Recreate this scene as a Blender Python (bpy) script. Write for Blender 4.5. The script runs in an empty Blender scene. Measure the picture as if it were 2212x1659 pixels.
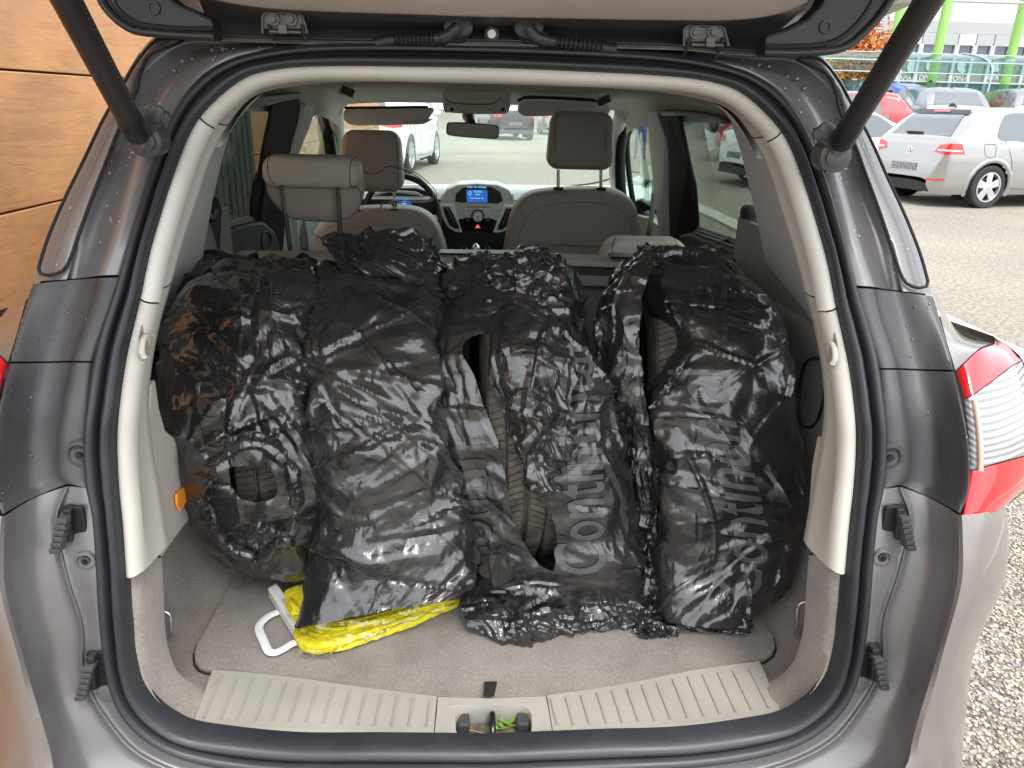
import bpy, bmesh, math, random
import numpy as np
from mathutils import Vector, Matrix
rnd = random.Random(7)
SC = bpy.context.scene
# ------------------------------------------------------------------ camera
CAMH, PITCH, ROLL, FPX, YAW = 1.47, math.radians(20.7), math.radians(1.5), 740.0, math.radians(3.0)
RX, RY = -0.015, 0.78
Fv = np.array([0, math.cos(PITCH), -math.sin(PITCH)]); U0 = np.array([0, math.sin(PITCH), math.cos(PITCH)]); R0 = np.array([1., 0, 0])
Rv = R0*math.cos(ROLL)+U0*math.sin(ROLL); Uv = U0*math.cos(ROLL)-R0*math.sin(ROLL)
cam_d = bpy.data.cameras.new("Camera"); cam = bpy.data.objects.new("Camera", cam_d); SC.collection.objects.link(cam)
cam.matrix_world = Matrix(((Rv[0], Uv[0], -Fv[0], 0), (Rv[1], Uv[1], -Fv[1], 0), (Rv[2], Uv[2], -Fv[2], CAMH), (0, 0, 0, 1)))
cam_d.sensor_width = 36.0; cam_d.lens = FPX/1024*36; cam_d.clip_start = 0.02; cam_d.clip_end = 600
cam_d.dof.use_dof = False
SC.camera = cam
# ------------------------------------------------------------------ world
w = bpy.data.worlds.new("World"); SC.world = w; w.use_nodes = True
nt = w.node_tree; nt.nodes.clear()
wo = nt.nodes.new("ShaderNodeOutputWorld"); bg = nt.nodes.new("ShaderNodeBackground"); sk = nt.nodes.new("ShaderNodeTexSky")
sk.sky_type = 'NISHITA'; sk.sun_disc = False; sk.sun_elevation = math.radians(60); sk.sun_rotation = math.radians(155)
sk.air_density = 1.0; sk.dust_density = 4.0; sk.ozone_density = 1.0
hs = nt.nodes.new("ShaderNodeHueSaturation"); hs.inputs["Saturation"].default_value = 0.35
cl = nt.nodes.new("ShaderNodeMix"); cl.data_type = 'RGBA'; cl.inputs[0].default_value = .62; cl.inputs[7].default_value = (6.6, 6.9, 7.2, 1)   # thin even cloud over the sky
nt.links.new(sk.outputs[0], hs.inputs["Color"]); nt.links.new(hs.outputs[0], cl.inputs[6]); nt.links.new(cl.outputs[2], bg.inputs[0]); nt.links.new(bg.outputs[0], wo.inputs[0])
bg.inputs[1].default_value = 0.15
sd = bpy.data.lights.new("Sun", 'SUN'); sd.energy = 0.9; sd.angle = math.radians(14); sd.color = (1, .97, .92)
so = bpy.data.objects.new("Sun", sd); SC.collection.objects.link(so)
se, sr = math.radians(60), math.radians(155)
sdir = Vector((math.sin(sr)*math.cos(se), math.cos(sr)*math.cos(se), math.sin(se)))   # towards the sun
so.rotation_euler = sdir.to_track_quat('Z', 'Y').to_euler(); so.location = sdir*30
vs = SC.view_settings; vs.view_transform = 'Standard'; vs.look = 'None'; vs.gamma = 1; vs.exposure = 1.5
try: vs.use_curve_mapping = False
except Exception: pass
# ------------------------------------------------------------------ geometry of the place: the car's own frame
ex = np.array([math.cos(YAW), math.sin(YAW), 0]); ey = np.array([-math.sin(YAW), math.cos(YAW), 0]); ez = np.array([0, 0, 1.])
MC = np.stack([ex, ey, ez]); OC = np.array([RX, RY, 0.])
ROOTM = Matrix.Translation((RX, RY, 0)) @ Matrix.Rotation(YAW, 4, 'Z')
CAMC = MC @ (np.array([0, 0, CAMH])-OC)
def ray(u, v):
    S = 1024/2212.
    return MC @ (Fv+Rv*((u*S-512)/FPX)+Uv*((384-v*S)/FPX))
def P(u, v, x=None, y=None, z=None):
    d = ray(u, v)
    t = (x-CAMC[0])/d[0] if x is not None else (y-CAMC[1])/d[1] if y is not None else (z-CAMC[2])/d[2]
    return CAMC+d*t
def proj(Q):
    S = 1024/2212.
    K = (np.asarray(Q)-CAMC) @ MC
    k = K @ Fv
    return (512+FPX*(K @ Rv)/k)/S, (384-FPX*(K @ Uv)/k)/S
PZ = [.0, .4, .6, .9, 1.1, 1.3, 1.5, 1.6]; PY = [-.02, -.02, 0, .03, .08, .2, .36, .45]
def prof(z): return float(np.interp(z, PZ, PY))
def hit(u, v, off=0.):
    d = ray(u, v); lo, hi = .3, 2.5
    for _ in range(40):
        m = (lo+hi)/2; Q = CAMC+d*m
        if Q[1] < prof(Q[2])+off: lo = m
        else: hi = m
    return CAMC+d*lo
# ------------------------------------------------------------------ object helpers
COL = SC.collection
def empty(name, label, cat, loc=(0, 0, 0), rz=0, group=None, kind=None, car=False):
    o = bpy.data.objects.new(name, None); COL.objects.link(o); o.empty_display_size = .1
    m = Matrix.Translation(loc) @ Matrix.Rotation(rz, 4, 'Z')
    o.matrix_world = (ROOTM @ m) if car else m
    tag(o, label, cat, group, kind); return o
def tag(o, label=None, cat=None, group=None, kind=None):
    if label: o["label"] = label
    if cat: o["category"] = cat
    if group: o["group"] = group
    if kind: o["kind"] = kind
    return o
def mesh(name, V, F, mat, parent=None, smooth=True, flip=False, sharp=None, uv=None, solid=0, sub=0, bev=0, bevseg=2, base=None, kind=None, label=None):
    V = np.asarray(V, float)
    if base is not None: V = V-np.asarray(base, float)
    me = bpy.data.meshes.new(name)
    if flip: F = [tuple(f)[::-1] for f in F]
    me.from_pydata([tuple(p) for p in V], [], [tuple(int(i) for i in f) for f in F]); 
    if smooth: me.polygons.foreach_set("use_smooth", [True]*len(me.polygons))
    if isinstance(mat, (list, tuple)):
        for m in mat: me.materials.append(m)
    elif mat: me.materials.append(mat)
    o = bpy.data.objects.new(name, me); COL.objects.link(o)
    if parent is not None: o.parent = parent
    if base is not None and parent is None: o.matrix_world = ROOTM @ Matrix.Translation(tuple(base))
    elif base is not None: o.location = tuple(base)
    if bev:
        b = o.modifiers.new("b", 'BEVEL'); b.width = bev; b.segments = bevseg; b.limit_method = 'ANGLE'; b.angle_limit = math.radians(35)
        b.harden_normals = False
    if solid:
        s = o.modifiers.new("s", 'SOLIDIFY'); s.thickness = solid; s.offset = 0
    if sub:
        s = o.modifiers.new("u", 'SUBSURF'); s.levels = sub; s.render_levels = sub
    if smooth and sharp is not None:
        me.set_sharp_from_angle(angle=math.radians(sharp))
    if kind: o["kind"] = kind
    if label: o["label"] = label
    return o
def grid_faces(n, m, closed_m=False, closed_n=False):
    F = []
    for i in range(n if closed_n else n-1):
        for j in range(m if closed_m else m-1):
            a = i*m+j; b = i*m+(j+1) % m; c = ((i+1) % n)*m+(j+1) % m; d = ((i+1) % n)*m+j
            F.append((a, b, c, d))
    return F
def box(cx, cy, cz, sx, sy, sz):
    V = [(cx+sx*i/2, cy+sy*j/2, cz+sz*k/2) for i in (-1, 1) for j in (-1, 1) for k in (-1, 1)]
    F = [(0, 1, 3, 2), (4, 6, 7, 5), (0, 4, 5, 1), (2, 3, 7, 6), (0, 2, 6, 4), (1, 5, 7, 3)]
    return V, F
def rot(V, c, rx=0, ry=0, rz=0):
    M = Matrix.Translation(c) @ Matrix.Rotation(rz, 4, 'Z') @ Matrix.Rotation(ry, 4, 'Y') @ Matrix.Rotation(rx, 4, 'X') @ Matrix.Translation((-c[0], -c[1], -c[2]))
    return [tuple(M @ Vector(v)) for v in V]
def merge(*parts):
    V, F = [], []
    for v, f in parts:
        n = len(V); V += [tuple(q) for q in v]; F += [tuple(i+n for i in g) for g in f]
    return V, F
def crom(pts, n, closed=False):
    """Catmull-Rom through pts, n samples (centripetal-free, chord parameter)"""
    pts = np.asarray(pts, float)
    if closed: pts = np.vstack([pts, pts[:1]])
    d = np.r_[0, np.cumsum(np.linalg.norm(np.diff(pts, axis=0), axis=1)+1e-9)]
    m = np.zeros_like(pts)
    k = len(pts)
    for i in range(k):
        if closed and (i == 0 or i == k-1):
            m[i] = (pts[1]-pts[k-2])/((d[1]-d[0])+(d[k-1]-d[k-2]))
        elif i == 0: m[i] = (pts[1]-pts[0])/(d[1]-d[0])
        elif i == k-1: m[i] = (pts[i]-pts[i-1])/(d[i]-d[i-1])
        else: m[i] = (pts[i+1]-pts[i-1])/(d[i+1]-d[i-1])
    t = np.linspace(0, d[-1], n+1 if closed else n)
    if closed: t = t[:-1]
    i = np.clip(np.searchsorted(d, t, side='right')-1, 0, k-2)
    h = (d[i+1]-d[i])[:, None]; s = ((t-d[i])/(d[i+1]-d[i]))[:, None]
    return (2*s**3-3*s**2+1)*pts[i]+(s**3-2*s**2+s)*h*m[i]+(-2*s**3+3*s**2)*pts[i+1]+(s**3-s**2)*h*m[i+1]
def tube(pts, r, seg=10, closed=False, caps=True, flat=None):
    pts = np.asarray(pts, float); n = len(pts)
    if closed: T = np.roll(pts, -1, 0)-np.roll(pts, 1, 0)
    else:
        T = np.gradient(pts, axis=0)
    T /= np.linalg.norm(T, axis=1)[:, None]+1e-12
    for i in range(1, n):
        if np.linalg.norm(T[i]) < .5: T[i] = T[i-1]
        elif T[i] @ T[i-1] < -.99: T[i] = -T[i]
    up = np.array([0, 0, 1.]) if abs(T[0][2]) < .9 else np.array([0, 1., 0])
    N = np.zeros_like(pts); a = np.cross(T[0], up); a /= np.linalg.norm(a); N[0] = a
    for i in range(1, n):
        a = N[i-1]-T[i]*(N[i-1] @ T[i]); a /= np.linalg.norm(a)+1e-12; N[i] = a
    B = np.cross(T, N)
    r = np.broadcast_to(np.asarray(r, float), (n,))
    V = []
    for i in range(n):
        for k in range(seg):
            t = 2*math.pi*k/seg
            V.append(tuple(pts[i]+r[i]*(math.cos(t)*N[i]+math.sin(t)*(flat or 1)*B[i])))
    F = grid_faces(n, seg, True, closed)
    if caps and not closed:
        F.append(tuple(range(seg))); F.append(tuple((n-1)*seg+k for k in range(seg))[::-1])
    return V, F
def prism(poly, d0, d1, axis='y'):
    """polygon of (a,b) extruded along axis; y: (x,z) polygon, z: (x,y) polygon, x: (y,z) polygon"""
    def mk(p, d): return {'y': (p[0], d, p[1]), 'z': (p[0], p[1], d), 'x': (d, p[0], p[1])}[axis]
    n = len(poly); V = [mk(p, d0) for p in poly]+[mk(p, d1) for p in poly]
    F = [tuple(range(n)), tuple(range(2*n-1, n-1, -1))]+[(i, i+n, (i+1) % n+n, (i+1) % n) for i in range(n)]
    return V, F
def fixn(o):
    bm = bmesh.new(); bm.from_mesh(o.data); bmesh.ops.recalc_face_normals(bm, faces=bm.faces); bm.to_mesh(o.data); bm.free(); return o
def cyl(c0, c1, r0, r1=None, seg=24):
    return tube([c0, c1], [r0, r1 if r1 is not None else r0], seg)
def rpoly(cx, cy, w_, h_, r, k=5):
    out = []
    for sx, sy, a0 in ((1, 1, 0), (-1, 1, 90), (-1, -1, 180), (1, -1, 270)):
        for i in range(k+1):
            a = math.radians(a0+90*i/k); out.append((cx+sx*(w_/2-r)+r*math.cos(a), cy+sy*(h_/2-r)+r*math.sin(a)))
    return out
def cushion(outline, depth, front=0., e=.5, layers=7):
    """closed pillow: outline (n,2) in x,z ; centre plane y=front; half depth; returns V,F"""
    o = np.asarray(outline, float); c = (o.max(0)+o.min(0))/2; n = len(o); V = []; L = 2*layers
    hw = min((o.max(0)-o.min(0)))/2
    for k in range(L+1):
        a = -math.pi/2+math.pi*k/L
        s = abs(math.cos(a))**e; y = front+depth*math.copysign(abs(math.sin(a))**e, math.sin(a))
        ins = min(depth*1.0, hw*.9)*(1-s)
        ext = (o.max(0)-o.min(0))/2
        q = c+(o-c)*np.array([max(0.02, 1-ins/ext[0]), max(0.02, 1-ins/ext[1])])
        V += [(p[0], y, p[1]) for p in q]
    F = grid_faces(L+1, n, True); F.append(tuple(range(n))); F.append(tuple(L*n+i for i in range(n))[::-1])
    return V, F
# ------------------------------------------------------------------ materials
def M(name, col=(.5, .5, .5), rough=.5, metal=0., coat=0., spec=.5, nodes=None, **kw):
    m = bpy.data.materials.new(name); m.use_nodes = True; t = m.node_tree; b = t.nodes["Principled BSDF"]
    b.inputs["Base Color"].default_value = (*col, 1); b.inputs["Roughness"].default_value = rough; b.inputs["Metallic"].default_value = metal
    b.inputs["Coat Weight"].default_value = coat; b.inputs["Coat Roughness"].default_value = kw.get('coatr', .05)
    b.inputs["Specular IOR Level"].default_value = spec
    if 'trans' in kw: b.inputs["Transmission Weight"].default_value = kw['trans']
    if 'alpha' in kw: b.inputs["Alpha"].default_value = kw['alpha']
    if 'emit' in kw: b.inputs["Emission Color"].default_value = (*kw['emit'], 1); b.inputs["Emission Strength"].default_value = kw.get('es', 1)
    if nodes: nodes(t, b)
    return m
def N(t, typ, **kw):
    n = t.nodes.new(typ)
    for k, v in kw.items():
        if k.startswith('i_'):
            key = k[2:].replace('_', ' ')
            n.inputs[key].default_value = v
        else: setattr(n, k, v)
    return n
def coords(t, scale=(1, 1, 1), obj=True):
    tc = N(t, "ShaderNodeTexCoord"); mp = N(t, "ShaderNodeMapping"); mp.inputs["Scale"].default_value = scale
    t.links.new(tc.outputs["Object" if obj else "Generated"], mp.inputs[0]); return mp.outputs[0]
def noise(t, vec, scale, detail=4, rough=.55, dist=0.):
    n = N(t, "ShaderNodeTexNoise"); n.inputs["Scale"].default_value = scale; n.inputs["Detail"].default_value = detail
    n.inputs["Roughness"].default_value = rough; n.inputs["Distortion"].default_value = dist
    t.links.new(vec, n.inputs["Vector"]); return n.outputs["Fac"]
def ramp(t, fac, stops):
    r = N(t, "ShaderNodeValToRGB"); e = r.color_ramp.elements
    while len(e) < len(stops): e.new(.5)
    for i, (p, c) in enumerate(stops):
        e[i].position = p; e[i].color = (*c, 1) if len(c) == 3 else c
    t.links.new(fac, r.inputs[0]); return r.outputs[0]
def bump(t, b, h, strength=.3, dist=.002, prev=None):
    n = N(t, "ShaderNodeBump"); n.inputs["Strength"].default_value = strength; n.inputs["Distance"].default_value = dist
    t.links.new(h, n.inputs["Height"])
    if prev: t.links.new(prev, n.inputs["Normal"])
    t.links.new(n.outputs[0], b.inputs["Normal"]); return n.outputs[0]
def rr(t, b, fac, lo, hi):
    m = N(t, "ShaderNodeMapRange"); m.inputs["To Min"].default_value = lo; m.inputs["To Max"].default_value = hi
    t.links.new(fac, m.inputs[0]); t.links.new(m.outputs[0], b.inputs["Roughness"])
def grain(scale, strength, dist=.0005, c0=None, c1=None, rough=None, cs=3.):
    def f(t, b):
        v = coords(t); n = noise(t, v, scale, 3); bump(t, b, n, strength, dist)
        if c0:
            n2 = noise(t, v, cs, 5, .6); c = ramp(t, n2, [(.3, c0), (.7, c1)]); t.links.new(c, b.inputs["Base Color"])
        if rough: rr(t, b, noise(t, v, cs*2, 4), *rough)
    return f
def paint(c, flake=True):
    def f(t, b):
        v = coords(t); n = noise(t, v, 900, 1); m = N(t, "ShaderNodeMix", data_type='RGBA'); 
        m.inputs[6].default_value = (*[x*.86 for x in c], 1); m.inputs[7].default_value = (*[min(1, x*1.12) for x in c], 1)
        t.links.new(n, m.inputs[0]); 
        # grime film, follows nothing but its own blotches
        g = noise(t, v, 5, 6, .65); gr = ramp(t, g, [(.45, (0, 0, 0)), (.75, (.35, .35, .35))])
        m2 = N(t, "ShaderNodeMix", data_type='RGBA'); m2.inputs[7].default_value = (.17, .15, .125, 1)
        t.links.new(gr, m2.inputs[0]); t.links.new(m.outputs[2], m2.inputs[6]); t.links.new(m2.outputs[2], b.inputs["Base Color"])
        rr(t, b, g, .26, .5)
    return f
# ------------------------------------------------------------------ black plastic bags: a sheet is laid over its form and left to buckle
def resample(G, n, m):
    a = np.stack([crom(G[:, j], n) for j in range(G.shape[1])], 1)
    return np.stack([crom(a[i], m) for i in range(n)], 0)
def normals(X):
    du = np.gradient(X, axis=0); dv = np.gradient(X, axis=1); n = np.cross(du, dv)
    return n/(np.linalg.norm(n, axis=2, keepdims=True)+1e-12)
def up2(X):
    n, m, _ = X.shape
    Y = np.zeros((2*n-1, 2*m-1, 3)); Y[::2, ::2] = X
    Y[1::2, ::2] = (X[1:]+X[:-1])/2; Y[:, 1::2] = (Y[:, :-1:2]+Y[:, 2::2])/2
    return Y
def lowfreq(shape, rng, cells, comps=1):
    """smooth random field on the grid"""
    a = rng.normal(size=(cells[0]+3, cells[1]+3, comps)); return resample(a, shape[0], shape[1])
def solve(X, C, ex_, iters, band, rng, attach=.01, shear=.35, bend=.0, stretch=1.0):
    """push a sheet with spare length ex_ towards its rest lengths, held within band of the form C"""
    Nn = normals(C)
    Lr = np.linalg.norm(C[1:]-C[:-1], axis=2)*ex_; Lc = np.linalg.norm(C[:, 1:]-C[:, :-1], axis=2)*ex_
    D1 = np.linalg.norm(C[1:, 1:]-C[:-1, :-1], axis=2)*ex_; D2 = np.linalg.norm(C[1:, :-1]-C[:-1, 1:], axis=2)*ex_
    def con(A, B, L, k):
        d = B-A; l = np.linalg.norm(d, axis=-1, keepdims=True)+1e-9
        c = d*((l-L[..., None])/l*.5*k); A += c; B -= c
    for it in range(iters):
        for s in (0, 1):
            a = X[s:-1:2]; b = X[s+1::2]; k = min(len(a), len(b)); con(a[:k], b[:k], Lr[s::2][:k], stretch)
        for s in (0, 1):
            a = X[:, s:-1:2]; b = X[:, s+1::2]; k = min(a.shape[1], b.shape[1]); con(a[:, :k], b[:, :k], Lc[:, s::2][:, :k], stretch)
        if shear:
            for s in (0, 1):
                for q in (0, 1):
                    a = X[s:-1:2, q:-1:2]; b = X[s+1::2, q+1::2]; con(a, b, D1[s::2, q::2], shear)
                    a = X[s+1::2, q:-1:2]; b = X[s:-1:2, q+1::2]; con(a, b, D2[s::2, q::2], shear)
        if bend:
            for ax in (0, 1):
                Z = X if ax == 0 else X.transpose(1, 0, 2)
                lap = Z[:-2]+Z[2:]-2*Z[1:-1]; Z[1:-1] += lap*bend
        d = X-C; h = (d*Nn).sum(2, keepdims=True); tn = d-h*Nn
        h2 = np.clip(h, band[0], band[1]); X += (h2-h)*Nn - tn*attach
    return X
def crumple(G, n, m, levels, seed, excess=(1.06, 1.05, 1.03), band=((-.004, .03), (-.004, .032), (-.006, .034)), iters=(60, 40, 25), amp=.012, cells=(6, 5), bends=(.02, .01, .0), aniso=None):
    rng = np.random.default_rng(seed)
    C = resample(G, n, m); X = C.copy()
    f = lowfreq(C.shape[:2], rng, cells)[..., 0:1]
    X += normals(C)*(amp*np.abs(f)+.003*rng.normal(size=f.shape))
    for lv in range(levels):
        if lv:
            off = X-C; C2 = resample(G, 2*C.shape[0]-1, 2*C.shape[1]-1); X = C2+up2(off); C = C2
            cell = np.linalg.norm(C[1:, 1:]-C[:-1, :-1], axis=2).mean()
            X += normals(C)*rng.normal(size=X.shape[:2])[..., None]*cell*.12
        # areas that are pulled tight and areas with slack
        t = lowfreq(C.shape[:2], rng, (5, 4))[..., 0]; t = np.clip(.6+.45*t, .05, 1.5)
        e = 1+(excess[lv]-1)
        X = solve(X, C, e, iters[lv], band[lv], rng, attach=.004*(2**-lv)+.001, bend=bends[lv])
    return C, X
def pyramids(Q, cell, rng_seed, warp=.35):
    """faceted field: Chebyshev distance to jittered points, in randomly turned axes (flat facets, sharp ridges)"""
    rg = np.random.default_rng(rng_seed)
    A, _ = np.linalg.qr(rg.normal(size=(3, 3))); q = Q @ A/cell
    ph = rg.uniform(0, 6.28, (3, 3)); k = rg.uniform(.6, 1.6, (3, 3))
    q = q+warp*np.stack([np.sin(q[:, 1]*k[0, 0]+ph[0, 0])+np.sin(q[:, 2]*k[0, 1]+ph[0, 1]), np.sin(q[:, 0]*k[1, 0]+ph[1, 0])+np.sin(q[:, 2]*k[1, 1]+ph[1, 1]), np.sin(q[:, 0]*k[2, 0]+ph[2, 0])+np.sin(q[:, 1]*k[2, 1]+ph[2, 1])], 1)*.6
    i0 = np.floor(q).astype(np.int64); best = np.full(len(q), 9.)
    for dx in (-1, 0, 1):
        for dy in (-1, 0, 1):
            for dz in (-1, 0, 1):
                c = i0+np.array([dx, dy, dz]); h = (c[:, 0]*73856093 ^ c[:, 1]*19349663 ^ c[:, 2]*83492791 ^ (rng_seed*2654435761 & 0xffffffff)) & 0x7fffffff
                j = np.stack([((h*1103515245+12345+g*7919) % 65521)/65521. for g in (1, 5, 11)], 1)
                j2 = np.stack([((h*69069+1+g*104729) % 65537)/65537. for g in (2, 7, 13)], 1)
                d = np.abs(q-(c+j))*(.55+.9*j2); best = np.minimum(best, d.max(1))
    return best
def ridges(G2, cnt, rng, wid=(.0035, .011), hgt=(.0028, .0085), ln=(.06, .30), dirang=None, spread=1.2, focus=None):
    """long pulled creases: tents along random segments over the sheet (G2: metric sheet coordinates n,m,2)"""
    H = np.zeros(G2.shape[:2]); lo = G2.reshape(-1, 2).min(0); hi = G2.reshape(-1, 2).max(0)
    for _ in range(cnt):
        if focus is not None and rng.random() < .6:
            f = np.array(focus[rng.integers(len(focus))])*(hi-lo)+lo; a = rng.uniform(0, 6.28); p = f+np.array([math.cos(a), math.sin(a)])*rng.uniform(.0, .03)
        else:
            p = rng.uniform(lo, hi); a = (dirang if dirang is not None else 0)+rng.normal()*spread
        L = rng.uniform(*ln); d = np.array([math.cos(a), math.sin(a)]); nrm = np.array([-d[1], d[0]])
        rel = G2-p; t = rel @ d/L; s = rel @ nrm + .06*L*np.sin(t*3+rng.uniform(0, 6))
        w0 = rng.uniform(*wid); w_ = w0*(1.3-.9*np.clip(t, 0, 1))
        e = np.clip(np.minimum(t*6, (1-t)*1.5), 0, 1)
        sl = rng.uniform(.3, 1)      # one flank steeper
        tent = np.maximum(0, 1-np.where(s > 0, s/(w_*(1+sl*2)), -s/w_))
        H += rng.uniform(*hgt)*e*tent*(1 if rng.random() < .7 else -.7)
    return H
def bag_sheet(G, seed, n=34, m=44, big=1.0, fine=1.0, cnt=60, focus=None, dirang=None, spread=1.2, excess=(1.05, 1.045, 1.035), slack=1.0, aniso=(1, 1, 1)):
    C, X = crumple(G, n, m, 3, seed, excess=[1+(e-1)*slack for e in excess], iters=(80, 50, 25), band=((-.006, .022*big), (-.008, .025*big), (-.010, .027*big)), bends=(0, 0, 0), amp=.012*big)
    rng = np.random.default_rng(seed+100)
    X = up2(X); Nn = normals(X)
    du = np.r_[0, np.cumsum(np.linalg.norm(np.diff(X, axis=0), axis=2).mean(1))]; dv = np.r_[0, np.cumsum(np.linalg.norm(np.diff(X, axis=1), axis=2).mean(0))]
    G2 = np.stack(np.meshgrid(du, dv, indexing='ij'), 2)
    sh = X.shape[:2]; fa = (dirang if dirang is not None else .3)+.5*lowfreq(sh, rng, (2, 2))[..., 0]*.5
    along = G2[..., 0]*np.cos(fa)+G2[..., 1]*np.sin(fa); acr = -G2[..., 0]*np.sin(fa)+G2[..., 1]*np.cos(fa)
    Q = np.stack([along*.36, acr, X[..., 2]*.3], 2).reshape(-1, 3); Qi = np.stack([along*.7, acr, X[..., 1]*.4], 2).reshape(-1, 3)
    amt = lowfreq(sh, rng, (6, 5))[..., 0]; amt = np.clip(.40+.85*amt, .0, 1.6)
    h = pyramids(Q, .135, seed)*.016*big+pyramids(Q, .060, seed+1)*.0066*amt.ravel()+pyramids(Qi, .024, seed+2)*.0015*amt.ravel()
    h = h.reshape(sh)*fine + ridges(G2, int(cnt*1.7), rng, focus=focus, dirang=dirang, spread=spread)
    X = X+Nn*(h-.008)[..., None]
    return X
# ------------------------------------------------------------------ shared materials
PAINTC = (.235, .213, .202)
m_paint = M("paint", PAINTC, .32, .55, coat=.7, nodes=paint(PAINTC))
m_jamb = M("paint_jamb", PAINTC, .38, .45, coat=.35, nodes=paint((.205, .197, .202)))
m_rub = M("seal_rubber", (.016, .018, .022), .42, nodes=grain(60, .12, .0006, (.012, .014, .018), (.03, .032, .037), (.3, .55), 4))
m_cover = M("cover_plastic", (.05, .053, .06), .36, nodes=grain(700, .15, .0002, (.036, .038, .045), (.085, .082, .08), (.28, .6), 3.5))
m_blk = M("black_plastic", (.012, .012, .014), .38, nodes=grain(500, .15, .0002, rough=(.28, .5)))
m_blkdust = M("dusty_black_plastic", (.02, .02, .023), .42, nodes=grain(400, .2, .0003, (.008, .008, .010), (.026, .025, .026), (.3, .6), 6))
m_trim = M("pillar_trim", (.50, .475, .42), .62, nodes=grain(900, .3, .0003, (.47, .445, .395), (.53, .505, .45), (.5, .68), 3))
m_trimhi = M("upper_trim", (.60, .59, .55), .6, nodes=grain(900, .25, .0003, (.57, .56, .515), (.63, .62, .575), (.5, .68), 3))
m_sill = M("sill_plastic", (.46, .42, .355), .58, nodes=grain(1100, .4, .0004, (.31, .295, .262), (.38, .36, .32), (.48, .66), 6))
m_head = M("headliner", (.43, .43, .40), .9, nodes=grain(600, .3, .0006, (.72, .73, .69), (.80, .81, .77), None, 4))
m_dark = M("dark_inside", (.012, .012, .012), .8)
m_glassd = None
def fibre(c0, c1):
    def f(t, b):
        v = coords(t); a = noise(t, v, 420, 3, .7); s = noise(t, v, 7, 5, .65)
        c = ramp(t, a, [(.3, tuple(x*.72 for x in c0)), (.5, c0), (.72, c1)])
        c2 = ramp(t, s, [(.3, (.72, .72, .72)), (.5, (.95, .95, .95)), (.7, (1.08, 1.08, 1.08))])
        mx = N(t, "ShaderNodeMix", data_type='RGBA', blend_type='MULTIPLY'); mx.inputs[0].default_value = 1
        t.links.new(c, mx.inputs[6]); t.links.new(c2, mx.inputs[7])
        # stray lint
        mp = N(t, "ShaderNodeMapping"); mp.inputs["Scale"].default_value = (1, .25, 1); t.links.new(v, mp.inputs[0])
        l = noise(t, mp.outputs[0], 260, 2, .5, 2.5); lr = ramp(t, l, [(.66, (0, 0, 0)), (.72, (.5, .5, .5))])
        m2 = N(t, "ShaderNodeMix", data_type='RGBA'); m2.inputs[7].default_value = (.62, .55, .46, 1)
        t.links.new(lr, m2.inputs[0]); t.links.new(mx.outputs[2], m2.inputs[6]); t.links.new(m2.outputs[2], b.inputs["Base Color"])
        bump(t, b, a, .6, .0015); b.inputs["Sheen Weight"].default_value = .25
    return f
m_carpet = M("side_carpet", (.3, .26, .23), .95, spec=.1, nodes=fibre((.285, .25, .222), (.40, .355, .315)))
m_mat = M("cargo_carpet", (.3, .26, .23), .95, spec=.1, nodes=fibre((.265, .238, .216), (.38, .345, .31)))
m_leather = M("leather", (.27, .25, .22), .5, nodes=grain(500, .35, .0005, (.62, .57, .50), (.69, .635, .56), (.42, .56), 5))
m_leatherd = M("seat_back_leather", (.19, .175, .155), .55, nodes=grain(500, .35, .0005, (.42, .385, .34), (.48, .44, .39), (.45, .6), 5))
m_perf = M("perforated_leather", (.3, .27, .23), .6)
def perf(t, b):
    v = coords(t, (1, 1, 1)); mp = N(t, "ShaderNodeMapping"); mp.inputs["Rotation"].default_value = (0, math.radians(45), 0); t.links.new(v, mp.inputs[0])
    vo = N(t, "ShaderNodeTexVoronoi"); vo.inputs["Scale"].default_value = 330; vo.inputs["Randomness"].default_value = 0; t.links.new(mp.outputs[0], vo.inputs["Vector"])
    c = ramp(t, vo.outputs["Distance"], [(.2, (.18, .16, .135)), (.42, (.50, .455, .39))]); t.links.new(c, b.inputs["Base Color"]); bump(t, b, vo.outputs["Distance"], .4, .0006)
perf(m_perf.node_tree, m_perf.node_tree.nodes["Principled BSDF"])
m_seam = M("seam_thread", (.07, .062, .052), .8)
m_chrome = M("chrome", (.80, .81, .83), .24, 1)
m_hinge = M("hinge_steel", (.12, .115, .105), .5, .7)
m_steel = M("steel", (.33, .32, .30), .42, .9, nodes=grain(200, .2, .0003, (.25, .235, .21), (.42, .41, .39), (.3, .55), 20))
m_silver = M("silver_trim", (.85, .87, .87), .35, .2)
m_dash = M("dash_top", (.66, .70, .70), .6, nodes=grain(700, .25, .0004))
m_piano = M("gloss_black", (.008, .008, .01), .12)
m_screen = M("display_screen", (.01, .02, .08), .2, emit=(.02, .09, .32), es=.55)
m_text = M("display_text", (.2, .5, .9), .5, emit=(.25, .6, 1), es=.55)
m_red = M("red_lens", (.55, .004, .012), .1, coat=1, spec=.7, nodes=lambda t, b: bump(t, b, noise(t, coords(t), 40, 2), .05, .001))
m_redb = M("red_lens_bright", (.72, .01, .015), .14, coat=1)
def ribs(t, b):
    v = coords(t); wv = N(t, "ShaderNodeTexWave", bands_direction='Z'); wv.inputs["Scale"].default_value = 42; wv.inputs["Distortion"].default_value = .6
    t.links.new(v, wv.inputs["Vector"]); c = ramp(t, wv.outputs["Fac"], [(.2, (.2, .2, .21)), (.7, (.42, .42, .44))]); t.links.new(c, b.inputs["Base Color"]); bump(t, b, wv.outputs["Fac"], .6, .003)
m_clear = M("clear_lens", (.8, .8, .82), .12, coat=1, nodes=ribs)
m_orange = M("amber_lens", (.95, .30, .02), .15, coat=.8, emit=(1, .35, .03), es=.06)
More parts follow.
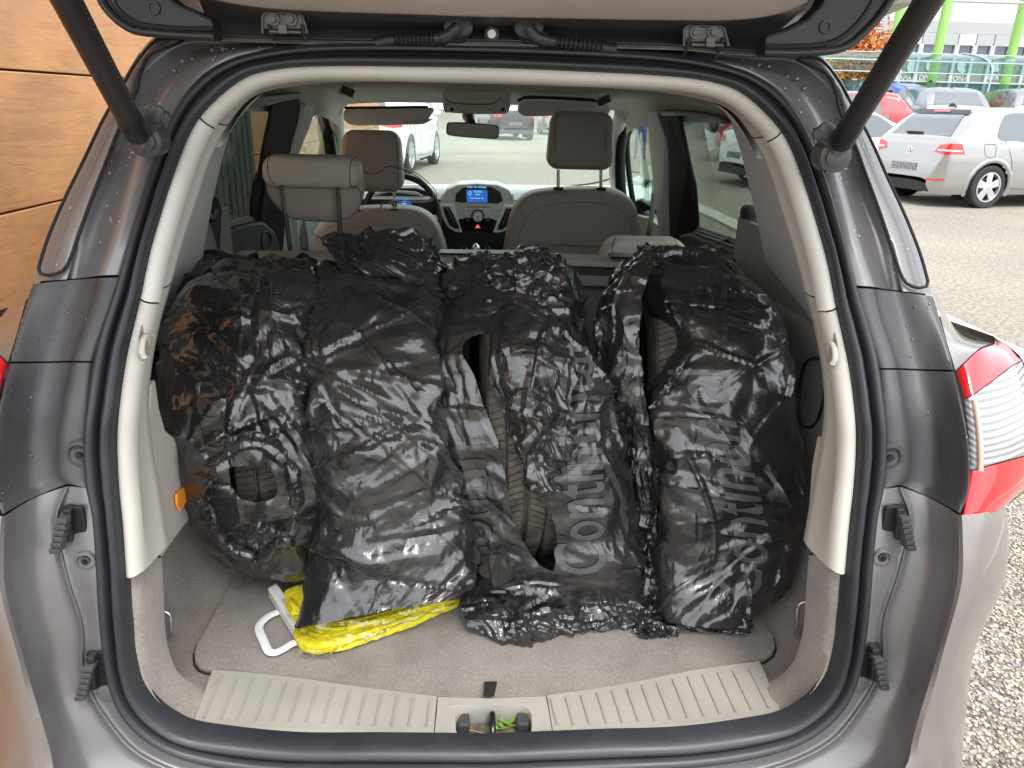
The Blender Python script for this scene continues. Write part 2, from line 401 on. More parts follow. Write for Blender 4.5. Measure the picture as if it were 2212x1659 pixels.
m_foam = M("strap_black", (.02, .02, .024), .7)
m_belt = M("belt_webbing", (.055, .05, .065), .65, nodes=lambda t, b: bump(t, b, noise(t, coords(t, (1, 1, .2)), 600, 1), .4, .0006))
def glassmat(name, tint, refl=1.0, rough=0.0):
    m = bpy.data.materials.new(name); m.use_nodes = True; t = m.node_tree; t.nodes.clear()
    o = N(t, "ShaderNodeOutputMaterial"); tr = N(t, "ShaderNodeBsdfTransparent"); tr.inputs[0].default_value = (*tint, 1)
    gl = N(t, "ShaderNodeBsdfGlossy"); gl.inputs["Roughness"].default_value = .02+rough; lw = N(t, "ShaderNodeLayerWeight"); lw.inputs[0].default_value = .5; pw_ = N(t, "ShaderNodeMath", operation='POWER'); pw_.inputs[1].default_value = 5; t.links.new(lw.outputs['Facing'], pw_.inputs[0]); fr = N(t, "ShaderNodeMath", operation='MULTIPLY_ADD'); fr.inputs[1].default_value = .9; fr.inputs[2].default_value = .045; t.links.new(pw_.outputs[0], fr.inputs[0])
    mu = N(t, "ShaderNodeMath", operation='MULTIPLY'); mu.inputs[1].default_value = refl; mx = N(t, "ShaderNodeMixShader")
    t.links.new(fr.outputs[0], mu.inputs[0]); t.links.new(mu.outputs[0], mx.inputs[0]); t.links.new(tr.outputs[0], mx.inputs[1]); t.links.new(gl.outputs[0], mx.inputs[2]); t.links.new(mx.outputs[0], o.inputs[0])
    return m
m_wind = glassmat("windscreen_glass", (.80, .93, .86)); m_side = glassmat("side_glass", (.72, .82, .76), .9); m_privacy = glassmat("tinted_glass", (.50, .56, .52), .9)
# ------------------------------------------------------------------ the car with the open tailgate
CAR = empty("parked_minivan", "taupe metallic minivan seen from behind with its tailgate open over the cargo bay", "minivan", car=True)
ZC = 1.05
def rail(pts, off=0., n=500, hitter=None):
    L = np.array([hit(p[0], p[1], off+(p[2] if len(p) > 2 else 0)) for p in pts])
    Q = crom(L, n); a = np.degrees(np.arctan2(Q[:, 2]-ZC, Q[:, 0])); return Q, a
def sample(rl, ths):
    Q, a = rl; o = np.argsort(a); return np.stack([np.interp(ths, a[o], Q[o, i]) for i in range(3)], 1)
def dirs(z): return np.array([0, 1., 0])
def mirror(V): V = np.array(V, float).copy(); V[..., 0] *= -1; return V
inR = [(1057, 146), (1204, 152), (1475, 167), (1575, 187), (1625, 217), (1688, 283), (1728, 367), (1785, 553), (1808, 666), (1835, 793), (1849, 900), (1851, 965), (1846, 1050), (1836, 1139), (1821, 1306), (1808, 1423), (1775, 1499), (1708, 1553), (1608, 1576), (1475, 1593), (1304, 1599), (1057, 1609)]
outR = [(1057, 92), (1321, 103), (1475, 118), (1591, 147), (1661, 180), (1708, 227), (1748, 300), (1785, 400), (1821, 533), (1845, 620), (1885, 753), (1906, 890), (1909, 960), (1903, 1040), (1888, 1106), (1868, 1339), (1845, 1456), (1808, 1523), (1741, 1579), (1641, 1619), (1475, 1643), (1057, 1662)]
rin, rout = rail(inR), rail(outR)
TH = np.r_[np.linspace(89.5, 58, 20), np.linspace(56, 20, 50), np.linspace(19, -28, 40), np.linspace(-29, -60, 60), np.linspace(-61, -89.5, 24)]
def fullloop(rights):      # (rails, n, 3) right half, top->bottom ; returns closed loop
    R = np.array(rights); L = R[:, ::-1].copy(); L[..., 0] *= -1
    return np.concatenate([R, L], 1)
A, B = sample(rout, TH), sample(rin, TH)
secs = []
prof_s = [(0, .012), (0, -.004), (.08, -.014), (.2, -.021), (.32, -.022), (.42, -.016), (.47, -.006), (.49, -.001), (.52, -.003), (.56, -.009), (.66, -.016), (.78, -.016), (.9, -.009), (1.0, .002), (1.01, .02)]
wob = .0006*np.sin(TH*.5)+.0003*np.sin(TH*1.3+1)
for s, dy in prof_s:
    q = A*(1-s)+B*s; q[:, 1] += dy; q[:, 0] += wob*s; secs.append(q)
L = fullloop(secs); n, m, _ = L.shape
mesh("window_seal", L.reshape(-1, 3), grid_faces(n, m, True), m_rub, CAR)
# pillar and header trims -----------------------------------------------------
deep = [(1057, 182), (1204, 185), (1380, 196), (1475, 208), (1568, 236), (1621, 297), (1661, 383), (1681, 450), (1708, 533), (1738, 643), (1758, 720), (1774, 816), (1777, 886), (1768, 970), (1755, 1036), (1733, 1166)]
rdeep = rail(deep, .10)
def band(name, rails, ends, mat, s0=0., s1=1., k=60, both=True, parent=CAR, gap=0.):
    """rails: list of (rail, dy, inward) with individual end angles; strip s0..s1 of the whole run"""
    out = []
    for (rl, dy, dx), (a0, a1) in zip(rails, ends):
        th = a0+(a1-a0)*np.linspace(s0, s1, k); q = sample(rl, th); q[:, 1] += dy
        rad = q-np.array([0, 0, ZC]); rad[:, 1] = 0; rad /= np.linalg.norm(rad, axis=1)[:, None]; q += rad*dx; out.append(q)
    out = np.array(out); n, m, _ = out.shape
    o = mesh(name, out.reshape(-1, 3), grid_faces(n, m), mat, parent)
    if both:
        mesh(name, mirror(out).reshape(-1, 3), grid_faces(n, m), mat, parent, flip=True)
    return o
def ang(u, v, off=0.): q = hit(u, v, off); return math.degrees(math.atan2(q[2]-ZC, q[0]))
TR = [(rin, .012, .004), (rin, .001, -.001), (rin, -.002, -.007), (rin, .001, -.014), (rin, .012, -.021), (rdeep, -.055, .005), (rdeep, -.02, 0), (rdeep, 0, .002), (rdeep, .02, .02), (rdeep, .03, .05)]
def ends(a, b): return [(a, b)]*len(TR)
aj1, aj2, ae = ang(1690, 285), ang(1808, 666), ang(1821, 1241)
ae_d = math.degrees(math.atan2(P(1733, 1166, x=.46)[2]-ZC, .46))
# header: mirrored halves meet at the centre, so build it as one
out = []
for rl, dy, dx in TR:
    th = np.linspace(89.9, aj1+.15, 60); q = sample(rl, th); q[:, 1] += dy
    rad = q-np.array([0, 0, ZC]); rad[:, 1] = 0; rad /= np.linalg.norm(rad, axis=1)[:, None]; q += rad*dx
    out.append(np.concatenate([mirror(q)[::-1], q]))
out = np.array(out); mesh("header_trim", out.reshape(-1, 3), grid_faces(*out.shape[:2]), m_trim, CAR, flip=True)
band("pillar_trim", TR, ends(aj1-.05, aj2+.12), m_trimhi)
dend = [-30]*len(TR)
rde = ang(1733, 1166, .10)
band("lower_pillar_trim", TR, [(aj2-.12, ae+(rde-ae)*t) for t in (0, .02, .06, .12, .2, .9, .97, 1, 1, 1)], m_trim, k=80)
# coat hooks set in the lower trims
for sg in (1, -1):
    g = bpy.data.objects.new("coat_hook", None); COL.objects.link(g); g.parent = CAR; g.empty_display_size = .02
    A_ = [hit(u, v, o_)*[sg, 1, 1] for u, v, o_ in ((1776, 700, .028), (1800, 716, .004), (1806, 740, -.004), (1806, 778, -.004), (1798, 792, .0), (1782, 778, .02), (1776, 735, .03))]
    V = [tuple(q-np.array([0, .004, 0])) for q in A_]; fixn(mesh("hook_recess", V, [tuple(range(len(V)))], M("trim_shadow", (.30, .27, .23), .7), g, smooth=False))
    q = np.array([hit(u, v, o_)*[sg, 1, 1] for u, v, o_ in ((1778, 735, .022), (1790, 738, .004), (1796, 752, -.004), (1797, 770, -.004), (1791, 782, .002))]); q[:, 1] -= .009
    V, F = tube(crom(q, 24), .004, 10, flat=.7); mesh("hook_tongue", V, F, m_trim, g)
# ------------------------------------------------------------------ painted frame outside the seal
def loft_r(name, cols, mat, parent=CAR, both=True, sm=50, k=70, flipit=False, label=None):
    """cols: list of lists of (u,v,off) running top->bottom, all the same idea; resampled by length"""
    R = np.array([crom(np.array([hit(p[0], p[1], p[2]) if len(p) < 4 else P(p[0], p[1], y=p[3]) for p in c]), k) for c in cols])
    n, m, _ = R.shape
    o = mesh(name, R.reshape(-1, 3), grid_faces(n, m), mat, parent, flip=not flipit, sharp=sm, label=label)
    if both: mesh(name, mirror(R).reshape(-1, 3), grid_faces(n, m), mat, parent, flip=flipit, sharp=sm, label=label)
    return R
# key stations (seal outer, channel, dark channel, groove, outer edge) from top centre to the upper joint
st = [
 [(1057, 96), (1057, 93), (1057, 90), (1057, 87), (1057, 84), (1057, 82)],
 [(1321, 107), (1330, 104), (1335, 101), (1340, 98), (1345, 96), (1350, 94)],
 [(1591, 151), (1600, 140), (1612, 130), (1640, 124), (1650, 118), (1660, 110)],
 [(1665, 184), (1688, 168), (1700, 150), (1716, 132), (1730, 122), (1768, 118)],
 [(1712, 232), (1740, 222), (1768, 212), (1792, 190), (1802, 178), (1812, 168)],
 [(1752, 304), (1782, 296), (1808, 286), (1824, 270), (1832, 262), (1862, 258)],
 [(1785, 400), (1813, 395), (1840, 388), (1862, 382), (1871, 380), (1914, 376)],
 [(1821, 533), (1851, 530), (1884, 527), (1916, 525), (1926, 524), (1980, 520)],
 [(1843, 616), (1882, 619), (1912, 624), (1942, 628), (1952, 629), (2014, 636)]]
offs = [.006, .0, .024, .022, .004, .014]
cols = [[(s[j][0], s[j][1], offs[j]) for s in st] for j in range(6)]
cols.insert(0, [(s[0][0], s[0][1], .02) for s in st])
R = np.array([crom(np.array([hit(*p) for p in c]), 90) for c in cols])
# rounder section: subdivide across
R2 = resample(R.transpose(1, 0, 2), 90, 30).transpose(1, 0, 2)
edge = R2[-1].copy(); e1 = edge+np.array([.006, .05, 0]); e2 = edge+np.array([.03, .30, .0]); e3 = edge+np.array([.05, .8, .02])
R2 = np.concatenate([R2, [e1, e2, e3]])
for sg in (1, -1):
    Q = R2 if sg > 0 else mirror(R2)
    mesh("rear_pillar", Q.reshape(-1, 3), grid_faces(*Q.shape[:2]), m_jamb, CAR, flip=sg > 0, sharp=60)
    for (u, v, r_) in ((1792, 240, 2.6), (1800, 320, 2), (1830, 355, 2.4), (1855, 420, 2), (1875, 470, 2.2), (1893, 520, 2.6), (1905, 560, 2.2), (1660, 142, 2.6), (1683, 146, 2.6), (1752, 172, 2.2), (1735, 187, 2), (1800, 222, 2), (1962, 600, 2.5), (1940, 560, 2)):
        pass
# raised outer drip panel with its groove, pressed on the pillar
dp = [(1722, 128), (1785, 160), (1806, 200), (1812, 232), (1842, 300), (1872, 380), (1905, 470), (1930, 545), (1945, 590), (1958, 612), (1985, 622), (2004, 616), (2000, 590), (1985, 540), (1955, 465), (1918, 385), (1880, 300), (1845, 235), (1812, 175), (1770, 128)]
for sg in (1, -1):
    q = np.array([hit(u, v, -.002) for u, v in dp]); q[:, 0] *= sg; q = crom(q, 90, True)
    V, F = tube(q, .0022, 6, True); mesh("panel_groove", V, F, m_dark, CAR)
    q = np.array([hit(u, v, .012) for u, v in dp[1:10]])*[sg, 1, 1]; V, F = tube(crom(q+np.array([sg*.012, 0, 0]), 60), .004, 8); mesh("panel_ridge", V, F, m_jamb, CAR)
    for (u, v, of) in ((1640, 141, .0), (1662, 144, .0), (1722, 170, .0), (1738, 190, .0), (1700, 165, .01)):
        c = hit(u, v, of)*[sg, 1, 1]; V, F = cyl(c+np.array([0, .004, 0]), c-np.array([0, .0025, 0]), .0045, .0030, 14); mesh("weld_spot", V, F, m_jamb, CAR)
# grey moulded covers beside the seal, in two pieces, mid-height
c1 = [[(1843, 622, .012), (1862, 690, .012), (1884, 755, .012), (1896, 795, .012)],
      [(1846, 622, -.002), (1865, 690, -.002), (1887, 755, -.003), (1899, 795, -.004)],
      [(1882, 624, -.006), (1899, 690, -.006), (1922, 755, -.007), (1934, 795, -.008)],
      [(1892, 625, .006), (1909, 690, .006), (1931, 755, .006), (1943, 795, .006)],
      [(1936, 630, .012), (1952, 690, .012), (1970, 755, .01), (1985, 797, .008)],
      [(1970, 634, .0), (1990, 690, -.002), (2010, 755, -.006), (2022, 798, -.01)],
      [(2010, 640, -.004), (2027, 690, -.01), (2045, 755, -.022), (2057, 799, -.03)],
      [(2013, 641, .02), (2030, 690, .01), (2048, 755, .0), (2060, 800, -.01)]]
c2 = [[(1897, 799, .012), (1908, 890, .012), (1911, 960, .012), (1905, 1040, .012), (1897, 1058, .012)],
      [(1900, 799, -.004), (1911, 890, -.004), (1914, 960, -.004), (1908, 1040, -.004), (1900, 1058, -.004)],
      [(1935, 799, -.008), (1951, 890, -.008), (1958, 960, -.008), (1955, 1030, -.008), (1938, 1048, -.008)],
      [(1944, 799, .006), (1961, 890, .006), (1969, 960, .006), (1966, 1030, .004), (1952, 1050, .0)],
      [(1986, 801, .008), (2005, 890, .004), (2015, 960, .0), (2012, 1050, -.006), (2000, 1070, -.01)],
      [(2023, 802, -.01), (2045, 890, -.022), (2056, 960, -.032), (2056, 1050, -.038), (2040, 1090, -.04)],
      [(2058, 803, -.03), (2078, 890, -.052), (2090, 970, -.064), (2089, 1060, -.07), (2072, 1108, -.07)],
      [(2061, 803, -.01), (2081, 890, -.03), (2093, 970, -.04), (2092, 1060, -.045), (2075, 1110, -.045)]]
def smoothloft(name, cols, mat, k=60, kk=26, sharp=60, both=True, parent=CAR, extra=None):
    R = np.array([crom(np.array([hit(*p) for p in c]), k) for c in cols]); R = resample(R.transpose(1, 0, 2), k, kk).transpose(1, 0, 2)
    if extra is not None: R = np.concatenate([R, [R[-1]+np.array(e) for e in extra]])
    a = mesh(name, R.reshape(-1, 3), grid_faces(*R.shape[:2]), mat, parent, flip=True, sharp=sharp); b = None
    if both: b = mesh(name, mirror(R).reshape(-1, 3), grid_faces(*R.shape[:2]), mat, parent, sharp=sharp)
    return R, a, b
COV1, _, _ = smoothloft("pillar_cover", c1, m_cover); COV2, _, _ = smoothloft("pillar_cover", c2, m_cover)
# lower painted jamb and bumper corner
lo = [[(1900, 1056, .01), (1888, 1106, .01), (1878, 1230, .01), (1868, 1339, .01), (1845, 1456, .01), (1808, 1523, .01), (1741, 1579, .01), (1641, 1619, .01), (1475, 1643, .01), (1057, 1662, .01)],
      [(1903, 1056, -.003), (1891, 1106, -.003), (1881, 1230, -.003), (1871, 1339, -.003), (1848, 1456, -.003), (1811, 1526, -.003), (1744, 1584, -.003), (1643, 1626, -.003), (1477, 1650, -.003), (1057, 1668, -.003)],
      [(1940, 1052, -.004), (1960, 1120, -.004), (1940, 1230, -.004), (1906, 1339, -.004), (1900, 1430, -.004), (1862, 1512, -.004), (1785, 1600, -.004), (1660, 1655, -.004), (1480, 1685, -.004), (1057, 1700, -.004)],
      [(1944, 1052, -.012), (1965, 1120, -.014), (1945, 1230, -.014), (1911, 1339, -.014), (1905, 1432, -.014), (1867, 1516, -.014), (1790, 1606, -.014), (1662, 1663, -.014), (1482, 1695, -.014), (1057, 1710, -.014)],
      [(1952, 1054, -.006), (1974, 1120, -.008), (1954, 1232, -.006), (1919, 1341, -.004), (1913, 1436, -.006), (1875, 1523, -.008), (1797, 1616, -.01), (1666, 1675, -.01), (1484, 1707, -.01), (1057, 1722, -.01)],
      [(2000, 1072, -.014), (2010, 1130, -.02), (2000, 1240, -.02), (1975, 1345, -.02), (1960, 1450, -.022), (1925, 1550, -.03), (1875, 1650, -.035), (1700, 1740, -.04), (1490, 1775, -.04), (1057, 1790, -.04)],
      [(2040, 1093, -.045), (2048, 1140, -.05), (2044, 1250, -.052), (2012, 1385, -.055), (1985, 1480, -.06), (1960, 1570, -.07), (1945, 1660, -.08), (1760, 1800, -.085), (1500, 1850, -.085), (1057, 1865, -.085)],
      [(2070, 1112, -.078), (2071, 1139, -.08), (2068, 1256, -.085), (2030, 1400, -.09), (2000, 1500, -.095), (1973, 1590, -.10), (1955, 1660, -.11), (1790, 1850, -.12), (1510, 1910, -.12), (1057, 1925, -.12)]]
Rlo, _, _ = smoothloft("lower_jamb", lo, m_jamb, k=110, kk=40, sharp=None)
co = [lo[-1],
      [(2074, 1113, -.083), (2075, 1140, -.085), (2072, 1257, -.09), (2034, 1402, -.096), (2004, 1503, -.1), (1977, 1593, -.106), (1959, 1665, -.115), (1792, 1858, -.126), (1511, 1918, -.126), (1057, 1933, -.126)],
      [(2120, 1108, -.075), (2125, 1139, -.08), (2118, 1256, -.085), (2070, 1400, -.09), (2045, 1500, -.095), (2025, 1590, -.10), (2010, 1680, -.11), (1830, 1950, -.12), (1530, 2020, -.12), (1057, 2040, -.12)],
      [(2160, 1098, -.03), (2172, 1139, -.035), (2160, 1256, -.04), (2100, 1400, -.045), (2086, 1500, -.05), (2074, 1590, -.06), (2060, 1690, -.08), (1860, 2150, -.08), (1550, 2250, -.08), (1057, 2300, -.08)],
      [(2172, 1094, .03), (2180, 1139, .03), (2170, 1256, .03), (2107, 1400, .03), (2092, 1500, .03), (2082, 1600, .02), (2072, 1700, .0), (1880, 2250, .0), (1560, 2400, .0), (1057, 2500, .0)]]
smoothloft("bumper", co, m_paint, k=90, kk=26, sharp=50, extra=[(.02, .12, -.01), (.04, .45, -.03), (.04, 1.2, -.03)])
# quarter panel strip and tail lights (wrap round the corner)
def lens(name, cols, mat, parent, sgs=(1, -1), k=24):
    R = np.array([crom(np.array([hit(*p) for p in c]), k) for c in cols]); R = resample(R.transpose(1, 0, 2), k, 14).transpose(1, 0, 2)
    res = []
    for sg in sgs:
        Q = R if sg > 0 else mirror(R); res.append(mesh(name, Q.reshape(-1, 3), grid_faces(*Q.shape[:2]), mat, parent[sg], flip=sg > 0))
    return R
TL = {}
for sg in (1, -1):
    base = hit(2095, 1000, -.05)*[sg, 1, 1]
    TL[sg] = bpy.data.objects.new("tail_light", None); COL.objects.link(TL[sg]); TL[sg].parent = CAR; TL[sg].empty_display_size = .05
lens("red_lens", [[(2064, 803, -.026), (2073, 830, -.034), (2082, 862, -.04)], [(2068, 802, -.036), (2078, 829, -.044), (2087, 861, -.05)], [(2110, 760, -.03), (2122, 795, -.036), (2130, 832, -.04)], [(2145, 745, .01), (2165, 768, .0), (2182, 792, -.01)], [(2150, 735, .05), (2178, 750, .04), (2206, 778, .03)]], m_red, TL)
lens("clear_lens", [[(2083, 864, -.042), (2093, 960, -.055), (2094, 1016, -.06)], [(2088, 863, -.052), (2098, 960, -.064), (2098, 1015, -.068)], [(2131, 834, -.042), (2148, 940, -.056), (2152, 1000, -.06)], [(2183, 794, -.012), (2215, 930, -.02), (2222, 980, -.025)], [(2207, 780, .028), (2250, 900, .03), (2262, 960, .03)]], m_clear, TL)
lens("red_lens", [[(2094, 1019, -.06), (2088, 1080, -.066), (2072, 1137, -.072)], [(2098, 1018, -.068), (2092, 1080, -.072), (2076, 1137, -.078)], [(2153, 1003, -.061), (2145, 1070, -.066), (2120, 1118, -.07)], [(2223, 983, -.026), (2205, 1045, -.035), (2165, 1098, -.04)], [(2263, 963, .03), (2240, 1030, .03), (2180, 1088, .02)]], m_redb, TL)
for sg in (1, -1):
    q = np.array([hit(*p) for p in ((2090, 862, -.048), (2097, 900, -.056), (2103, 960, -.064), (2103, 1014, -.067))])*[sg, 1, 1]
    V, F = tube(crom(q+np.array([sg*.006, -.004, 0]), 30), .0035, 8); mesh("amber_strip", V, F, M("amber_edge", (.5, .33, .25), .2, coat=1), TL[sg])
qp = [[(2017, 634, .0), (2028, 670, -.004), (2046, 740, -.014), (2064, 800, -.026)], [(2021, 634, .01), (2036, 680, .01), (2062, 745, .0), (2080, 785, -.02)], [(2024, 632, .08), (2045, 690, .08), (2080, 735, .06), (2112, 755, .0)], [(2026, 630, .2), (2050, 690, .2), (2085, 728, .2), (2145, 742, .2)]]
smoothloft("quarter_panel", qp, m_paint, k=40, kk=14)
smoothloft("quarter_panel", [[(2152, 733, .052), (2208, 776, .032), (2264, 960, .032), (2241, 1030, .032), (2182, 1088, .022)], [(2146, 726, .3), (2196, 765, .3), (2222, 950, .3), (2208, 1030, .3), (2166, 1085, .3)]], m_paint, k=30, kk=6, extra=[(-.02, .1, 0), (-.03, .5, 0)])
# dark shell behind the gaps
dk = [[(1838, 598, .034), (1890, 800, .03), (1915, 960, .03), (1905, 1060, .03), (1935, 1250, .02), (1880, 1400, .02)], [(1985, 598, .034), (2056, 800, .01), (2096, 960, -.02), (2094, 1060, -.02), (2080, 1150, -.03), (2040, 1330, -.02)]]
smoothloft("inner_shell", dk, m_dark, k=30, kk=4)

# rain drops left on the painted frames
def drops(surf, cnt, seed, rows, name="rain_drops"):
    rg_ = np.random.default_rng(seed); Nn = normals_(surf); VV, FF = [], []
    ib = bmesh.new(); bmesh.ops.create_icosphere(ib, subdivisions=2, radius=1); bv = np.array([v.co[:] for v in ib.verts]); bf = [[v.index for v in f.verts] for f in ib.faces]; ib.free()
    for _ in range(cnt):
        i = rg_.integers(rows[0], min(rows[1], surf.shape[0]-2)); j = rg_.integers(2, surf.shape[1]-3); a, b = rg_.random(2)
        p = surf[i, j]*(1-a)*(1-b)+surf[i+1, j]*a*(1-b)+surf[i, j+1]*(1-a)*b+surf[i+1, j+1]*a*b; nn = Nn[i, j]; nn = nn*(-1 if nn[1] > 0 else 1)
        r = rg_.uniform(.0006, .0019)*(1.6 if rg_.random() < .12 else 1); t = np.cross(nn, [0, 0, 1.]); t /= np.linalg.norm(t)+1e-9; u_ = np.cross(nn, t)
        q = p+bv[:, :1]*t*r+bv[:, 1:2]*u_*r*rg_.uniform(1, 1.7)+bv[:, 2:3]*nn*r*.45; n0 = len(VV); VV += list(q); FF += [[k+n0 for k in f] for f in bf]
    return VV, FF
def normals_(X):
    du = np.gradient(X, axis=0); dv = np.gradient(X, axis=1); n = np.cross(du, dv); return n/(np.linalg.norm(n, axis=2, keepdims=True)+1e-12)
m_drop = M("rain_drop", (.30, .29, .29), .04, .3, coat=1, spec=.8)
for sg in (1, -1):
    VV, FF = drops(R2 if sg > 0 else mirror(R2), 110, 5+sg, (2, 28)); o = mesh("rain_drops", VV, FF, m_drop, CAR); o["kind"] = "stuff"
    V2_, F2_ = drops(COV1 if sg > 0 else mirror(COV1), 22, 15+sg, (8, 24)); V3_, F3_ = drops(COV2 if sg > 0 else mirror(COV2), 16, 25+sg, (8, 24)); n0 = len(V2_)
    o = mesh("rain_drops", V2_+V3_, F2_+[[k+n0 for k in f] for f in F3_], M("dark_drop", (.03, .03, .035), .04, 0, coat=1), CAR); o["kind"] = "stuff"
# ------------------------------------------------------------------ seat of the seals: latch, small fittings on the jamb
def part(name, VF, mat, parent=CAR, both=False, smooth=True, sharp=35, bev=0, sub=0, label=None, fix=True, solid=0):
    V, F = VF
    o = mesh(name, V, F, mat, parent, smooth=smooth, sharp=sharp if smooth else None, bev=bev, sub=sub, label=label, solid=solid)
    if fix: fixn(o)
    if smooth and sharp is not None: o.data.set_sharp_from_angle(angle=math.radians(sharp))
    if both:
        o2 = mesh(name, mirror(V), F, mat, parent, smooth=smooth, bev=bev, sub=sub, label=label, solid=solid)
        if fix: fixn(o2)
        if smooth and sharp is not None: o2.data.set_sharp_from_angle(angle=math.radians(sharp))
    return o
def pz(L, y): return [(q[0], q[2]) for q in (P(u, v, y=y) for u, v in L)]
def sub_empty(name, parent=CAR):
    o = bpy.data.objects.new(name, None); COL.objects.link(o); o.parent = parent; o.empty_display_size = .03; return o
for sg in (1, -1):
    mx = lambda q: np.array(q)*[sg, 1, 1]
    for (u, v, r_, of) in ((1920, 985, .016, -.008), (1905, 1203, .0115, -.004)):
        c = mx(hit(u, v, of)); s_ = sub_empty("jamb_screw"); 
        V, F = tube([c+np.array([0, .001, 0]), c+np.array([0, -.0035, 0]), c+np.array([0, -.004, 0]), c+np.array([0, .003, 0])], [r_*1.15, r_*1.1, r_*.85, r_*.7], 28); part("screw_cup", (V, F), m_cover if v < 1000 else m_jamb, s_)
        V, F = tube([c+np.array([0, .002, 0]), c+np.array([0, -.003, 0])], [r_*.55, r_*.5], 20); part("screw_washer", (V, F), m_cover, s_)
        V, F = cyl(c+np.array([0, 0, 0]), c+np.array([0, -.006, 0]), r_*.3, r_*.26, 6); part("screw_head", (V, F), m_blk, s_, smooth=False)
    for (u0, v0, u1, v1, ou, ov) in ((1928, 1085, 1945, 1165, -14, 0), (1872, 1385, 1890, 1462, -16, 0)):
        b0 = mx(hit(u0, v0, -.006)); b1 = mx(hit(u1, v1, -.006)); s_ = sub_empty("tailgate_buffer")
        d = b1-b0
        pl = mx(hit((u0+u1)/2-8, (v0+v1)/2, 0))
        V, F = box(pl[0]-.004*sg, pl[1]-.004, pl[2], .026, .006, abs(d[2])*1.05); part("buffer_socket", (V, F), m_blk, s_, bev=.002, smooth=False)
        for k in range(6):
            t = k/5; c = b0+d*(.25+.75*t); V, F = box(c[0]+.003*sg, c[1]-.014, c[2], .012, .018, .0065); part("buffer_rib", (V, F), m_cover, s_, bev=.001, smooth=False)
        V, F = box(b0[0]+d[0]*.5, b0[1]-.008, (b0[2]+b1[2])/2, .010, .016, abs(d[2])*.95); part("buffer_core", (rot(V, tuple((b0+b1)/2), ry=-.15*sg), F), m_blkdust, s_, bev=.002, smooth=False)
    c = mx(hit(1858, 1478, -.005)); V, F = tube([c+np.array([0, .004, 0]), c+np.array([0, -.001, 0]), c+np.array([0, -.0015, 0])], [.0125, .0125, .0105], 26); part("jamb_plug", (V, F), m_jamb)
    # ball mount and gas strut ------------------------------------------------
    st_ = sub_empty("gas_strut")
    if sg > 0: p0 = P(1803, 330, y=.20); d0 = P(2000, 10, y=.02)
    else: p0 = P(308, 312, y=.20); d0 = P(150, 12, y=.02)
    ax = (d0-p0)/np.linalg.norm(d0-p0); top = p0+ax*.62
    if sg > 0: top = p0+ax*.62
    V, F = tube([p0+ax*.018, p0+ax*.024, p0+ax*.05, p0+ax*.058], [.0125, .0148, .0150, .0142], 24); part("strut_collar", (V, F), m_blk, st_)
    V, F = tube([p0+ax*.052, top], [.0138, .0138], 28); part("strut_tube", (V, F), m_blkdust, st_)
    V, F = tube([p0-ax*.012, p0-ax*.004, p0+ax*.02], [.006, .0105, .0105], 18); part("strut_socket", (V, F), m_steel, st_)
    pm = mx(P(1782, 300, y=.215)) if 1 else None
    V, F = prism([(q[0], q[2]) for q in [mx(P(u, v, y=.215)) for u, v in ((1752, 277), (1778, 270), (1798, 282), (1818, 322), (1806, 336), (1780, 326), (1762, 305))]], .212, .196); part("strut_bracket", (V, F), m_cover, st_, bev=.001, smooth=False)
    for (u, v, r_) in ((1765, 290, .0075), (1783, 282, .011), (1800, 340, .011)):
        c = mx(P(u, v, y=.198)); V, F = tube([c, c+np.array([0, -.006, 0]), c+np.array([0, -.008, 0])], [r_, r_, r_*.6], 6 if r_ < .01 else 18); part("bracket_bolt", (V, F), m_cover, st_, sharp=30)
    c = mx(P(1806, 338, y=.20)); V, F = tube([c+np.array([0, .03, 0]), c, c+np.array([0, -.004, 0])], [.021, .0205, .012], 28); part("mount_cup", (V, F), m_cover, st_)
# ------------------------------------------------------------------ the raised tailgate, seen from below
TG = sub_empty("tailgate"); m_tgi = M("paint_lightened", (.4, .35, .31), .4, .2, coat=.4, nodes=paint((.44, .375, .33)))  # car paint lightened in colour so the down-facing inner panel reads as lit
def trail(L, y): return crom(np.array([P(u, v, y=y) for u, v in L]), 80)
eA = [(440, 88), (590, 95), (760, 97), (1062, 99), (1475, 112), (1560, 117), (1668, 122)]
eB = [(440, 78), (590, 84), (760, 88), (1062, 90), (1475, 100), (1560, 108), (1668, 114)]
eC = [(440, 40), (590, 55), (760, 62), (1062, 70), (1475, 82), (1560, 88), (1668, 92)]
eC2 = [(440, 26), (590, 46), (760, 54), (1062, 60), (1475, 72), (1560, 78), (1668, 80)]
eD = [(430, -6), (535, 13), (636, 22), (907, 32), (1071, 37), (1471, 44), (1608, 42), (1690, 28), (1745, 5)]
eE = [(440, -60), (560, -45), (660, -38), (907, -32), (1071, -28), (1471, -22), (1600, -28), (1670, -38), (1745, -60)]
V3 = [trail(eA, .425), trail(eB, .39), trail([(u, v-4) for u, v in eB], .383), trail([(u, v-5) for u, v in eB], .40), trail(eC, .43), trail(eC2, .42), trail([(u, v+7) for u, v in eD], .37), trail(eD, .345), trail([(u, v-4) for u, v in eD], .338), trail(eE, .315)]
last = V3[-1]; V3 += [last+np.array([0, -.02, .02]), last+np.array([0, -.10, .04]), last+np.array([0, -.30, .10]), last+np.array([0, -.75, .30])]
V3 = np.array(V3)
mesh("tailgate_frame", V3[:4].reshape(-1, 3), grid_faces(4, 80), m_jamb, TG, sharp=40)
mesh("tailgate_recess", V3[3:8].reshape(-1, 3), grid_faces(5, 80), m_cover, TG, sharp=50)
mesh("tailgate_inner_panel", V3[7:].reshape(-1, 3), grid_faces(len(V3)-7, 80), m_tgi, TG, sharp=50)
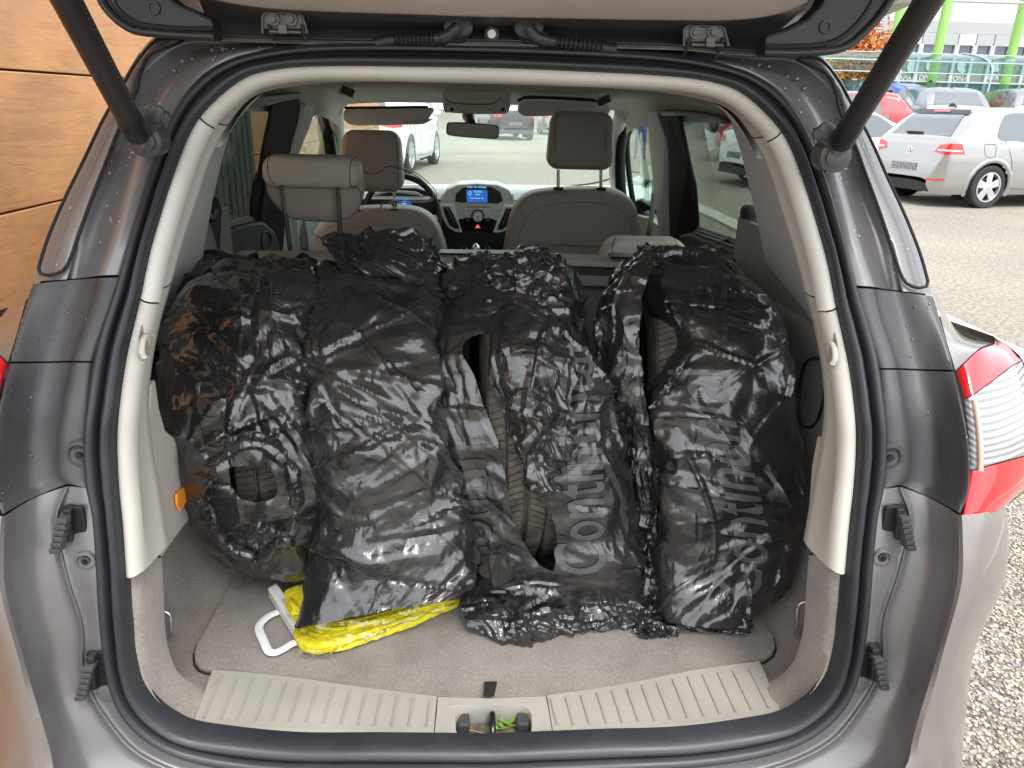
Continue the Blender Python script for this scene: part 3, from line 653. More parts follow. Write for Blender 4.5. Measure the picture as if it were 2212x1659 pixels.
for dz, dv in ((0, 0), (1, 4)):
    q = trail([(u, v+3+dv) for u, v in eB], .388-.004*dz); V, F = tube(q, .0014, 6); part("drip_rail", (V, F), m_steel, TG)
# outer skin over the top of it all
sk_ = []
for (y, z, hw) in ((.52, 1.605, .50), (.42, 1.63, .56), (.30, 1.66, .60), (.1, 1.72, .62), (-.2, 1.82, .62), (-.42, 1.92, .60)):
    sk_.append([(hw*s, y, z-.03*abs(s)**2.5) for s in np.linspace(-1, 1, 30)])
mesh("tailgate_skin", np.array(sk_).reshape(-1, 3), grid_faces(6, 30), m_paint, TG, solid=.004)
for sg in (1, -1):
    if sg < 0:
        o_ = [(215, -6), (222, 12), (238, 33), (262, 55), (290, 70), (340, 77), (400, 81), (463, 84), (463, 62), (455, 40), (420, 22), (380, 5), (360, -10), (360, -60), (215, -60)]
        lip = [(214, -10), (222, 12), (238, 33), (262, 55), (290, 70), (340, 77), (400, 81), (464, 84)]
        step = [(462, 62), (400, 62), (340, 58), (300, 52), (275, 38), (250, 14), (240, -10)]
    else:
        o_ = [(1930, -6), (1912, 24), (1890, 52), (1862, 80), (1838, 100), (1808, 112), (1760, 117), (1708, 119), (1650, 118), (1652, 98), (1656, 76), (1700, 62), (1745, 40), (1775, 10), (1790, -20), (1790, -60), (1930, -60)]
        lip = [(1932, -10), (1912, 24), (1890, 52), (1862, 80), (1838, 100), (1808, 112), (1760, 117), (1708, 119), (1650, 118)]
        step = [(1652, 100), (1700, 100), (1760, 98), (1800, 90), (1830, 72), (1858, 45), (1885, 5), (1890, -10)]
    part("tailgate_corner_trim", prism(pz(o_, .335), .335, .375), m_blkdust, TG, bev=.004, smooth=False)
    V, F = tube(crom(np.array([P(u, v-5, y=.332) for u, v in lip]), 60), .0055, 10); part("corner_trim_lip", (V, F), m_blkdust, TG)
    V, F = tube(crom(np.array([P(u, v, y=.334) for u, v in step]), 50), .0035, 8); part("corner_trim_fold", (V, F), m_blk, TG)
    cu, cv = ((332, 17) if sg < 0 else (1783, 58))
    c = P(cu, cv, y=.334); V, F = tube([c, c+np.array([0, -.002, 0]), c+np.array([0, -.002, 0]), c+np.array([0, .004, 0])], [.009, .0085, .0055, .0045], 20); part("trim_plug", (V, F), m_blk, TG)
    # hinges
    H = sub_empty("tailgate_hinge"); h0 = (563, 26) if sg < 0 else (1474, 54); yb = .372
    pp = lambda a, b, y=yb: P(h0[0]+a, h0[1]+b, y=y)
    fr = [pp(4, 46), pp(4, 10), pp(8, 3), pp(14, 1), pp(84, 3), pp(90, 8), pp(96, 30), pp(100, 46)]
    V, F = tube(fr, .0022, 8); part("hinge_plate_rim", (V, F), m_hinge, H)
    part("hinge_plate", prism([(q[0], q[2]) for q in (pp(4, 36), pp(4, 8), pp(12, 2), pp(86, 4), pp(94, 24), pp(96, 36))], yb+.001, yb+.005), m_hinge, H, bev=.0005, smooth=False)
    for a in (28, 66):
        c = pp(a, 16, yb-.001); V, F = tube([c, c+np.array([0, -.002, 0])], [.0085, .0085], 20); part("bolt_washer", (V, F), m_hinge, H)
        V, F = tube([c, c+np.array([0, -.006, 0])], [.0052, .0048], 6); part("bolt_head", (V, F), m_hinge, H, smooth=False)
    V, F = tube([pp(20, 42, yb-.012), pp(88, 44, yb-.012)], .0026, 12); part("hinge_pin", (V, F), m_hinge, H)
    part("hinge_tongue", prism([(q[0], q[2]) for q in (pp(44, 28), pp(62, 29), pp(64, 50), pp(44, 49))], yb-.010, yb-.018), m_hinge, H, bev=.001, smooth=False)
    for a in (17, 89):
        q0, q1 = pp(a, 36, yb-.01), pp(a+(1 if sg < 0 else 3), 74, .40); mid = (q0+q1)/2
        V, F = prism([(q0[1]-.004, q0[2]+.006), (q1[1]-.004, q1[2]-.004), (q1[1]+.012, q1[2]-.004), (q0[1]+.012, q0[2]+.006)], q0[0]-.002, q0[0]+.002, 'x'); part("hinge_arm", (V, F), m_hinge, H, smooth=False)
    # cable bellows
    W = sub_empty("cable_bellows")
    L_ = [(812, 95), (830, 90), (862, 86), (900, 85), (945, 83), (965, 78), (982, 66), (990, 58)] if sg < 0 else [(1142, 60), (1148, 70), (1162, 82), (1190, 89), (1230, 94), (1270, 99), (1305, 104), (1330, 108)]
    q = crom(np.array([P(u, v, y=.385) for u, v in L_]), 180); s = np.linspace(0, 1, 180)
    sm = (s > .22)*(s < .68) if sg < 0 else (s > .34)*(s < .86)
    r_ = .0085+.0022*np.sin(s*180*.62*1.15)*sm + .002*np.where(sg < 0, s > .75, s < .25)
    V, F = tube(q, r_, 14); part("rubber_bellows", (V, F), m_blkdust, W, sharp=80)
    e_ = q[-1] if sg < 0 else q[0]; V, F = tube([e_+np.array([0, .006, 0]), e_+np.array([0, -.004, .003]), e_+np.array([0, -.006, .003])], [.022, .021, .016], 24); part("rubber_grommet", (V, F), m_blk, W)
c = P(1062, 74, y=.40); part("bump_stop", tube([c+np.array([0, .01, 0]), c+np.array([0, -.002, 0]), c+np.array([0, -.006, 0])], [.011, .0105, .006], 18), m_steel, TG)
# roof shell of the car
rs = []
for (y, z, hw) in ((.50, 1.60, .50), (.9, 1.635, .55), (1.6, 1.65, .57), (2.2, 1.62, .56), (2.5, 1.57, .54)):
    rs.append([(hw*s, y, z-.05*abs(s)**3) for s in np.linspace(-1, 1, 24)])
mesh("roof", np.array(rs).reshape(-1, 3), grid_faces(5, 24), m_paint, CAR, solid=.004)
# ------------------------------------------------------------------ cargo bay: floor, side carpets, panels
thl = np.r_[np.linspace(ae+1, -60, 50), np.linspace(-61, -89.9, 24)]
q0 = sample(rin, thl); q0[:, 1] += .014; rd_ = q0-np.array([0, 0, ZC]); rd_[:, 1] = 0; rd_ /= np.linalg.norm(rd_, axis=1)[:, None]; q0 += rd_*.012
def side(q, f, dy):
    r = q.copy(); r[:, 1] += dy; return np.array([f(p) for p in r])
Lp = [q0]
def f1(p): return np.array([p[0]-.004 if p[0] > .4 else p[0], p[1], max(p[2], .612)])
q1_ = q0-rd_*.012-[0, .014, 0]
a1 = side(q1_, lambda p: np.array([p[0]-.002*min(1,p[0]/.4), p[1], p[2]]), .012)
a2 = side(q1_, lambda p: np.array([p[0]-.008*min(1, p[0]/.4), p[1], p[2]-.062*np.clip((.80-p[2])/.09, 0, 1)]), .030)
a3 = side(q1_, lambda p: np.array([p[0]+.0, p[1], max(p[2]-.045, .600)]), .10)
a4 = side(q1_, lambda p: np.array([p[0]+.085*min(1, max(0, p[0]-.2)/.2), p[1], max(p[2]-.05, .600)]), .17)
a5 = side(q1_, lambda p: np.array([p[0]+.10*min(1, max(0, p[0]-.2)/.2), p[1], max(p[2]-.05, .600)]), .32)
a6 = side(q1_, lambda p: np.array([p[0]*(1.0 if p[0] < .3 else 1.1), p[1], max(p[2]-.05, .600)]), .52)
a7 = a6+np.array([0, .5, 0])
tub = np.array([q0, a1, a2, a3, a4, a5, a6, a7]); tub = resample(tub.transpose(1, 0, 2), 74, 60).transpose(1, 0, 2)
mesh("side_carpet", tub.reshape(-1, 3), grid_faces(*tub.shape[:2]), m_carpet, CAR, flip=True, sharp=80); mesh("side_carpet", mirror(tub).reshape(-1, 3), grid_faces(*tub.shape[:2]), m_carpet, CAR, sharp=80)
m_panel = M("quarter_plastic", (.3, .29, .27), .6, nodes=grain(800, .3, .0004, (.29, .28, .262), (.35, .34, .315), (.5, .68), 4))
for sg in (1, -1):
    # wheelhouse panel between floor and window ledge
    sec = [(.505, .16, .86), (.545, .19, .88), (.585, .30, .90), (.60, .5, .92), (.61, .9, .92), (.615, 1.2, .92)]
    rows_ = []
    for x, y, z in sec:
        rows_.append([(sg*(x-.005), y, z-.15), (sg*x, y, z), (sg*(x+.010), y, z+.06), (sg*(x+.014), y, z+.10), (sg*(x+.012), y, 1.06), (sg*(x+.02), y, 1.085), (sg*(x+.06), y, 1.10), (sg*(x+.12), y, 1.105)])
    R_ = resample(np.array(rows_), 40, 24); mesh("quarter_trim_panel", R_.reshape(-1, 3), grid_faces(*R_.shape[:2]), m_panel, CAR, flip=sg < 0, sharp=60)
    # carpet on the wheelhouse hump
    q = P(1768, 840, x=.61)*[sg, 1, 1]
    V, F = tube(crom(np.array([(sg*.60, q[1]+a, q[2]+b) for a, b in ((-.03, .05), (-.045, .0), (-.03, -.06), (.02, -.08), (.05, -.05), (.05, .03), (.0, .06))]), 50, True), .003, 8, True); part("speaker_grille_rim", (V, F), m_blk)
    # lashing eye
    e0 = P(1745, 1300, x=.535) if sg > 0 else P(345, 1320, x=-.535)
    e1 = P(1735, 1385, x=.535) if sg > 0 else P(352, 1385, x=-.535)
    V, F = tube(crom(np.array([e0+[sg*.02, 0, 0], e0+[sg*.002, 0, .0], e0+[-sg*.012, .002, -.008], (e0+e1)/2+[-sg*.014, 0, 0], e1+[-sg*.012, .002, .008], e1+[sg*.002, 0, 0], e1+[sg*.02, 0, 0]]), 50), .0036, 10); part("lashing_eye", (V, F), m_chrome)
# beige side panel reaching into the bay, its lower edge slanting up to the front
for sg in (1, -1):
    LP = ((296, 1262), (318, 1250), (345, 1212), (380, 1160), (417, 1113), (450, 1062), (470, 1010), (440, 965), (390, 955), (358, 930), (344, 880), (336, 820), (328, 830), (322, 900), (318, 1000)) if sg > 0 else ((296, 1262), (318, 1250), (338, 1222), (348, 1190), (350, 1100), (345, 1000), (335, 935), (326, 940), (318, 1000))
    q = [P(u, v, x=-.474-.05*max(0, u-330)/140)*[-(-sg), 1, 1] if 0 else P(u, v, x=-.474-.05*max(0, u-330)/140)*[sg, 1, 1] for u, v in LP]
    q2 = [a-np.array([sg*.02, 0, 0]) for a in q]; k = len(q)
    part("side_trim_panel", (q+q2, [tuple(range(k)), tuple(range(2*k-1, k-1, -1))]+[(i, (i+1) % k, (i+1) % k+k, i+k) for i in range(k)]), m_trim, smooth=False, bev=.003)
    part("quarter_side_wall", box(sg*.632, .74, 1.06, .012, .66, .32), m_panel, smooth=False)
# amber interior lamp low on the left trim
am = [(377, 1068), (405, 1042), (409, 1052), (412, 1062), (385, 1104), (378, 1090)]
qa = [P(u, v, x=-.474-.05*max(0, u-330)/140+.004) for u, v in am]; V = [tuple(q) for q in qa]+[tuple(q+np.array([.004, 0, 0])) for q in qa]; k = len(qa)
part("amber_lamp", (V, [tuple(range(k)), tuple(range(2*k-1, k-1, -1))]+[(i, (i+1) % k, (i+1) % k+k, i+k) for i in range(k)]), m_orange, smooth=False, bev=.001)
# sub floor
part("cargo_floor", box(0, .66, .592, 1.24, 1.0, .01), m_carpet, smooth=False)
# sill plate ------------------------------------------------------------------
zt = .634
backL = [(462, 1448), (560, 1456), (650, 1466), (737, 1479), (850, 1494), (944, 1506)]; frontL = [(418, 1562), (520, 1568), (640, 1572), (737, 1575), (840, 1578), (937, 1580)]
backR = [(1181, 1504), (1290, 1488), (1390, 1470), (1475, 1453), (1560, 1440), (1638, 1429)]; frontR = [(1194, 1576), (1300, 1573), (1400, 1569), (1475, 1564), (1580, 1552), (1688, 1539)]
def sill(name, bk, fr, mat, parent):
    b_ = crom(np.array([P(u, v, z=zt-.006) for u, v in bk]), 40); b2 = b_+[0, -.004, .005]; f_ = crom(np.array([P(u, v, z=zt) for u, v in fr]), 40)
    b0 = b_+[0, .004, -.02]; f2 = f_+[0, -.006, -.002]; f3 = f_+[0, -.012, -.008]; f4 = f_+[0, -.016, -.05]
    R_ = np.array([b0, b_, b2, b2*.99+f_*.01, b2*.01+f_*.99, f_, f2, f3, f4])
    # closed ends
    e0 = R_[:, :1].copy(); e0[..., 2] -= .03; e1 = R_[:, -1:].copy(); e1[..., 2] -= .03
    R_ = np.concatenate([e0, R_, e1], 1)
    return mesh(name, R_.reshape(-1, 3), grid_faces(*R_.shape[:2]), mat, parent, flip=True, sharp=40)
SP = sub_empty("sill_plate")
sill("sill_tread", backL, frontL, m_sill, SP); sill("sill_tread", backR, frontR, m_sill, SP)
cr_, cb_ = crom(np.array(backL, float), 100), crom(np.array(frontL, float), 100)
for side_, (bk, fr, n_) in enumerate(((backL, frontL, 14), (backR, frontR, 14))):
    bk_, fr_ = crom(np.array(bk, float), 200), crom(np.array(fr, float), 200)
    for k in range(n_):
        t = (k+.45)/n_; i = int(t*199); ub, vb = bk_[i]; uf, vf = fr_[i]
        if side_ == 0: uf -= -4; ub += 6
        else: ub -= 6; uf -= 4
        p0 = P(ub+(uf-ub)*.08, vb+(vf-vb)*.10, z=zt+.0005); p1 = P(ub+(uf-ub)*.94, vb+(vf-vb)*.90, z=zt+.0005)
        V, F = tube([p0+[0, 0, -.001], p0*.98+p1*.02, p1*.97+p0*.03, p1], [.0012, .0018, .0019, .0026], 8); part("tread_rib", (V, F), m_sill, SP)
outer = [(946, 1506), (1062, 1509), (1179, 1504), (1186, 1540), (1192, 1576), (1200, 1600), (1062, 1612), (932, 1604), (939, 1580), (943, 1545)]
inner = [(985, 1546), (995, 1534), (1006, 1526), (1062, 1524), (1126, 1524), (1140, 1532), (1147, 1545), (1148, 1573), (1143, 1589), (1128, 1586), (1062, 1586), (1010, 1587), (993, 1592), (985, 1575)]
cc = P(1064, 1556, z=zt)
def angs(L): q = np.array([P(u, v, z=zt) for u, v in L]); return q
oi, ii = crom(angs(outer), 400, True), crom(angs(inner), 400, True)
def lin(L, n=400):
    q = angs(L+[L[0]]); d = np.r_[0, np.cumsum(np.linalg.norm(np.diff(q, axis=0), axis=1))]; t = np.linspace(0, d[-1], n, endpoint=False)
    return np.stack([np.interp(t, d, q[:, i]) for i in range(3)], 1)
oi, ii = lin(outer), lin(inner)
def bya(q, th):
    a = np.arctan2(q[:, 1]-cc[1], q[:, 0]-cc[0]); o = np.argsort(a); aa = np.r_[a[o]-2*math.pi, a[o], a[o]+2*math.pi]; qq = np.vstack([q[o]]*3)
    return np.stack([np.interp(th, aa, qq[:, i]) for i in range(3)], 1)
th = np.linspace(-math.pi, math.pi, 160, endpoint=False); O_, I_ = bya(oi, th), bya(ii, th)
# front part dips to the seal
drop = np.clip((P(1062, 1590, z=zt)[1]-O_[:, 1])/.02, 0, 1)
O2 = O_.copy(); O2[:, 2] -= .012*drop
ring = np.array([O2+[0, 0, -.05], O2, O_*.15+I_*.85, I_+(O_-I_)*.03, I_+[0, 0, -.003], I_+[0, 0, -.03]])
mesh("latch_surround", ring.reshape(-1, 3), grid_faces(ring.shape[0], 160, True), m_sill, SP, flip=False, sharp=40)
fixn(SP.children[-1])
yb_, yf_ = I_[:, 1].max(), I_[:, 1].min(); xc = (I_[:, 0].max()+I_[:, 0].min())/2; wx = I_[:, 0].max()-I_[:, 0].min()
LT = sub_empty("latch_well")
part("well_back", box(xc, yb_+.002, zt-.03, wx+.02, .004, .062), m_sill, LT, smooth=False)
m_rust = M("dirty_metal", (.10, .08, .065), .8, nodes=grain(120, .6, .001, (.05, .045, .04), (.22, .17, .12), (.6, .95), 40))
part("well_floor", box(xc, (yb_+yf_)/2, zt-.036, wx+.02, yb_-yf_+.02, .006), m_rust, LT, smooth=False)
part("well_front", box(xc, yf_-.003, zt-.035, wx+.02, .004, .05), m_rust, LT, smooth=False)
for sg in (1, -1):
    part("well_block", box(xc+sg*(wx/2-.011), yb_-.016, zt-.022, .018, .024, .026), m_cover, LT, bev=.003, smooth=False)
sx = P(1063, 1550, z=zt-.02)
V, F = tube(crom(np.array([(sx[0], yb_-.004, zt-.05), (sx[0], yb_-.006, zt-.012), (sx[0], yb_-.014, zt-.004), (sx[0], yb_-.03, zt-.006), (sx[0], yf_+.012, zt-.020), (sx[0], yf_+.008, zt-.05)]), 50), .0046, 12); part("striker", (V, F), m_piano, LT)
# ------------------------------------------------------------------ cabin, from the cargo bay forward
def seat_depth(): pass
part("rear_seatback", box(0, 1.13, .80, 1.18, .06, .50), m_panel, bev=.02, smooth=False)
# load cover cassette across the bay
BC = sub_empty("load_cover_cassette")
yb = 1.05
pl = lambda L, y=yb: [(q[0], q[2]) for q in (P(u, v, y=y) for u, v in L)]
part("cassette_lid", prism(pl([(480, 556), (1062, 552+4), (1655, 578), (1655, 590), (1062, 570), (480, 571)]), yb, yb+.09), M("cassette_beige", (.42, .395, .34), .6, nodes=grain(700, .3, .0004)), BC, bev=.003, smooth=False)
part("cassette_body", prism(pl([(500, 574), (1062, 573), (1640, 594), (1640, 612), (1062, 588), (500, 589)]), yb+.006, yb+.07), M("cassette_shade_gap", (.05, .048, .045), .7), BC, smooth=False)
part("cassette_skirt", prism(pl([(505, 588), (1062, 587), (1640, 612), (1640, 640), (1062, 607), (505, 606)]), yb+.002, yb+.05), m_panel, BC, bev=.004, smooth=False)
part("cassette_slot", prism(pl([(950, 551), (1180, 554), (1180, 549), (950, 546)]), yb-.001, yb+.05), m_blk, BC, smooth=False)
part("cassette_slot", prism(pl([(1320, 559), (1630, 566), (1630, 561), (1320, 554)]), yb-.001, yb+.05), m_blk, BC, smooth=False)
# second row head restraints
def headrest(name, uL, uR, vT, vB, y, depth, mat, corner=.3, parent=CAR, tilt=0., top_in=.06, label=None):
    a = P(uL, vT, y=y); b = P(uR, vB, y=y); w_, h_ = b[0]-a[0], a[2]-b[2]; cx, cz = (a[0]+b[0])/2, (a[2]+b[2])/2
    o = np.array(rpoly(0, 0, w_, h_, min(w_, h_)*corner, 8)); o[:, 0] *= 1-top_in*(o[:, 1]/h_+.5)
    V, F = cushion(o, depth, 0, .45, 9); V = np.array(V)
    V[:, 1] += V[:, 2]*tilt; V = V+[cx, y, cz]
    o_ = part(name, (V, F), mat, parent, sharp=60, label=label); return o_, (cx, cz, w_, h_)
def seamline(pts, mat=None, parent=CAR, r=.0012, closed=False, n=60):
    q = crom(np.array(pts), n, closed); V, F = tube(q, r, 6, closed); return part("stitched_seam", (V, F), mat or m_seam, parent, fix=False)
H = sub_empty("second_row_headrest")
y2 = 1.30
# folded-forward shape: a fat top roll with a thinner perforated pad under it
a, b = P(565, 332, y=y2), P(786, 408, y=y2); w_, h_ = b[0]-a[0], a[2]-b[2]
o = np.array(rpoly(0, 0, w_, h_*1.02, h_*.42, 8)); o[:, 0] *= 1-.05*(o[:, 1]/h_+.5)
V, F = cushion(o, .050, 0, .6, 9); V = np.array(V)+[(a[0]+b[0])/2, y2, (a[2]+b[2])/2]; part("headrest_roll", (V, F), m_leather, H, sharp=70)
pad = [(572, 395), (585, 430), (604, 452), (622, 470), (650, 476), (690, 479), (740, 478), (768, 462), (781, 435), (786, 400), (780, 385), (580, 385)]
o = crom(np.array(pl(pad, y2+.01)), 60, True); V, F = cushion(o, .030, y2+.02, .6, 7); part("headrest_pad", (V, F), m_perf, H, sharp=70)
for L_ in ([(585, 336), (578, 350), (581, 380), (592, 398)], [(771, 338), (758, 350), (757, 402), (764, 404)]):
    seamline([P(u, v, y=y2-.049) for u, v in L_], parent=H)
seamline([P(u, v, y=y2-.040) for u, v in ((588, 397), (640, 401), (700, 404), (764, 403), (775, 408), (780, 425))], parent=H)
for (u0, v0, u1, v1) in ((608, 398, 628, 545), (729, 402, 738, 545)):
    V, F = tube([P(u0, v0, y=y2-.045), P(u1, v1, y=y2-.005), P(u1+2, v1+40, y=y2+.0)], .0066, 16); part("headrest_post", (V, F), m_chrome, H)
H = sub_empty("second_row_headrest")
o_, _ = headrest("headrest_roll", 1290, 1487, 511, 600, y2, .055, m_leather, .42, H, top_in=.16)
for L_ in ([(1330, 514), (1322, 530), (1326, 565)], [(1455, 513), (1463, 530), (1460, 560)]): seamline([P(u, v, y=y2-.054) for u, v in L_], parent=H)
# front seats -----------------------------------------------------------------
y1 = 1.95
def front_seat(back, hrL, posts, seam1, seam2, pocket=None):
    S = sub_empty("front_seat")
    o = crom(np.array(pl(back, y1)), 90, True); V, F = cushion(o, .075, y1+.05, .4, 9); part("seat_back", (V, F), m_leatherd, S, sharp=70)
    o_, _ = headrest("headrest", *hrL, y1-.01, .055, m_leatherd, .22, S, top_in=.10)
    uL, uR, vT, vB = hrL
    for uu in (uL+16, uR-16):
        seamline([P(uu+(3 if uu < (uL+uR)/2 else -3), vT+8, y=y1-.060), P(uu, (vT+vB)/2, y=y1-.066), P(uu, vB-8, y=y1-.060)], parent=S, r=.0009)
    for (u0, v0, u1, v1) in posts:
        V, F = tube([P(u0, v0, y=y1), P(u1, v1, y=y1)], .0062, 14); part("headrest_post", (V, F), m_chrome, S)
        c = P(u1, v1+2, y=y1); part("post_guide", box(c[0], c[1], c[2], .034, .03, .012), m_blk, S, bev=.003, smooth=False)
    seamline([P(u, v, y=y1-.024) for u, v in seam1], parent=S, r=.0011)
    for q in seam2: seamline([P(u, v, y=y1-.024) for u, v in q], parent=S, r=.0011, n=20)
    if pocket:
        V, F = tube(crom(np.array([P(u, v, y=y1-.028) for u, v in pocket]), 60), .010, 10); part("pocket_rim", (V, F), m_leatherd, S)
    return S
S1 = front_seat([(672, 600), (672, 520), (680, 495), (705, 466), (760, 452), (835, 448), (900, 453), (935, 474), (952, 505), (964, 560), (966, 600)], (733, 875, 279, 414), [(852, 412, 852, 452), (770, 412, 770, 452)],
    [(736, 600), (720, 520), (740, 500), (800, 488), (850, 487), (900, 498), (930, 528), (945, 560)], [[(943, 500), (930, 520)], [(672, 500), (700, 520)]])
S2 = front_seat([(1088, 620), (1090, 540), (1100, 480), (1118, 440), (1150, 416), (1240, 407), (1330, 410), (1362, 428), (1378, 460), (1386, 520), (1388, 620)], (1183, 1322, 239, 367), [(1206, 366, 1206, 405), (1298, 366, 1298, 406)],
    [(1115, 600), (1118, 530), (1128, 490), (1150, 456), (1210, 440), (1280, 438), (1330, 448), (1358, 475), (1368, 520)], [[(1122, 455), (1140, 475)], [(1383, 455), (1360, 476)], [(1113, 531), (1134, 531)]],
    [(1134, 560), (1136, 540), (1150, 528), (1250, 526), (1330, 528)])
# clothes hanger on the driver's restraint (its own thing)
hg = [(852, 446), (852, 440)]
HG = empty("coat_hanger", "bent chrome wire coat hanger clamped behind the driver's head restraint", "coat hanger", loc=tuple(P(852, 436, y=y1-.08)), car=True)
hb = P(852, 436, y=y1-.08)
def hpart(name, VF, mat, **k): return part(name, (np.array(VF[0])-hb, VF[1]), mat, HG, **k)
yy = y1-.075
W1 = [(840, 435), (880, 433), (920, 433), (932, 428), (936, 420), (930, 408), (905, 384), (880, 370), (850, 360), (833, 361), (822, 370), (800, 376), (787, 371)]
hpart("hanger_wire", tube(crom(np.array([P(u, v, y=yy) for u, v in W1]), 120), .0021, 8), m_chrome)
W2 = [(845, 436), (885, 437), (925, 436), (940, 428), (943, 418), (934, 404), (908, 380), (878, 365), (850, 357)]
hpart("hanger_wire", tube(crom(np.array([P(u, v, y=yy+.006) for u, v in W2]), 100), .0018, 8), m_chrome)
hpart("hanger_hook", tube(crom(np.array([P(u, v, y=yy) for u, v in ((850, 442), (832, 436), (826, 440), (823, 448), (827, 455)) ]), 40), .0032, 8), m_chrome)
hpart("hanger_clamp", tube([P(852, 420, y=yy+.03), P(852, 428, y=yy+.03), P(852, 428, y=yy+.03), P(852, 446, y=yy+.03)], [.006, .006, .011, .011], 14), m_chrome)
# ------------------------------------------------------------------ dashboard
yd = 2.62
D = sub_empty("dashboard")
pd = lambda L, y=yd: pl(L, y)
# top pad reaching to the windscreen
rowsD = []
for (y, v) in ((2.58, 432), (2.60, 418), (2.64, 410), (2.75, 404), (2.95, 400.5), (3.10, 399.5), (3.2, 402)):
    rowsD.append([P(u, v+(u-1106)*.006, y=y) for u in np.linspace(690, 1420, 30)])
mesh("dash_pad", np.array(rowsD).reshape(-1, 3), grid_faces(7, 30), m_dash, D, sharp=70)
part("dash_body", prism(pd([(690, 425), (1400, 440), (1400, 560), (690, 560)], 2.66), 2.66, 3.1), M("dash_lower", (.05, .052, .055), .6), D, smooth=False)
pod = [(950, 440), (955, 420), (968, 405), (990, 396), (1030, 393), (1075, 396), (1098, 406), (1110, 422), (1114, 442), (1112, 465), (1098, 490), (1085, 496), (1030, 499), (985, 497), (968, 488), (955, 466)]
part("console_pod", prism(pd(pod), yd-.06, yd+.1), M("console_silver", (.62, .64, .64), .45, .3), D, bev=.006, smooth=False)
hood = [(984, 432), (986, 415), (1000, 402), (1030, 397), (1062, 400), (1080, 412), (1086, 430), (1075, 436), (1030, 434), (995, 434)]
part("display_hood", prism(pd(hood), yd-.066, yd-.05), M("hood_dark", (.03, .028, .027), .6), D, bev=.003, smooth=False)
part("display_screen", prism(pd([(1008, 407), (1052, 407), (1053, 433), (1009, 433)]), yd-.0665, yd-.0685), m_screen, D, smooth=False)
def text(body, size, mat, parent, loc, rotm=None, name="lettering", extr=.0004, align='CENTER', bold=False, shear=0.):
    cu = bpy.data.curves.new(name, 'FONT'); cu.body = body; cu.size = size; cu.extrude = extr; cu.align_x = align; cu.align_y = 'CENTER'; cu.shear = shear; cu.resolution_u = 3
    if bold: cu.offset = size*.02
    o = bpy.data.objects.new(name, cu); COL.objects.link(o); dg = bpy.context.evaluated_depsgraph_get(); me = bpy.data.meshes.new_from_object(o.evaluated_get(dg)); 
    bpy.data.objects.remove(o); o = bpy.data.objects.new(name, me); COL.objects.link(o); me.materials.clear(); me.materials.append(mat); o.parent = parent
    o.location = tuple(loc); o.rotation_euler = rotm or (math.pi/2, 0, 0); return o
for (tx, u, v, s_) in (("Audio  FM  POWER", 1030, 404.5, .010), ('"COOL"', 1032, 414, .011), ("Phone", 1032, 420, .008), ("Sound  Manual  Info", 1030, 428, .0075)):
    text(tx, s_, m_text, D, P(u, v, y=yd-.0700))
V, F = tube(crom(np.array([P(u, v, y=yd-.0695) for u, v in ((1015, 413), (1018, 417), (1015, 421), (1012, 417))]), 24, True), .0009, 6, True); part("display_icon", (V, F), m_text, D)
for sg, L_ in ((-1, [(951, 437), (980, 436), (1000, 497), (985, 496), (970, 487), (956, 462)]), (1, [(1113, 440), (1086, 438), (1064, 497), (1080, 497), (1096, 488), (1110, 462)])):
    part("vent_bezel", prism(pd(L_), yd-.072, yd-.055), m_silver, D, bev=.004, smooth=False)
vents = ([(958, 443), (972, 443), (994, 488), (984, 489), (973, 482), (963, 462)], [(1106, 446), (1093, 446), (1073, 491), (1083, 491), (1094, 484), (1103, 464)])
for L_ in vents:
    vt = sub_empty("air_vent", D)
    part("vent_opening", prism(pd(L_), yd-.0725, yd-.0735), m_dark, vt, smooth=False)
    L2 = np.array(L_, float)
    for t in (.22, .42, .62, .82):
        a_ = L2[0]*(1-t)+L2[1]*t; b_ = (L2[4] if t < .5 else L2[3])*(1-t)+L2[2]*t; a_[1] += 2; b_[1] -= 1
        V, F = tube([P(a_[0], a_[1], y=yd-.074), P(b_[0], b_[1], y=yd-.074)], .0011, 6); part("vent_slat", (V, F), m_chrome if t == .42 else m_blk, vt)
part("radio_panel", prism(pd([(988, 443), (1080, 445), (1072, 480), (1058, 486), (1000, 485), (992, 478)]), yd-.068, yd-.05), M("radio_grey", (.58, .60, .61), .4, .2), D, bev=.002, smooth=False)
part("gloss_panel", prism(pd([(990, 470), (1005, 466), (1060, 467), (1073, 472), (1066, 496), (996, 496)]), yd-.070, yd-.06), m_piano, D, bev=.002, smooth=False)
c = P(1032, 467, y=yd-.07)
for r_, y_, mt in ((.029, -.004, m_piano), (.0225, -.009, m_silver), (.0195, -.014, m_piano), (.0175, -.020, m_silver), (.007, -.0215, m_chrome)):
    V, F = tube([c, c+np.array([0, y_, 0])], r_, 28); part("tuning_knob", (V, F), mt, D)
for i in range(5):
    for sgn in (-1, 1):
        cc_ = P(1032+sgn*(22+3*(i % 2)), 452+i*6, y=yd-.069); part("radio_button", box(cc_[0], cc_[1], cc_[2], .012, .004, .004), m_silver if i < 3 else m_chrome, D, bev=.001, smooth=False)
part("disc_slot", box(*P(1033, 447, y=yd-.069), .105, .003, .0022), m_blk, D, smooth=False)
for i in range(6): cc_ = P(1005+i*11, 450.5, y=yd-.069); part("radio_button", box(*cc_, .013, .004, .004), m_silver, D, bev=.001, smooth=False)
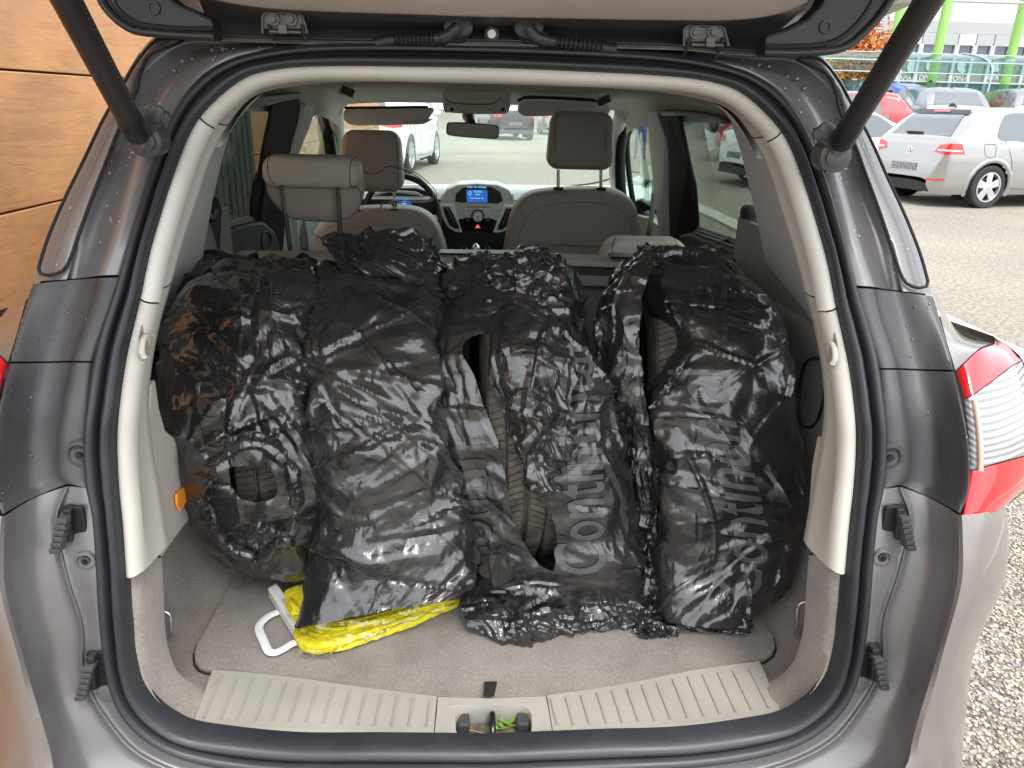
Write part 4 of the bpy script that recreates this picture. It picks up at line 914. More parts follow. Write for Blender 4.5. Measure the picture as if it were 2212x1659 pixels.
hz = [P(u, v, y=yd-.0725) for u, v in ((1032, 484), (1038, 492.5), (1026, 492.5))]; part("hazard_button", ([tuple(q) for q in hz]+[tuple(q+[0, .003, 0]) for q in hz], [(0, 1, 2), (5, 4, 3), (0, 3, 4, 1), (1, 4, 5, 2), (2, 5, 3, 0)]), M("hazard_red", (.8, .08, .08), .4, emit=(1, .15, .12), es=.3), D, smooth=False)
for u in (957, 1108): part("vent_wheel", box(*P(u, 425, y=yd-.066), .008, .01, .026), m_silver, D, bev=.002, smooth=False)
# lower console, gear knob
part("console_lower", prism(pd([(962, 500), (1095, 500), (1085, 580), (975, 580)]), yd-.02, yd+.05), m_blk, D, bev=.004, smooth=False)
part("console_side", prism(pd([(952, 512), (962, 512), (978, 590), (955, 590)]), yd-.05, yd+.05), m_dash, D, smooth=False)
part("console_side", prism(pd([(1090, 512), (1100, 512), (1098, 590), (1080, 590)]), yd-.05, yd+.05), m_dash, D, smooth=False)
g0 = P(1028, 535, y=2.4); V, F = tube(crom(np.array([g0+[0, 0, -.08], g0+[0, 0, -.03], g0+[0, 0, -.01], g0+[0, 0, .012], g0+[0, 0, .02]]), 24), list(np.interp(np.linspace(0, 1, 24), [0, .4, .65, .85, 1], [.008, .009, .021, .019, .004])), 18); part("gear_knob", (V, F), m_chrome, D)
for u in (1003, 1053):
    c = P(u, 540, y=2.42); V, F = tube([c, c+np.array([0, -.012, .01])], [.013, .012], 18); part("console_dial", (V, F), m_chrome, D)
    V, F = tube([c, c+np.array([0, -.013, .0112])], [.009, .009], 18); part("console_dial_face", (V, F), m_piano, D)
part("console_shelf", box(*P(1028, 548, y=2.43), .16, .06, .01), m_piano, D, smooth=False)
# instrument cluster behind the wheel
part("instrument_hood", prism(pd([(790, 430), (800, 415), (840, 404), (900, 404), (935, 415), (945, 440), (940, 460), (800, 460)]), yd-.03, yd+.1), m_blk, D, bev=.01, smooth=False)
part("instrument_rim", prism(pd([(798, 417), (840, 408), (900, 412), (920, 424), (905, 420), (840, 414), (802, 424)]), yd-.036, yd-.02), m_dash, D, bev=.003, smooth=False)
part("instrument_screen", prism(pd([(856, 423), (890, 424), (890, 447), (857, 446)]), yd-.031, yd-.034), m_screen, D, smooth=False)
for i in range(3): part("display_line", box(*P(873, 429+i*5.5, y=yd-.036), .026-.004*i, .0006, .0022), m_text, D, smooth=False)
# steering wheel
SW = sub_empty("steering_wheel"); ys = 2.38
wc = P(868, 470, y=ys)
ring_ = np.array([wc+[.155*math.cos(a), -.05*math.sin(a)*-1*.5, .165*math.sin(a)] for a in np.linspace(0, 2*math.pi, 64, endpoint=False)])
V, F = tube(ring_, .0125, 14, True); part("wheel_rim", (V, F), m_blk, SW)
part("wheel_hub", tube([wc+[0, .03, -.02], wc+[0, -.01, -.02], wc+[0, -.02, -.02]], [.05, .055, .04], 24), m_blk, SW)
for sgn in (-1, 1): V, F = tube([wc+[0, 0, -.02], wc+[sgn*.15, 0, .0]], [.022, .014], 10); part("wheel_spoke", (V, F), m_silver, SW)
# ------------------------------------------------------------------ headliner and what hangs from it
q = sample(rdeep, np.linspace(89.9, 8, 60)); q[:, 1] += .03
hl = []
for (y, w_, zt_) in ((None, 0, 0), (.75, .555, 1.528), (1.2, .575, 1.535), (1.8, .565, 1.520), (2.05, .55, 1.498), (2.18, .54, 1.468)):
    if y is None: hl.append(q*[1, 1, 1]+[0, 0, .004]); continue
    pr = []
    for s in np.linspace(0, 1, 60):
        x = w_*min(1, s*1.6)**1.0; 
        if s < .62: pr.append((w_*s/.62*.93, y, zt_-.012*(s/.62)**4))
        else:
            t = (s-.62)/.38; pr.append((w_*(.93+.07*math.sin(t*math.pi/2)), y, zt_-.012-.085*t**1.6))
    hl.append(np.array(pr))
hl = np.array(hl); hl[0, :, 2] = np.maximum(hl[0, :, 2], 1.40)
hl2 = resample(hl.transpose(1, 0, 2), 60, 50).transpose(1, 0, 2)
full = np.concatenate([mirror(hl2)[:, ::-1], hl2], 1); mesh("headliner", full.reshape(-1, 3), grid_faces(*full.shape[:2]), m_head, CAR, sharp=80)
m_hard = M("overhead_plastic", (.72, .73, .69), .55, nodes=grain(900, .3, .0003))
OC_ = sub_empty("overhead_console"); yo = 1.98
po = lambda L: pl(L, yo)
part("console_frame", prism(po([(955, 190), (962, 184), (1030, 183), (1098, 188), (1104, 196), (1102, 236), (1092, 246), (1030, 247), (966, 243), (957, 234)]), yo, yo+.05), m_hard, OC_, bev=.006, smooth=False)
part("sunglass_lid", prism(po([(962, 190), (1096, 193), (1097, 222), (1070, 224), (1030, 226), (975, 222), (962, 216)]), yo-.004, yo+.02), m_hard, OC_, bev=.004, smooth=False)
V, F = tube(crom(np.array([P(u, v, y=yo-.005) for u, v in ((962, 214), (975, 221), (1030, 226), (1062, 224), (1085, 210))]), 40), .0014, 6); part("lid_line", (V, F), m_seam, OC_)
for u in (974, 1084): 
    part("map_light", prism(rpoly(*[P(u, 236, y=yo)[i] for i in (0, 2)], .05, .022, .01), yo-.006, yo), m_hard, OC_, bev=.002, smooth=False)
    part("lamp_switch", prism(rpoly(*[P(u+2, 236.5, y=yo)[i] for i in (0, 2)], .013, .012, .005), yo-.008, yo-.006), m_dark, OC_, smooth=False)
# visors
VS = sub_empty("sun_visor"); yv = 2.02
o = crom(np.array(pl([(742, 250), (745, 238), (758, 234), (850, 233), (925, 232), (938, 236), (930, 250), (918, 266), (880, 269), (800, 271), (760, 270), (746, 262)], yv)), 60, True); V, F = cushion(o, .012, yv, .5, 4); part("visor_board", (V, F), m_hard, VS, sharp=60)
part("visor_mirror_lid", prism(pl([(778, 252), (892, 252), (892, 267), (778, 267)], yv-.013), yv-.014, yv-.011), m_hard, VS, bev=.001, smooth=False)
part("visor_ticket", prism(pl([(868, 262), (925, 256), (935, 258), (915, 268), (872, 269)], yv-.018), yv-.019, yv-.018), M("paper", (.6, .6, .58), .8), VS, smooth=False)
V, F = tube([P(745, 233, y=yv-.01), P(925, 231, y=yv-.01)], .0045, 8); part("visor_rod", (V, F), m_blk, VS)
VS = sub_empty("sun_visor")
o = crom(np.array(pl([(1118, 238), (1122, 224), (1135, 217), (1220, 218), (1300, 222), (1316, 230), (1316, 244), (1300, 252), (1200, 250), (1130, 250)], yv)), 60, True); V, F = cushion(o, .012, yv, .5, 4); part("visor_board", (V, F), m_hard, VS, sharp=60)
V, F = tube(crom(np.array([P(u, v, y=yv+.02) for u, v in ((1118, 218), (1135, 211), (1220, 213), (1310, 219))]), 30), .006, 8); part("visor_recess", (V, F), m_dark, VS)
for L_ in ([(733, 203), (742, 192), (764, 186), (768, 192), (762, 200), (738, 212)], [(1322, 215), (1306, 206), (1292, 209), (1290, 216), (1300, 222), (1314, 233)]):
    G_ = sub_empty("grab_handle"); q = np.array([P(u, v, y=1.55) for u, v in L_]); V, F = tube(crom(q[:3] if L_[0][0] < 900 else q[:4], 20), .008, 10); part("handle_bar", (V, F), m_hard, G_)
    c = q.mean(0); V, F = box(*c, .035, .02, .022); part("handle_recess", (rot(V, tuple(c), ry=.4 if L_[0][0] < 900 else -.4), F), m_seam, G_, smooth=False)
# mirror
MR = sub_empty("rear_view_mirror"); ym = 2.05
o = crom(np.array(pl([(965, 268), (968, 264), (1020, 265), (1072, 270), (1078, 275), (1077, 296), (1072, 300), (1020, 298), (972, 293), (964, 288)], ym)), 60, True)
V, F = cushion(o, .016, ym+.012, .4, 5); part("mirror_shell", (V, F), m_blk, MR, sharp=60)
oo = (o-o.mean(0))*[.94, .84]+o.mean(0)
part("mirror_glass", prism([tuple(p) for p in oo], ym-.0045, ym-.0035), M("mirror_face_darkened", (.05, .055, .052), .05, 1), MR, smooth=False)  # glass colour darkened to stand for the dark cabin it would reflect
V, F = tube([P(1018, 266, y=ym+.02), P(1012, 250, y=ym+.10)], [.016, .024], 14); part("mirror_stalk", (V, F), m_blk, MR)
# windscreen and its surround
def pill(name, L_, y0, y1_, mat, r, parent=CAR, flat=1.):
    q = crom(np.array([P(u, v, y=y0+(y1_-y0)*i/(len(L_)-1)) for i, (u, v) in enumerate(L_)]), 40); V, F = tube(q, r, 12, flat=flat); return part(name, (V, F), mat, parent)
wq = []
for (yy_, vv, ul, ur) in ((2.19, 236, 700, 1345), (2.6, 262, 700, 1345), (3.05, 330, 690, 1360), (3.35, 405, 680, 1380)):
    wq.append([P(u, vv, y=yy_) for u in np.linspace(ul, ur, 20)])
mesh("windscreen", np.array(wq).reshape(-1, 3), grid_faces(4, 20), m_wind, CAR)
# A pillars: trim, black door frames
pill("a_pillar_trim", [(724, 235), (727, 262), (730, 300), (733, 340), (735, 420)], 2.16, 2.75, m_hard, .028)
pill("a_pillar_trim", [(1345, 240), (1336, 280), (1332, 330), (1330, 380), (1335, 425)], 2.16, 2.75, m_hard, .030)
pill("windscreen_edge", [(1330, 378), (1312, 388), (1280, 396), (1235, 401), (1180, 403)], 2.9, 3.0, m_blk, .004)
pill("front_door_frame", [(672, 232), (690, 243), (703, 264), (712, 300), (717, 345), (722, 420)], 2.2, 2.5, m_blk, .026)
pill("front_door_frame", [(1372, 247), (1352, 270), (1342, 300), (1338, 345), (1340, 400), (1348, 470)], 2.2, 2.5, m_blk, .024)
pill("front_door_seal", [(1380, 252), (1364, 274), (1355, 300), (1356, 345), (1362, 400), (1370, 450)], 2.25, 2.5, m_rub, .012)
# B pillar trims and the black rear door frames
def sp(name, L_, x0, th_, mat, parent=CAR, bev=.004, lean=.34):
    """side piece: polygon of pixels on a leaning side plane at x0 (at z 1.1), th_ thick outwards"""
    out = []
    sg = 1 if x0 > 0 else -1
    for u, v in L_:
        d = ray(u, v); # solve x = x0 - sg*lean*(z-1.1) for z>1.1
        t = (x0-CAMC[0]+sg*0)/d[0]
        for _ in range(30):
            z = CAMC[2]+d[2]*t; xx = x0-sg*lean*max(0, z-1.1); t = (xx-CAMC[0])/d[0]
        out.append(CAMC+d*t)
    out = np.array(out); k = len(out); V = [tuple(q) for q in out]+[tuple(q+[sg*th_, 0, 0]) for q in out]
    F = [tuple(range(k)), tuple(range(2*k-1, k-1, -1))]+[(i, (i+1) % k, (i+1) % k+k, i+k) for i in range(k)]
    return part(name, (V, F), mat, parent, smooth=False, bev=bev)
m_felt = M("frame_black", (.008, .008, .009), .7)
sp("b_pillar_trim", [(662, 225), (682, 226), (678, 248), (668, 278), (650, 322), (643, 345), (645, 560), (612, 560), (616, 420), (628, 335), (640, 290), (652, 250)], -.66, .015, m_hard)
sp("b_pillar_trim", [(1398, 240), (1416, 238), (1436, 300), (1450, 380), (1455, 480), (1456, 560), (1428, 560), (1424, 480), (1412, 400), (1402, 320), (1400, 280)], .66, .015, m_hard)
sp("rear_door_frame", [(586, 232), (600, 222), (648, 214), (650, 232), (645, 262), (632, 305), (622, 350), (612, 420), (612, 560), (560, 560), (545, 478), (545, 430), (552, 390), (562, 368), (572, 310), (585, 250)], -.665, .008, m_felt, bev=.008)
sp("rear_door_frame", [(1412, 242), (1440, 236), (1462, 242), (1468, 262), (1478, 310), (1488, 360), (1498, 400), (1504, 470), (1504, 495), (1510, 560), (1450, 560), (1445, 480), (1440, 400), (1425, 320)], .665, .012, m_felt, bev=.008)
sp("window_header", [(517, 223), (540, 210), (600, 203), (649, 199), (652, 213), (610, 220), (585, 228), (540, 233), (520, 236)], -.655, .03, m_blk)
sp("window_header", [(1420, 238), (1480, 238), (1540, 247), (1565, 258), (1572, 264), (1560, 268), (1530, 256), (1480, 250), (1430, 250)], .655, .03, m_blk)
sp("pillar_inner_trim", [(1562, 240), (1578, 262), (1600, 330), (1624, 430), (1640, 500), (1652, 566), (1760, 700), (1760, 560), (1710, 400), (1660, 290), (1610, 235)], .625, .012, m_hard, bev=.002)
sp("pillar_inner_trim", [(520, 222), (508, 246), (495, 290), (478, 355), (461, 428), (443, 525), (438, 562), (330, 720), (340, 560), (390, 400), (440, 290), (490, 225)], -.625, .012, m_hard, bev=.002)
# rear doors: dark cards with ledges
def card(sg, ledge, bot, spk):
    L_ = ledge+bot; return sp("door_card", L_, sg*.63, .06, M("door_card_green", (.075, .085, .083), .55, nodes=grain(800, .3, .0003)), bev=.010, lean=0)
card(-1, [(440, 508), (480, 497), (540, 480), (572, 478), (596, 500), (606, 530), (612, 570)], [(612, 620), (440, 620)], None)
card(1, [(1660, 572), (1620, 550), (1570, 530), (1515, 512), (1490, 502), (1470, 506), (1460, 520), (1456, 560)], [(1456, 640), (1660, 640)], None)
for sg, LL in ((-1, ([(444, 504), (480, 494), (545, 476)], [(444, 497), (480, 488), (543, 472)], [(444, 490), (480, 483), (541, 469)])), (1, ([(1655, 560), (1600, 538), (1500, 502)], [(1655, 552), (1600, 530), (1505, 497)], [(1650, 540), (1600, 523), (1510, 491)]))):
    for i, L_ in enumerate(LL):
        q = np.array([P(u, v, x=sg*(.632+.008*i)) for u, v in L_]); V, F = tube(crom(q, 24), .0045, 8); part("window_ledge_strip", (V, F), m_blk if i != 1 else m_rub)
q = np.array([P(u, v, x=-.635) for u, v in ((492, 488), (512, 495))]); V, F = tube(q, .005, 8); part("blind_hook", (V, F), m_blk)
q = np.array([P(u, v, x=.635) for u, v in ((1548, 525), (1575, 515))]); V, F = tube(q, .005, 8); part("blind_hook", (V, F), m_blk)
q = crom(np.array([P(575+10*math.cos(a), 521+21*math.sin(a), x=-.628) for a in np.linspace(0, 6.28, 12, endpoint=False)]), 40, True); V, F = tube(q, .003, 8, True); part("speaker_ring", (V, F), m_blk)
# glass of the side doors
def pane(name, L_, x0, mat, lean=.34): 
    o = sp(name, L_, x0, .004, mat, bev=0, lean=lean); return o
pane("side_window", [(410, 560), (430, 400), (480, 260), (510, 215), (600, 212), (590, 300), (550, 440), (545, 500)], -.70, m_privacy)
pane("side_window", [(1470, 235), (1600, 235), (1680, 400), (1690, 600), (1500, 520), (1495, 400)], .70, m_privacy)
pane("side_window", [(640, 345), (668, 270), (690, 240), (712, 300), (722, 420), (700, 560), (640, 560)], -.70, m_side)
pane("side_window", [(1398, 245), (1370, 250), (1340, 310), (1340, 400), (1350, 560), (1450, 560), (1440, 400)], .70, m_side)
# front door inner panels and right mirror
sp("front_door_card", [(1362, 462), (1400, 470), (1440, 500), (1440, 580), (1350, 580), (1352, 480)], .66, .05, M("door_pale", (.45, .48, .47), .6), lean=0)
sp("front_door_card", [(645, 470), (700, 460), (700, 580), (645, 580)], -.66, .05, M("door_pale2", (.30, .33, .32), .6), lean=0)
o = crom(np.array(pl([(1395, 395), (1404, 388), (1412, 395), (1414, 440), (1408, 456), (1398, 452), (1392, 425)], 2.75)), 40, True); V, F = cushion(o, .05, 2.8, .5, 5); part("door_mirror", (V, F), m_blk)
part("door_mirror_glass", prism([tuple(p) for p in ((o-o.mean(0))*.8+o.mean(0))], 2.746, 2.748), M("mirror_face_darkened2", (.5, .6, .58), .05, 1), smooth=False)
# belts
def strap(name, L_, y0, y1_, wd, mat, th_=.0022, twist=None, parent=CAR):
    q = crom(np.array([P(u, v, y=y0+(y1_-y0)*i/(len(L_)-1)) for i, (u, v) in enumerate(L_)]), 50)
    T = np.gradient(q, axis=0); T /= np.linalg.norm(T, axis=1)[:, None]; nrm = np.cross(T, [0, 1., 0]); nrm /= np.linalg.norm(nrm, axis=1)[:, None]
    wd_ = np.interp(np.linspace(0, 1, 50), np.linspace(0, 1, len(wd)), wd); V = []
    for i in range(50):
        a, b = q[i]-nrm[i]*wd_[i]/2, q[i]+nrm[i]*wd_[i]/2; V += [a, b, b+[0, th_, 0], a+[0, th_, 0]]
    return part(name, (V, grid_faces(50, 4, True)), mat, parent)
B_ = sub_empty("seat_belt")
strap("belt_webbing", [(458, 440), (452, 462), (444, 490), (432, 520), (426, 552)], .95, .97, [.03, .035, .045, .045, .04], m_belt, parent=B_)
strap("belt_webbing", [(462, 468), (467, 490), (470, 515), (473, 540)], .93, .95, [.03, .02, .010, .004], m_belt, parent=B_)
o = crom(np.array(pl([(440, 435), (450, 428), (463, 432), (470, 442), (471, 470), (464, 486), (450, 484), (436, 474), (435, 452)], .94)), 40, True); V, F = cushion(o, .03, .95, .7, 5); V = np.array(V); V += .004*np.sin(V*160)[:, [1, 2, 0]]; part("belt_guide", (V, F), m_foam, B_)
V, F = tube(crom(np.array([P(u, v, y=.905) for u, v in ((440, 455), (452, 461), (462, 470), (468, 462), (470, 452))]), 40), .006, 8); part("belt_fold", (V, F), m_belt, B_)
B_ = sub_empty("seat_belt")
strap("belt_webbing", [(1618, 462), (1612, 490), (1606, 520), (1600, 556)], 1.08, 1.08, [.035, .030, .030, .028], m_foam, parent=B_)
strap("belt_webbing", [(1628, 470), (1640, 500), (1648, 530), (1656, 562)], 1.00, 1.00, [.03, .045, .05, .045], m_belt, parent=B_)
o = crom(np.array(pl([(1608, 450), (1622, 444), (1636, 448), (1644, 462), (1642, 490), (1634, 505), (1618, 500), (1606, 480)], 1.04)), 40, True); V, F = cushion(o, .03, 1.05, .7, 5); part("belt_guide", (V, F), m_foam, B_)
pill("front_belt", [(1414, 386), (1412, 430), (1404, 490), (1392, 545)], 2.2, 2.0, m_foam, .010, flat=.3)
pill("front_belt", [(650, 470), (655, 500), (660, 540)], 2.0, 1.9, m_foam, .012, flat=.3)
# cabin floor and far side walls below the windows
part("cabin_floor", box(0, 2.1, .45, 1.3, 2.0, .02), m_dark, smooth=False)
for sg in (1, -1): part("cabin_side", box(sg*.70, 2.0, .78, .02, 2.2, .62), m_blk, smooth=False)
# outer skin of the sides, bonnet, nose and wheels
for sg in (1, -1):
    rows_ = []
    for (y, x_, b_) in ((.45, .62, 1.0), (.9, .72, 1.0), (1.5, .74, 1.0), (2.4, .74, .98), (3.1, .72, .93), (3.5, .68, .85)):
        rows_.append([(sg*(x_-.02), y, .25), (sg*(x_+.03), y, .45), (sg*(x_+.035), y, .75), (sg*(x_+.01), y, b_), (sg*(x_-.01), y, b_+.03)])
    R_ = resample(np.array(rows_), 30, 20); mesh("body_side", R_.reshape(-1, 3), grid_faces(30, 20), m_paint, CAR, flip=sg < 0, solid=.004)
    for y in (.55, 2.85):
        c = np.array([sg*.68, y, .31]); V, F = tube([c-[.09*sg, 0, 0], c-[.085*sg, 0, 0], c+[.085*sg, 0, 0], c+[.09*sg, 0, 0]], [.27, .31, .31, .27], 40); part("wheel", (V, F), m_rub)
rows_ = []
for (y, z, hw) in ((3.1, 1.0, .66), (3.35, .96, .67), (3.6, .90, .64), (3.85, .78, .58), (3.92, .6, .56), (3.92, .3, .55)):
    rows_.append([(hw*s, y-.12*abs(s)**3, z-.04*abs(s)**3) for s in np.linspace(-1, 1, 24)])
mesh("bonnet", resample(np.array(rows_), 30, 24).reshape(-1, 3), grid_faces(30, 24), m_paint, CAR, solid=.004)
# ------------------------------------------------------------------ setting
def terr(x, y):
    return .10*np.clip(y-14.5, 0, 12)*np.clip((x-5)/3, 0, 1)
def groundmat(t, b):
    v = coords(t); a = noise(t, v, 26, 8, .8); l = noise(t, v, .35, 4, .6); s = noise(t, v, 140, 2)
    c = ramp(t, a, [(.36, (.125, .114, .098)), (.5, (.262, .238, .202)), (.62, (.41, .375, .32))]); c2 = ramp(t, l, [(.3, (.80, .80, .80)), (.7, (1.12, 1.1, 1.06))])
    mx = N(t, "ShaderNodeMix", data_type='RGBA', blend_type='MULTIPLY'); mx.inputs[0].default_value = 1; t.links.new(c, mx.inputs[6]); t.links.new(c2, mx.inputs[7])
    t.links.new(mx.outputs[2], b.inputs["Base Color"]); bump(t, b, a, .6, .01)
m_ground = M("gravel_asphalt", (.3, .28, .25), .9, spec=.3, nodes=groundmat)
xs = np.r_[-120, -60, -30, -10, 0, 4, 5, 6, 7, 8, 10, 20, 40, 80, 160]; ys = np.r_[-120, -50, -20, 0, 10, 14, 14.5, 15, 16, 20, 26.5, 30, 40, 50, 60, 100, 200]
gx, gy = np.meshgrid(xs, ys, indexing='ij'); G_ = np.stack([gx, gy, terr(gx, gy)], 2)
go = mesh("ground", G_.reshape(-1, 3), grid_faces(len(xs), len(ys)), m_ground, base=(0, 0, 0)); go["kind"] = "structure"; fixn(go)
# kerb strip flush with the ground, on the right of the car
m_conc = M("kerb_concrete", (.5, .48, .42), .85, nodes=grain(60, .5, .002, (.40, .38, .33), (.58, .555, .50), None, 8))
KB = empty("kerb_strip", None, None, loc=(3.46, 0, 0), car=True); 
for k_ in ("label",): pass
KB["kind"] = "structure"
for i in range(26):
    y0_ = -5+i*1.0; V, F = box(0, y0_+.5, .012, .29+.01*math.sin(i*3), .99, .05); part("kerb_stone", (rot(V, (0, y0_+.5, 0), rz=.004*math.sin(i*2.3)), F), m_conc, KB, smooth=False, bev=.006)
# the exposed aggregate slab under the car and out to the kerb
def aggmat(t, b):
    v = coords(t); vo = N(t, "ShaderNodeTexVoronoi"); vo.inputs["Scale"].default_value = 85; t.links.new(v, vo.inputs["Vector"])
    sep = N(t, "ShaderNodeSeparateColor"); t.links.new(vo.outputs["Color"], sep.inputs[0])
    c = ramp(t, sep.outputs[0], [(0, (.10, .095, .09)), (.25, (.24, .19, .13)), (.45, (.26, .25, .24)), (.7, (.33, .30, .25)), (1, (.42, .39, .34))])
    e = ramp(t, vo.outputs["Distance"], [(.45, (1, 1, 1)), (.75, (.35, .34, .32))]); mx = N(t, "ShaderNodeMix", data_type='RGBA', blend_type='MULTIPLY'); mx.inputs[0].default_value = 1
    t.links.new(c, mx.inputs[6]); t.links.new(e, mx.inputs[7]); t.links.new(mx.outputs[2], b.inputs["Base Color"]); iv_ = N(t, "ShaderNodeMath", operation='SUBTRACT'); iv_.inputs[0].default_value = 1; t.links.new(vo.outputs["Distance"], iv_.inputs[1]); bump(t, b, iv_.outputs[0], .8, .006)
ag = mesh("pavement", [(-1.34, -6, .004), (3.315, -6, .004), (3.315, 20, .004), (-1.34, 20, .004)], [(0, 1, 2, 3)], M("exposed_aggregate", (.35, .32, .28), .8, nodes=aggmat), base=(0, 0, 0)); ag["kind"] = "structure"
# exposed pebbles between car and kerb, nearest the camera
rg = np.random.default_rng(5)
ico = bmesh.new(); bmesh.ops.create_icosphere(ico, subdivisions=1, radius=1); iv = np.array([v.co[:] for v in ico.verts]); iff = np.array([[v.index for v in f.verts] for f in ico.faces]); ico.free()
npb = 34000
px_ = rg.uniform(.60, 3.3, npb*3); py_ = rg.uniform(-1.0, 4.6, npb*3)
uu, vv_ = proj(np.stack([px_, py_, np.zeros_like(px_)], 1)); kp = (uu < 2700) & (uu > 1900) & (vv_ > 640) & (vv_ < 2100); px_, py_ = px_[kp][:npb], py_[kp][:npb]
if len(px_):
    n_ = len(px_); sc_ = rg.uniform(.0028, .0072, n_)*(1+.0*py_); sh_ = np.stack([rg.uniform(.8, 1.3, n_), rg.uniform(.7, 1.1, n_), rg.uniform(.45, .7, n_)], 1)*sc_[:, None]
    an = rg.uniform(0, 6.28, n_); ca, sa = np.cos(an), np.sin(an)
    jit = iv[None]*(1+.12*rg.normal(size=(n_, len(iv), 1)))
    q = jit*sh_[:, None, :]; qx = q[..., 0]*ca[:, None]-q[..., 1]*sa[:, None]+px_[:, None]; qy = q[..., 0]*sa[:, None]+q[..., 1]*ca[:, None]+py_[:, None]; qz = q[..., 2]+.006
    Vp = np.stack([qx, qy, qz], 2).reshape(-1, 3); Fp = (iff[None]+np.arange(n_)[:, None, None]*len(iv)).reshape(-1, 3)
    me = bpy.data.meshes.new("pebbles"); me.vertices.add(len(Vp)); me.vertices.foreach_set("co", Vp.ravel()); me.loops.add(Fp.size); me.loops.foreach_set("vertex_index", Fp.ravel().astype(np.int32)); me.polygons.add(len(Fp)); me.polygons.foreach_set("loop_start", np.arange(0, Fp.size, 3, dtype=np.int32)); me.polygons.foreach_set("loop_total", np.full(len(Fp), 3, dtype=np.int32)); me.polygons.foreach_set("use_smooth", [True]*len(Fp)); me.update()
    col = np.repeat(rg.random(n_), len(iv)).astype(np.float32); at = me.attributes.new("tone", 'FLOAT', 'POINT'); at.data.foreach_set("value", col)
    def pebmat(t, b):
        a = N(t, "ShaderNodeAttribute", attribute_name="tone"); c = ramp(t, a.outputs["Fac"], [(0, (.10, .095, .09)), (.18, (.30, .22, .13)), (.36, (.28, .27, .26)), (.55, (.50, .44, .34)), (.78, (.44, .405, .34)), (1, (.55, .525, .47))]); c_ = t.nodes[-1]; t.links.new(c, b.inputs["Base Color"])
    me.materials.append(M("pebble", (.5, .45, .38), .6, nodes=pebmat)); pe = bpy.data.objects.new("pebbles", me); COL.objects.link(pe); pe.matrix_world = ROOTM; pe["kind"] = "stuff"
    tag(pe, "rounded pebbles of the exposed aggregate surface between the car and the kerb", "gravel")
# weeds along the kerb
m_grass = M("weed_green", (.12, .17, .03), .8)
Vg, Fg = [], []
for i in range(1400):
    y_ = rg.uniform(-1, 20); k_ = math.sin(y_*1.7)+math.sin(y_*.63+1)+.4*math.sin(y_*5)
    if k_ < rg.uniform(-.9, 1.2): continue
    side_ = 3.62 if rg.random() < .75 else 3.30
    x_ = side_+rg.normal()*.022; h_ = rg.uniform(.012, .04); a_ = rg.uniform(0, 6.28); dx, dy = .012*math.cos(a_), .012*math.sin(a_); n0 = len(Vg)
    Vg += [(x_-dx, y_-dy, .0), (x_+dx, y_+dy, .0), (x_+dy*1.5, y_-dx*1.5, h_)]; Fg.append((n0, n0+1, n0+2))
gr = mesh("kerb_weeds", Vg, Fg, m_grass, base=(0, 0, 0), smooth=False, kind="stuff"); tag(gr, "low green weeds growing along the edges of the kerb", "weeds")
# plank wall on the left ----------------------------------------------------------
def woodmat(t, b):
    tc = N(t, "ShaderNodeTexCoord"); oi_ = N(t, "ShaderNodeObjectInfo"); mp = N(t, "ShaderNodeMapping"); mp.inputs["Scale"].default_value = (1, .4, 3.8)
    ad = N(t, "ShaderNodeVectorMath", operation='MULTIPLY_ADD'); ad.inputs[1].default_value = (13, 7, 5); cb = N(t, "ShaderNodeCombineXYZ")
    for i in range(3): t.links.new(oi_.outputs["Random"], cb.inputs[i])
    t.links.new(cb.outputs[0], ad.inputs[0]); t.links.new(tc.outputs["Object"], ad.inputs[2]); t.links.new(ad.outputs[0], mp.inputs[0])
    wv = N(t, "ShaderNodeTexNoise"); wv.inputs["Scale"].default_value = 2.2; wv.inputs["Detail"].default_value = 3; wv.inputs["Distortion"].default_value = 1.6; t.links.new(mp.outputs[0], wv.inputs["Vector"])
    mu = N(t, "ShaderNodeMath", operation='MULTIPLY'); mu.inputs[1].default_value = 26; t.links.new(wv.outputs["Fac"], mu.inputs[0]); si = N(t, "ShaderNodeMath", operation='SINE'); t.links.new(mu.outputs[0], si.inputs[0])
    mr = N(t, "ShaderNodeMapRange"); mr.inputs["From Min"].default_value = -1; t.links.new(si.outputs[0], mr.inputs[0])
    fine_mp = N(t, "ShaderNodeMapping"); fine_mp.inputs["Scale"].default_value = (1, 4, 90); t.links.new(ad.outputs[0], fine_mp.inputs[0]); fn_ = noise(t, fine_mp.outputs[0], 3, 4, .7)
    c1_ = ramp(t, fn_, [(.3, (.42, .185, .068)), (.7, (.56, .285, .112))]); c2_ = ramp(t, mr.outputs[0], [(.0, (.80, .74, .68)), (.25, (1, 1, 1)), (1, (1.05, 1.05, 1.04))])
    mx = N(t, "ShaderNodeMix", data_type='RGBA', blend_type='MULTIPLY'); mx.inputs[0].default_value = .5; t.links.new(c1_, mx.inputs[6]); t.links.new(c2_, mx.inputs[7])
    bl = noise(t, ad.outputs[0], 3, 4); cb2 = ramp(t, bl, [(.35, (.86, .84, .8)), (.65, (1.1, 1.08, 1.04))]); m3 = N(t, "ShaderNodeMix", data_type='RGBA', blend_type='MULTIPLY'); m3.inputs[0].default_value = 1; t.links.new(mx.outputs[2], m3.inputs[6]); t.links.new(cb2, m3.inputs[7])
    t.links.new(m3.outputs[2], b.inputs["Base Color"]); bump(t, b, fn_, .25, .001)
m_wood = M("wood_laminate", (.5, .28, .12), .5, nodes=woodmat)
WL = empty("plank_wall", "warm brown wood grain plank wall standing close along the left side of the car", "wall", loc=(-1.4, 0, 0), car=True)
me0 = None
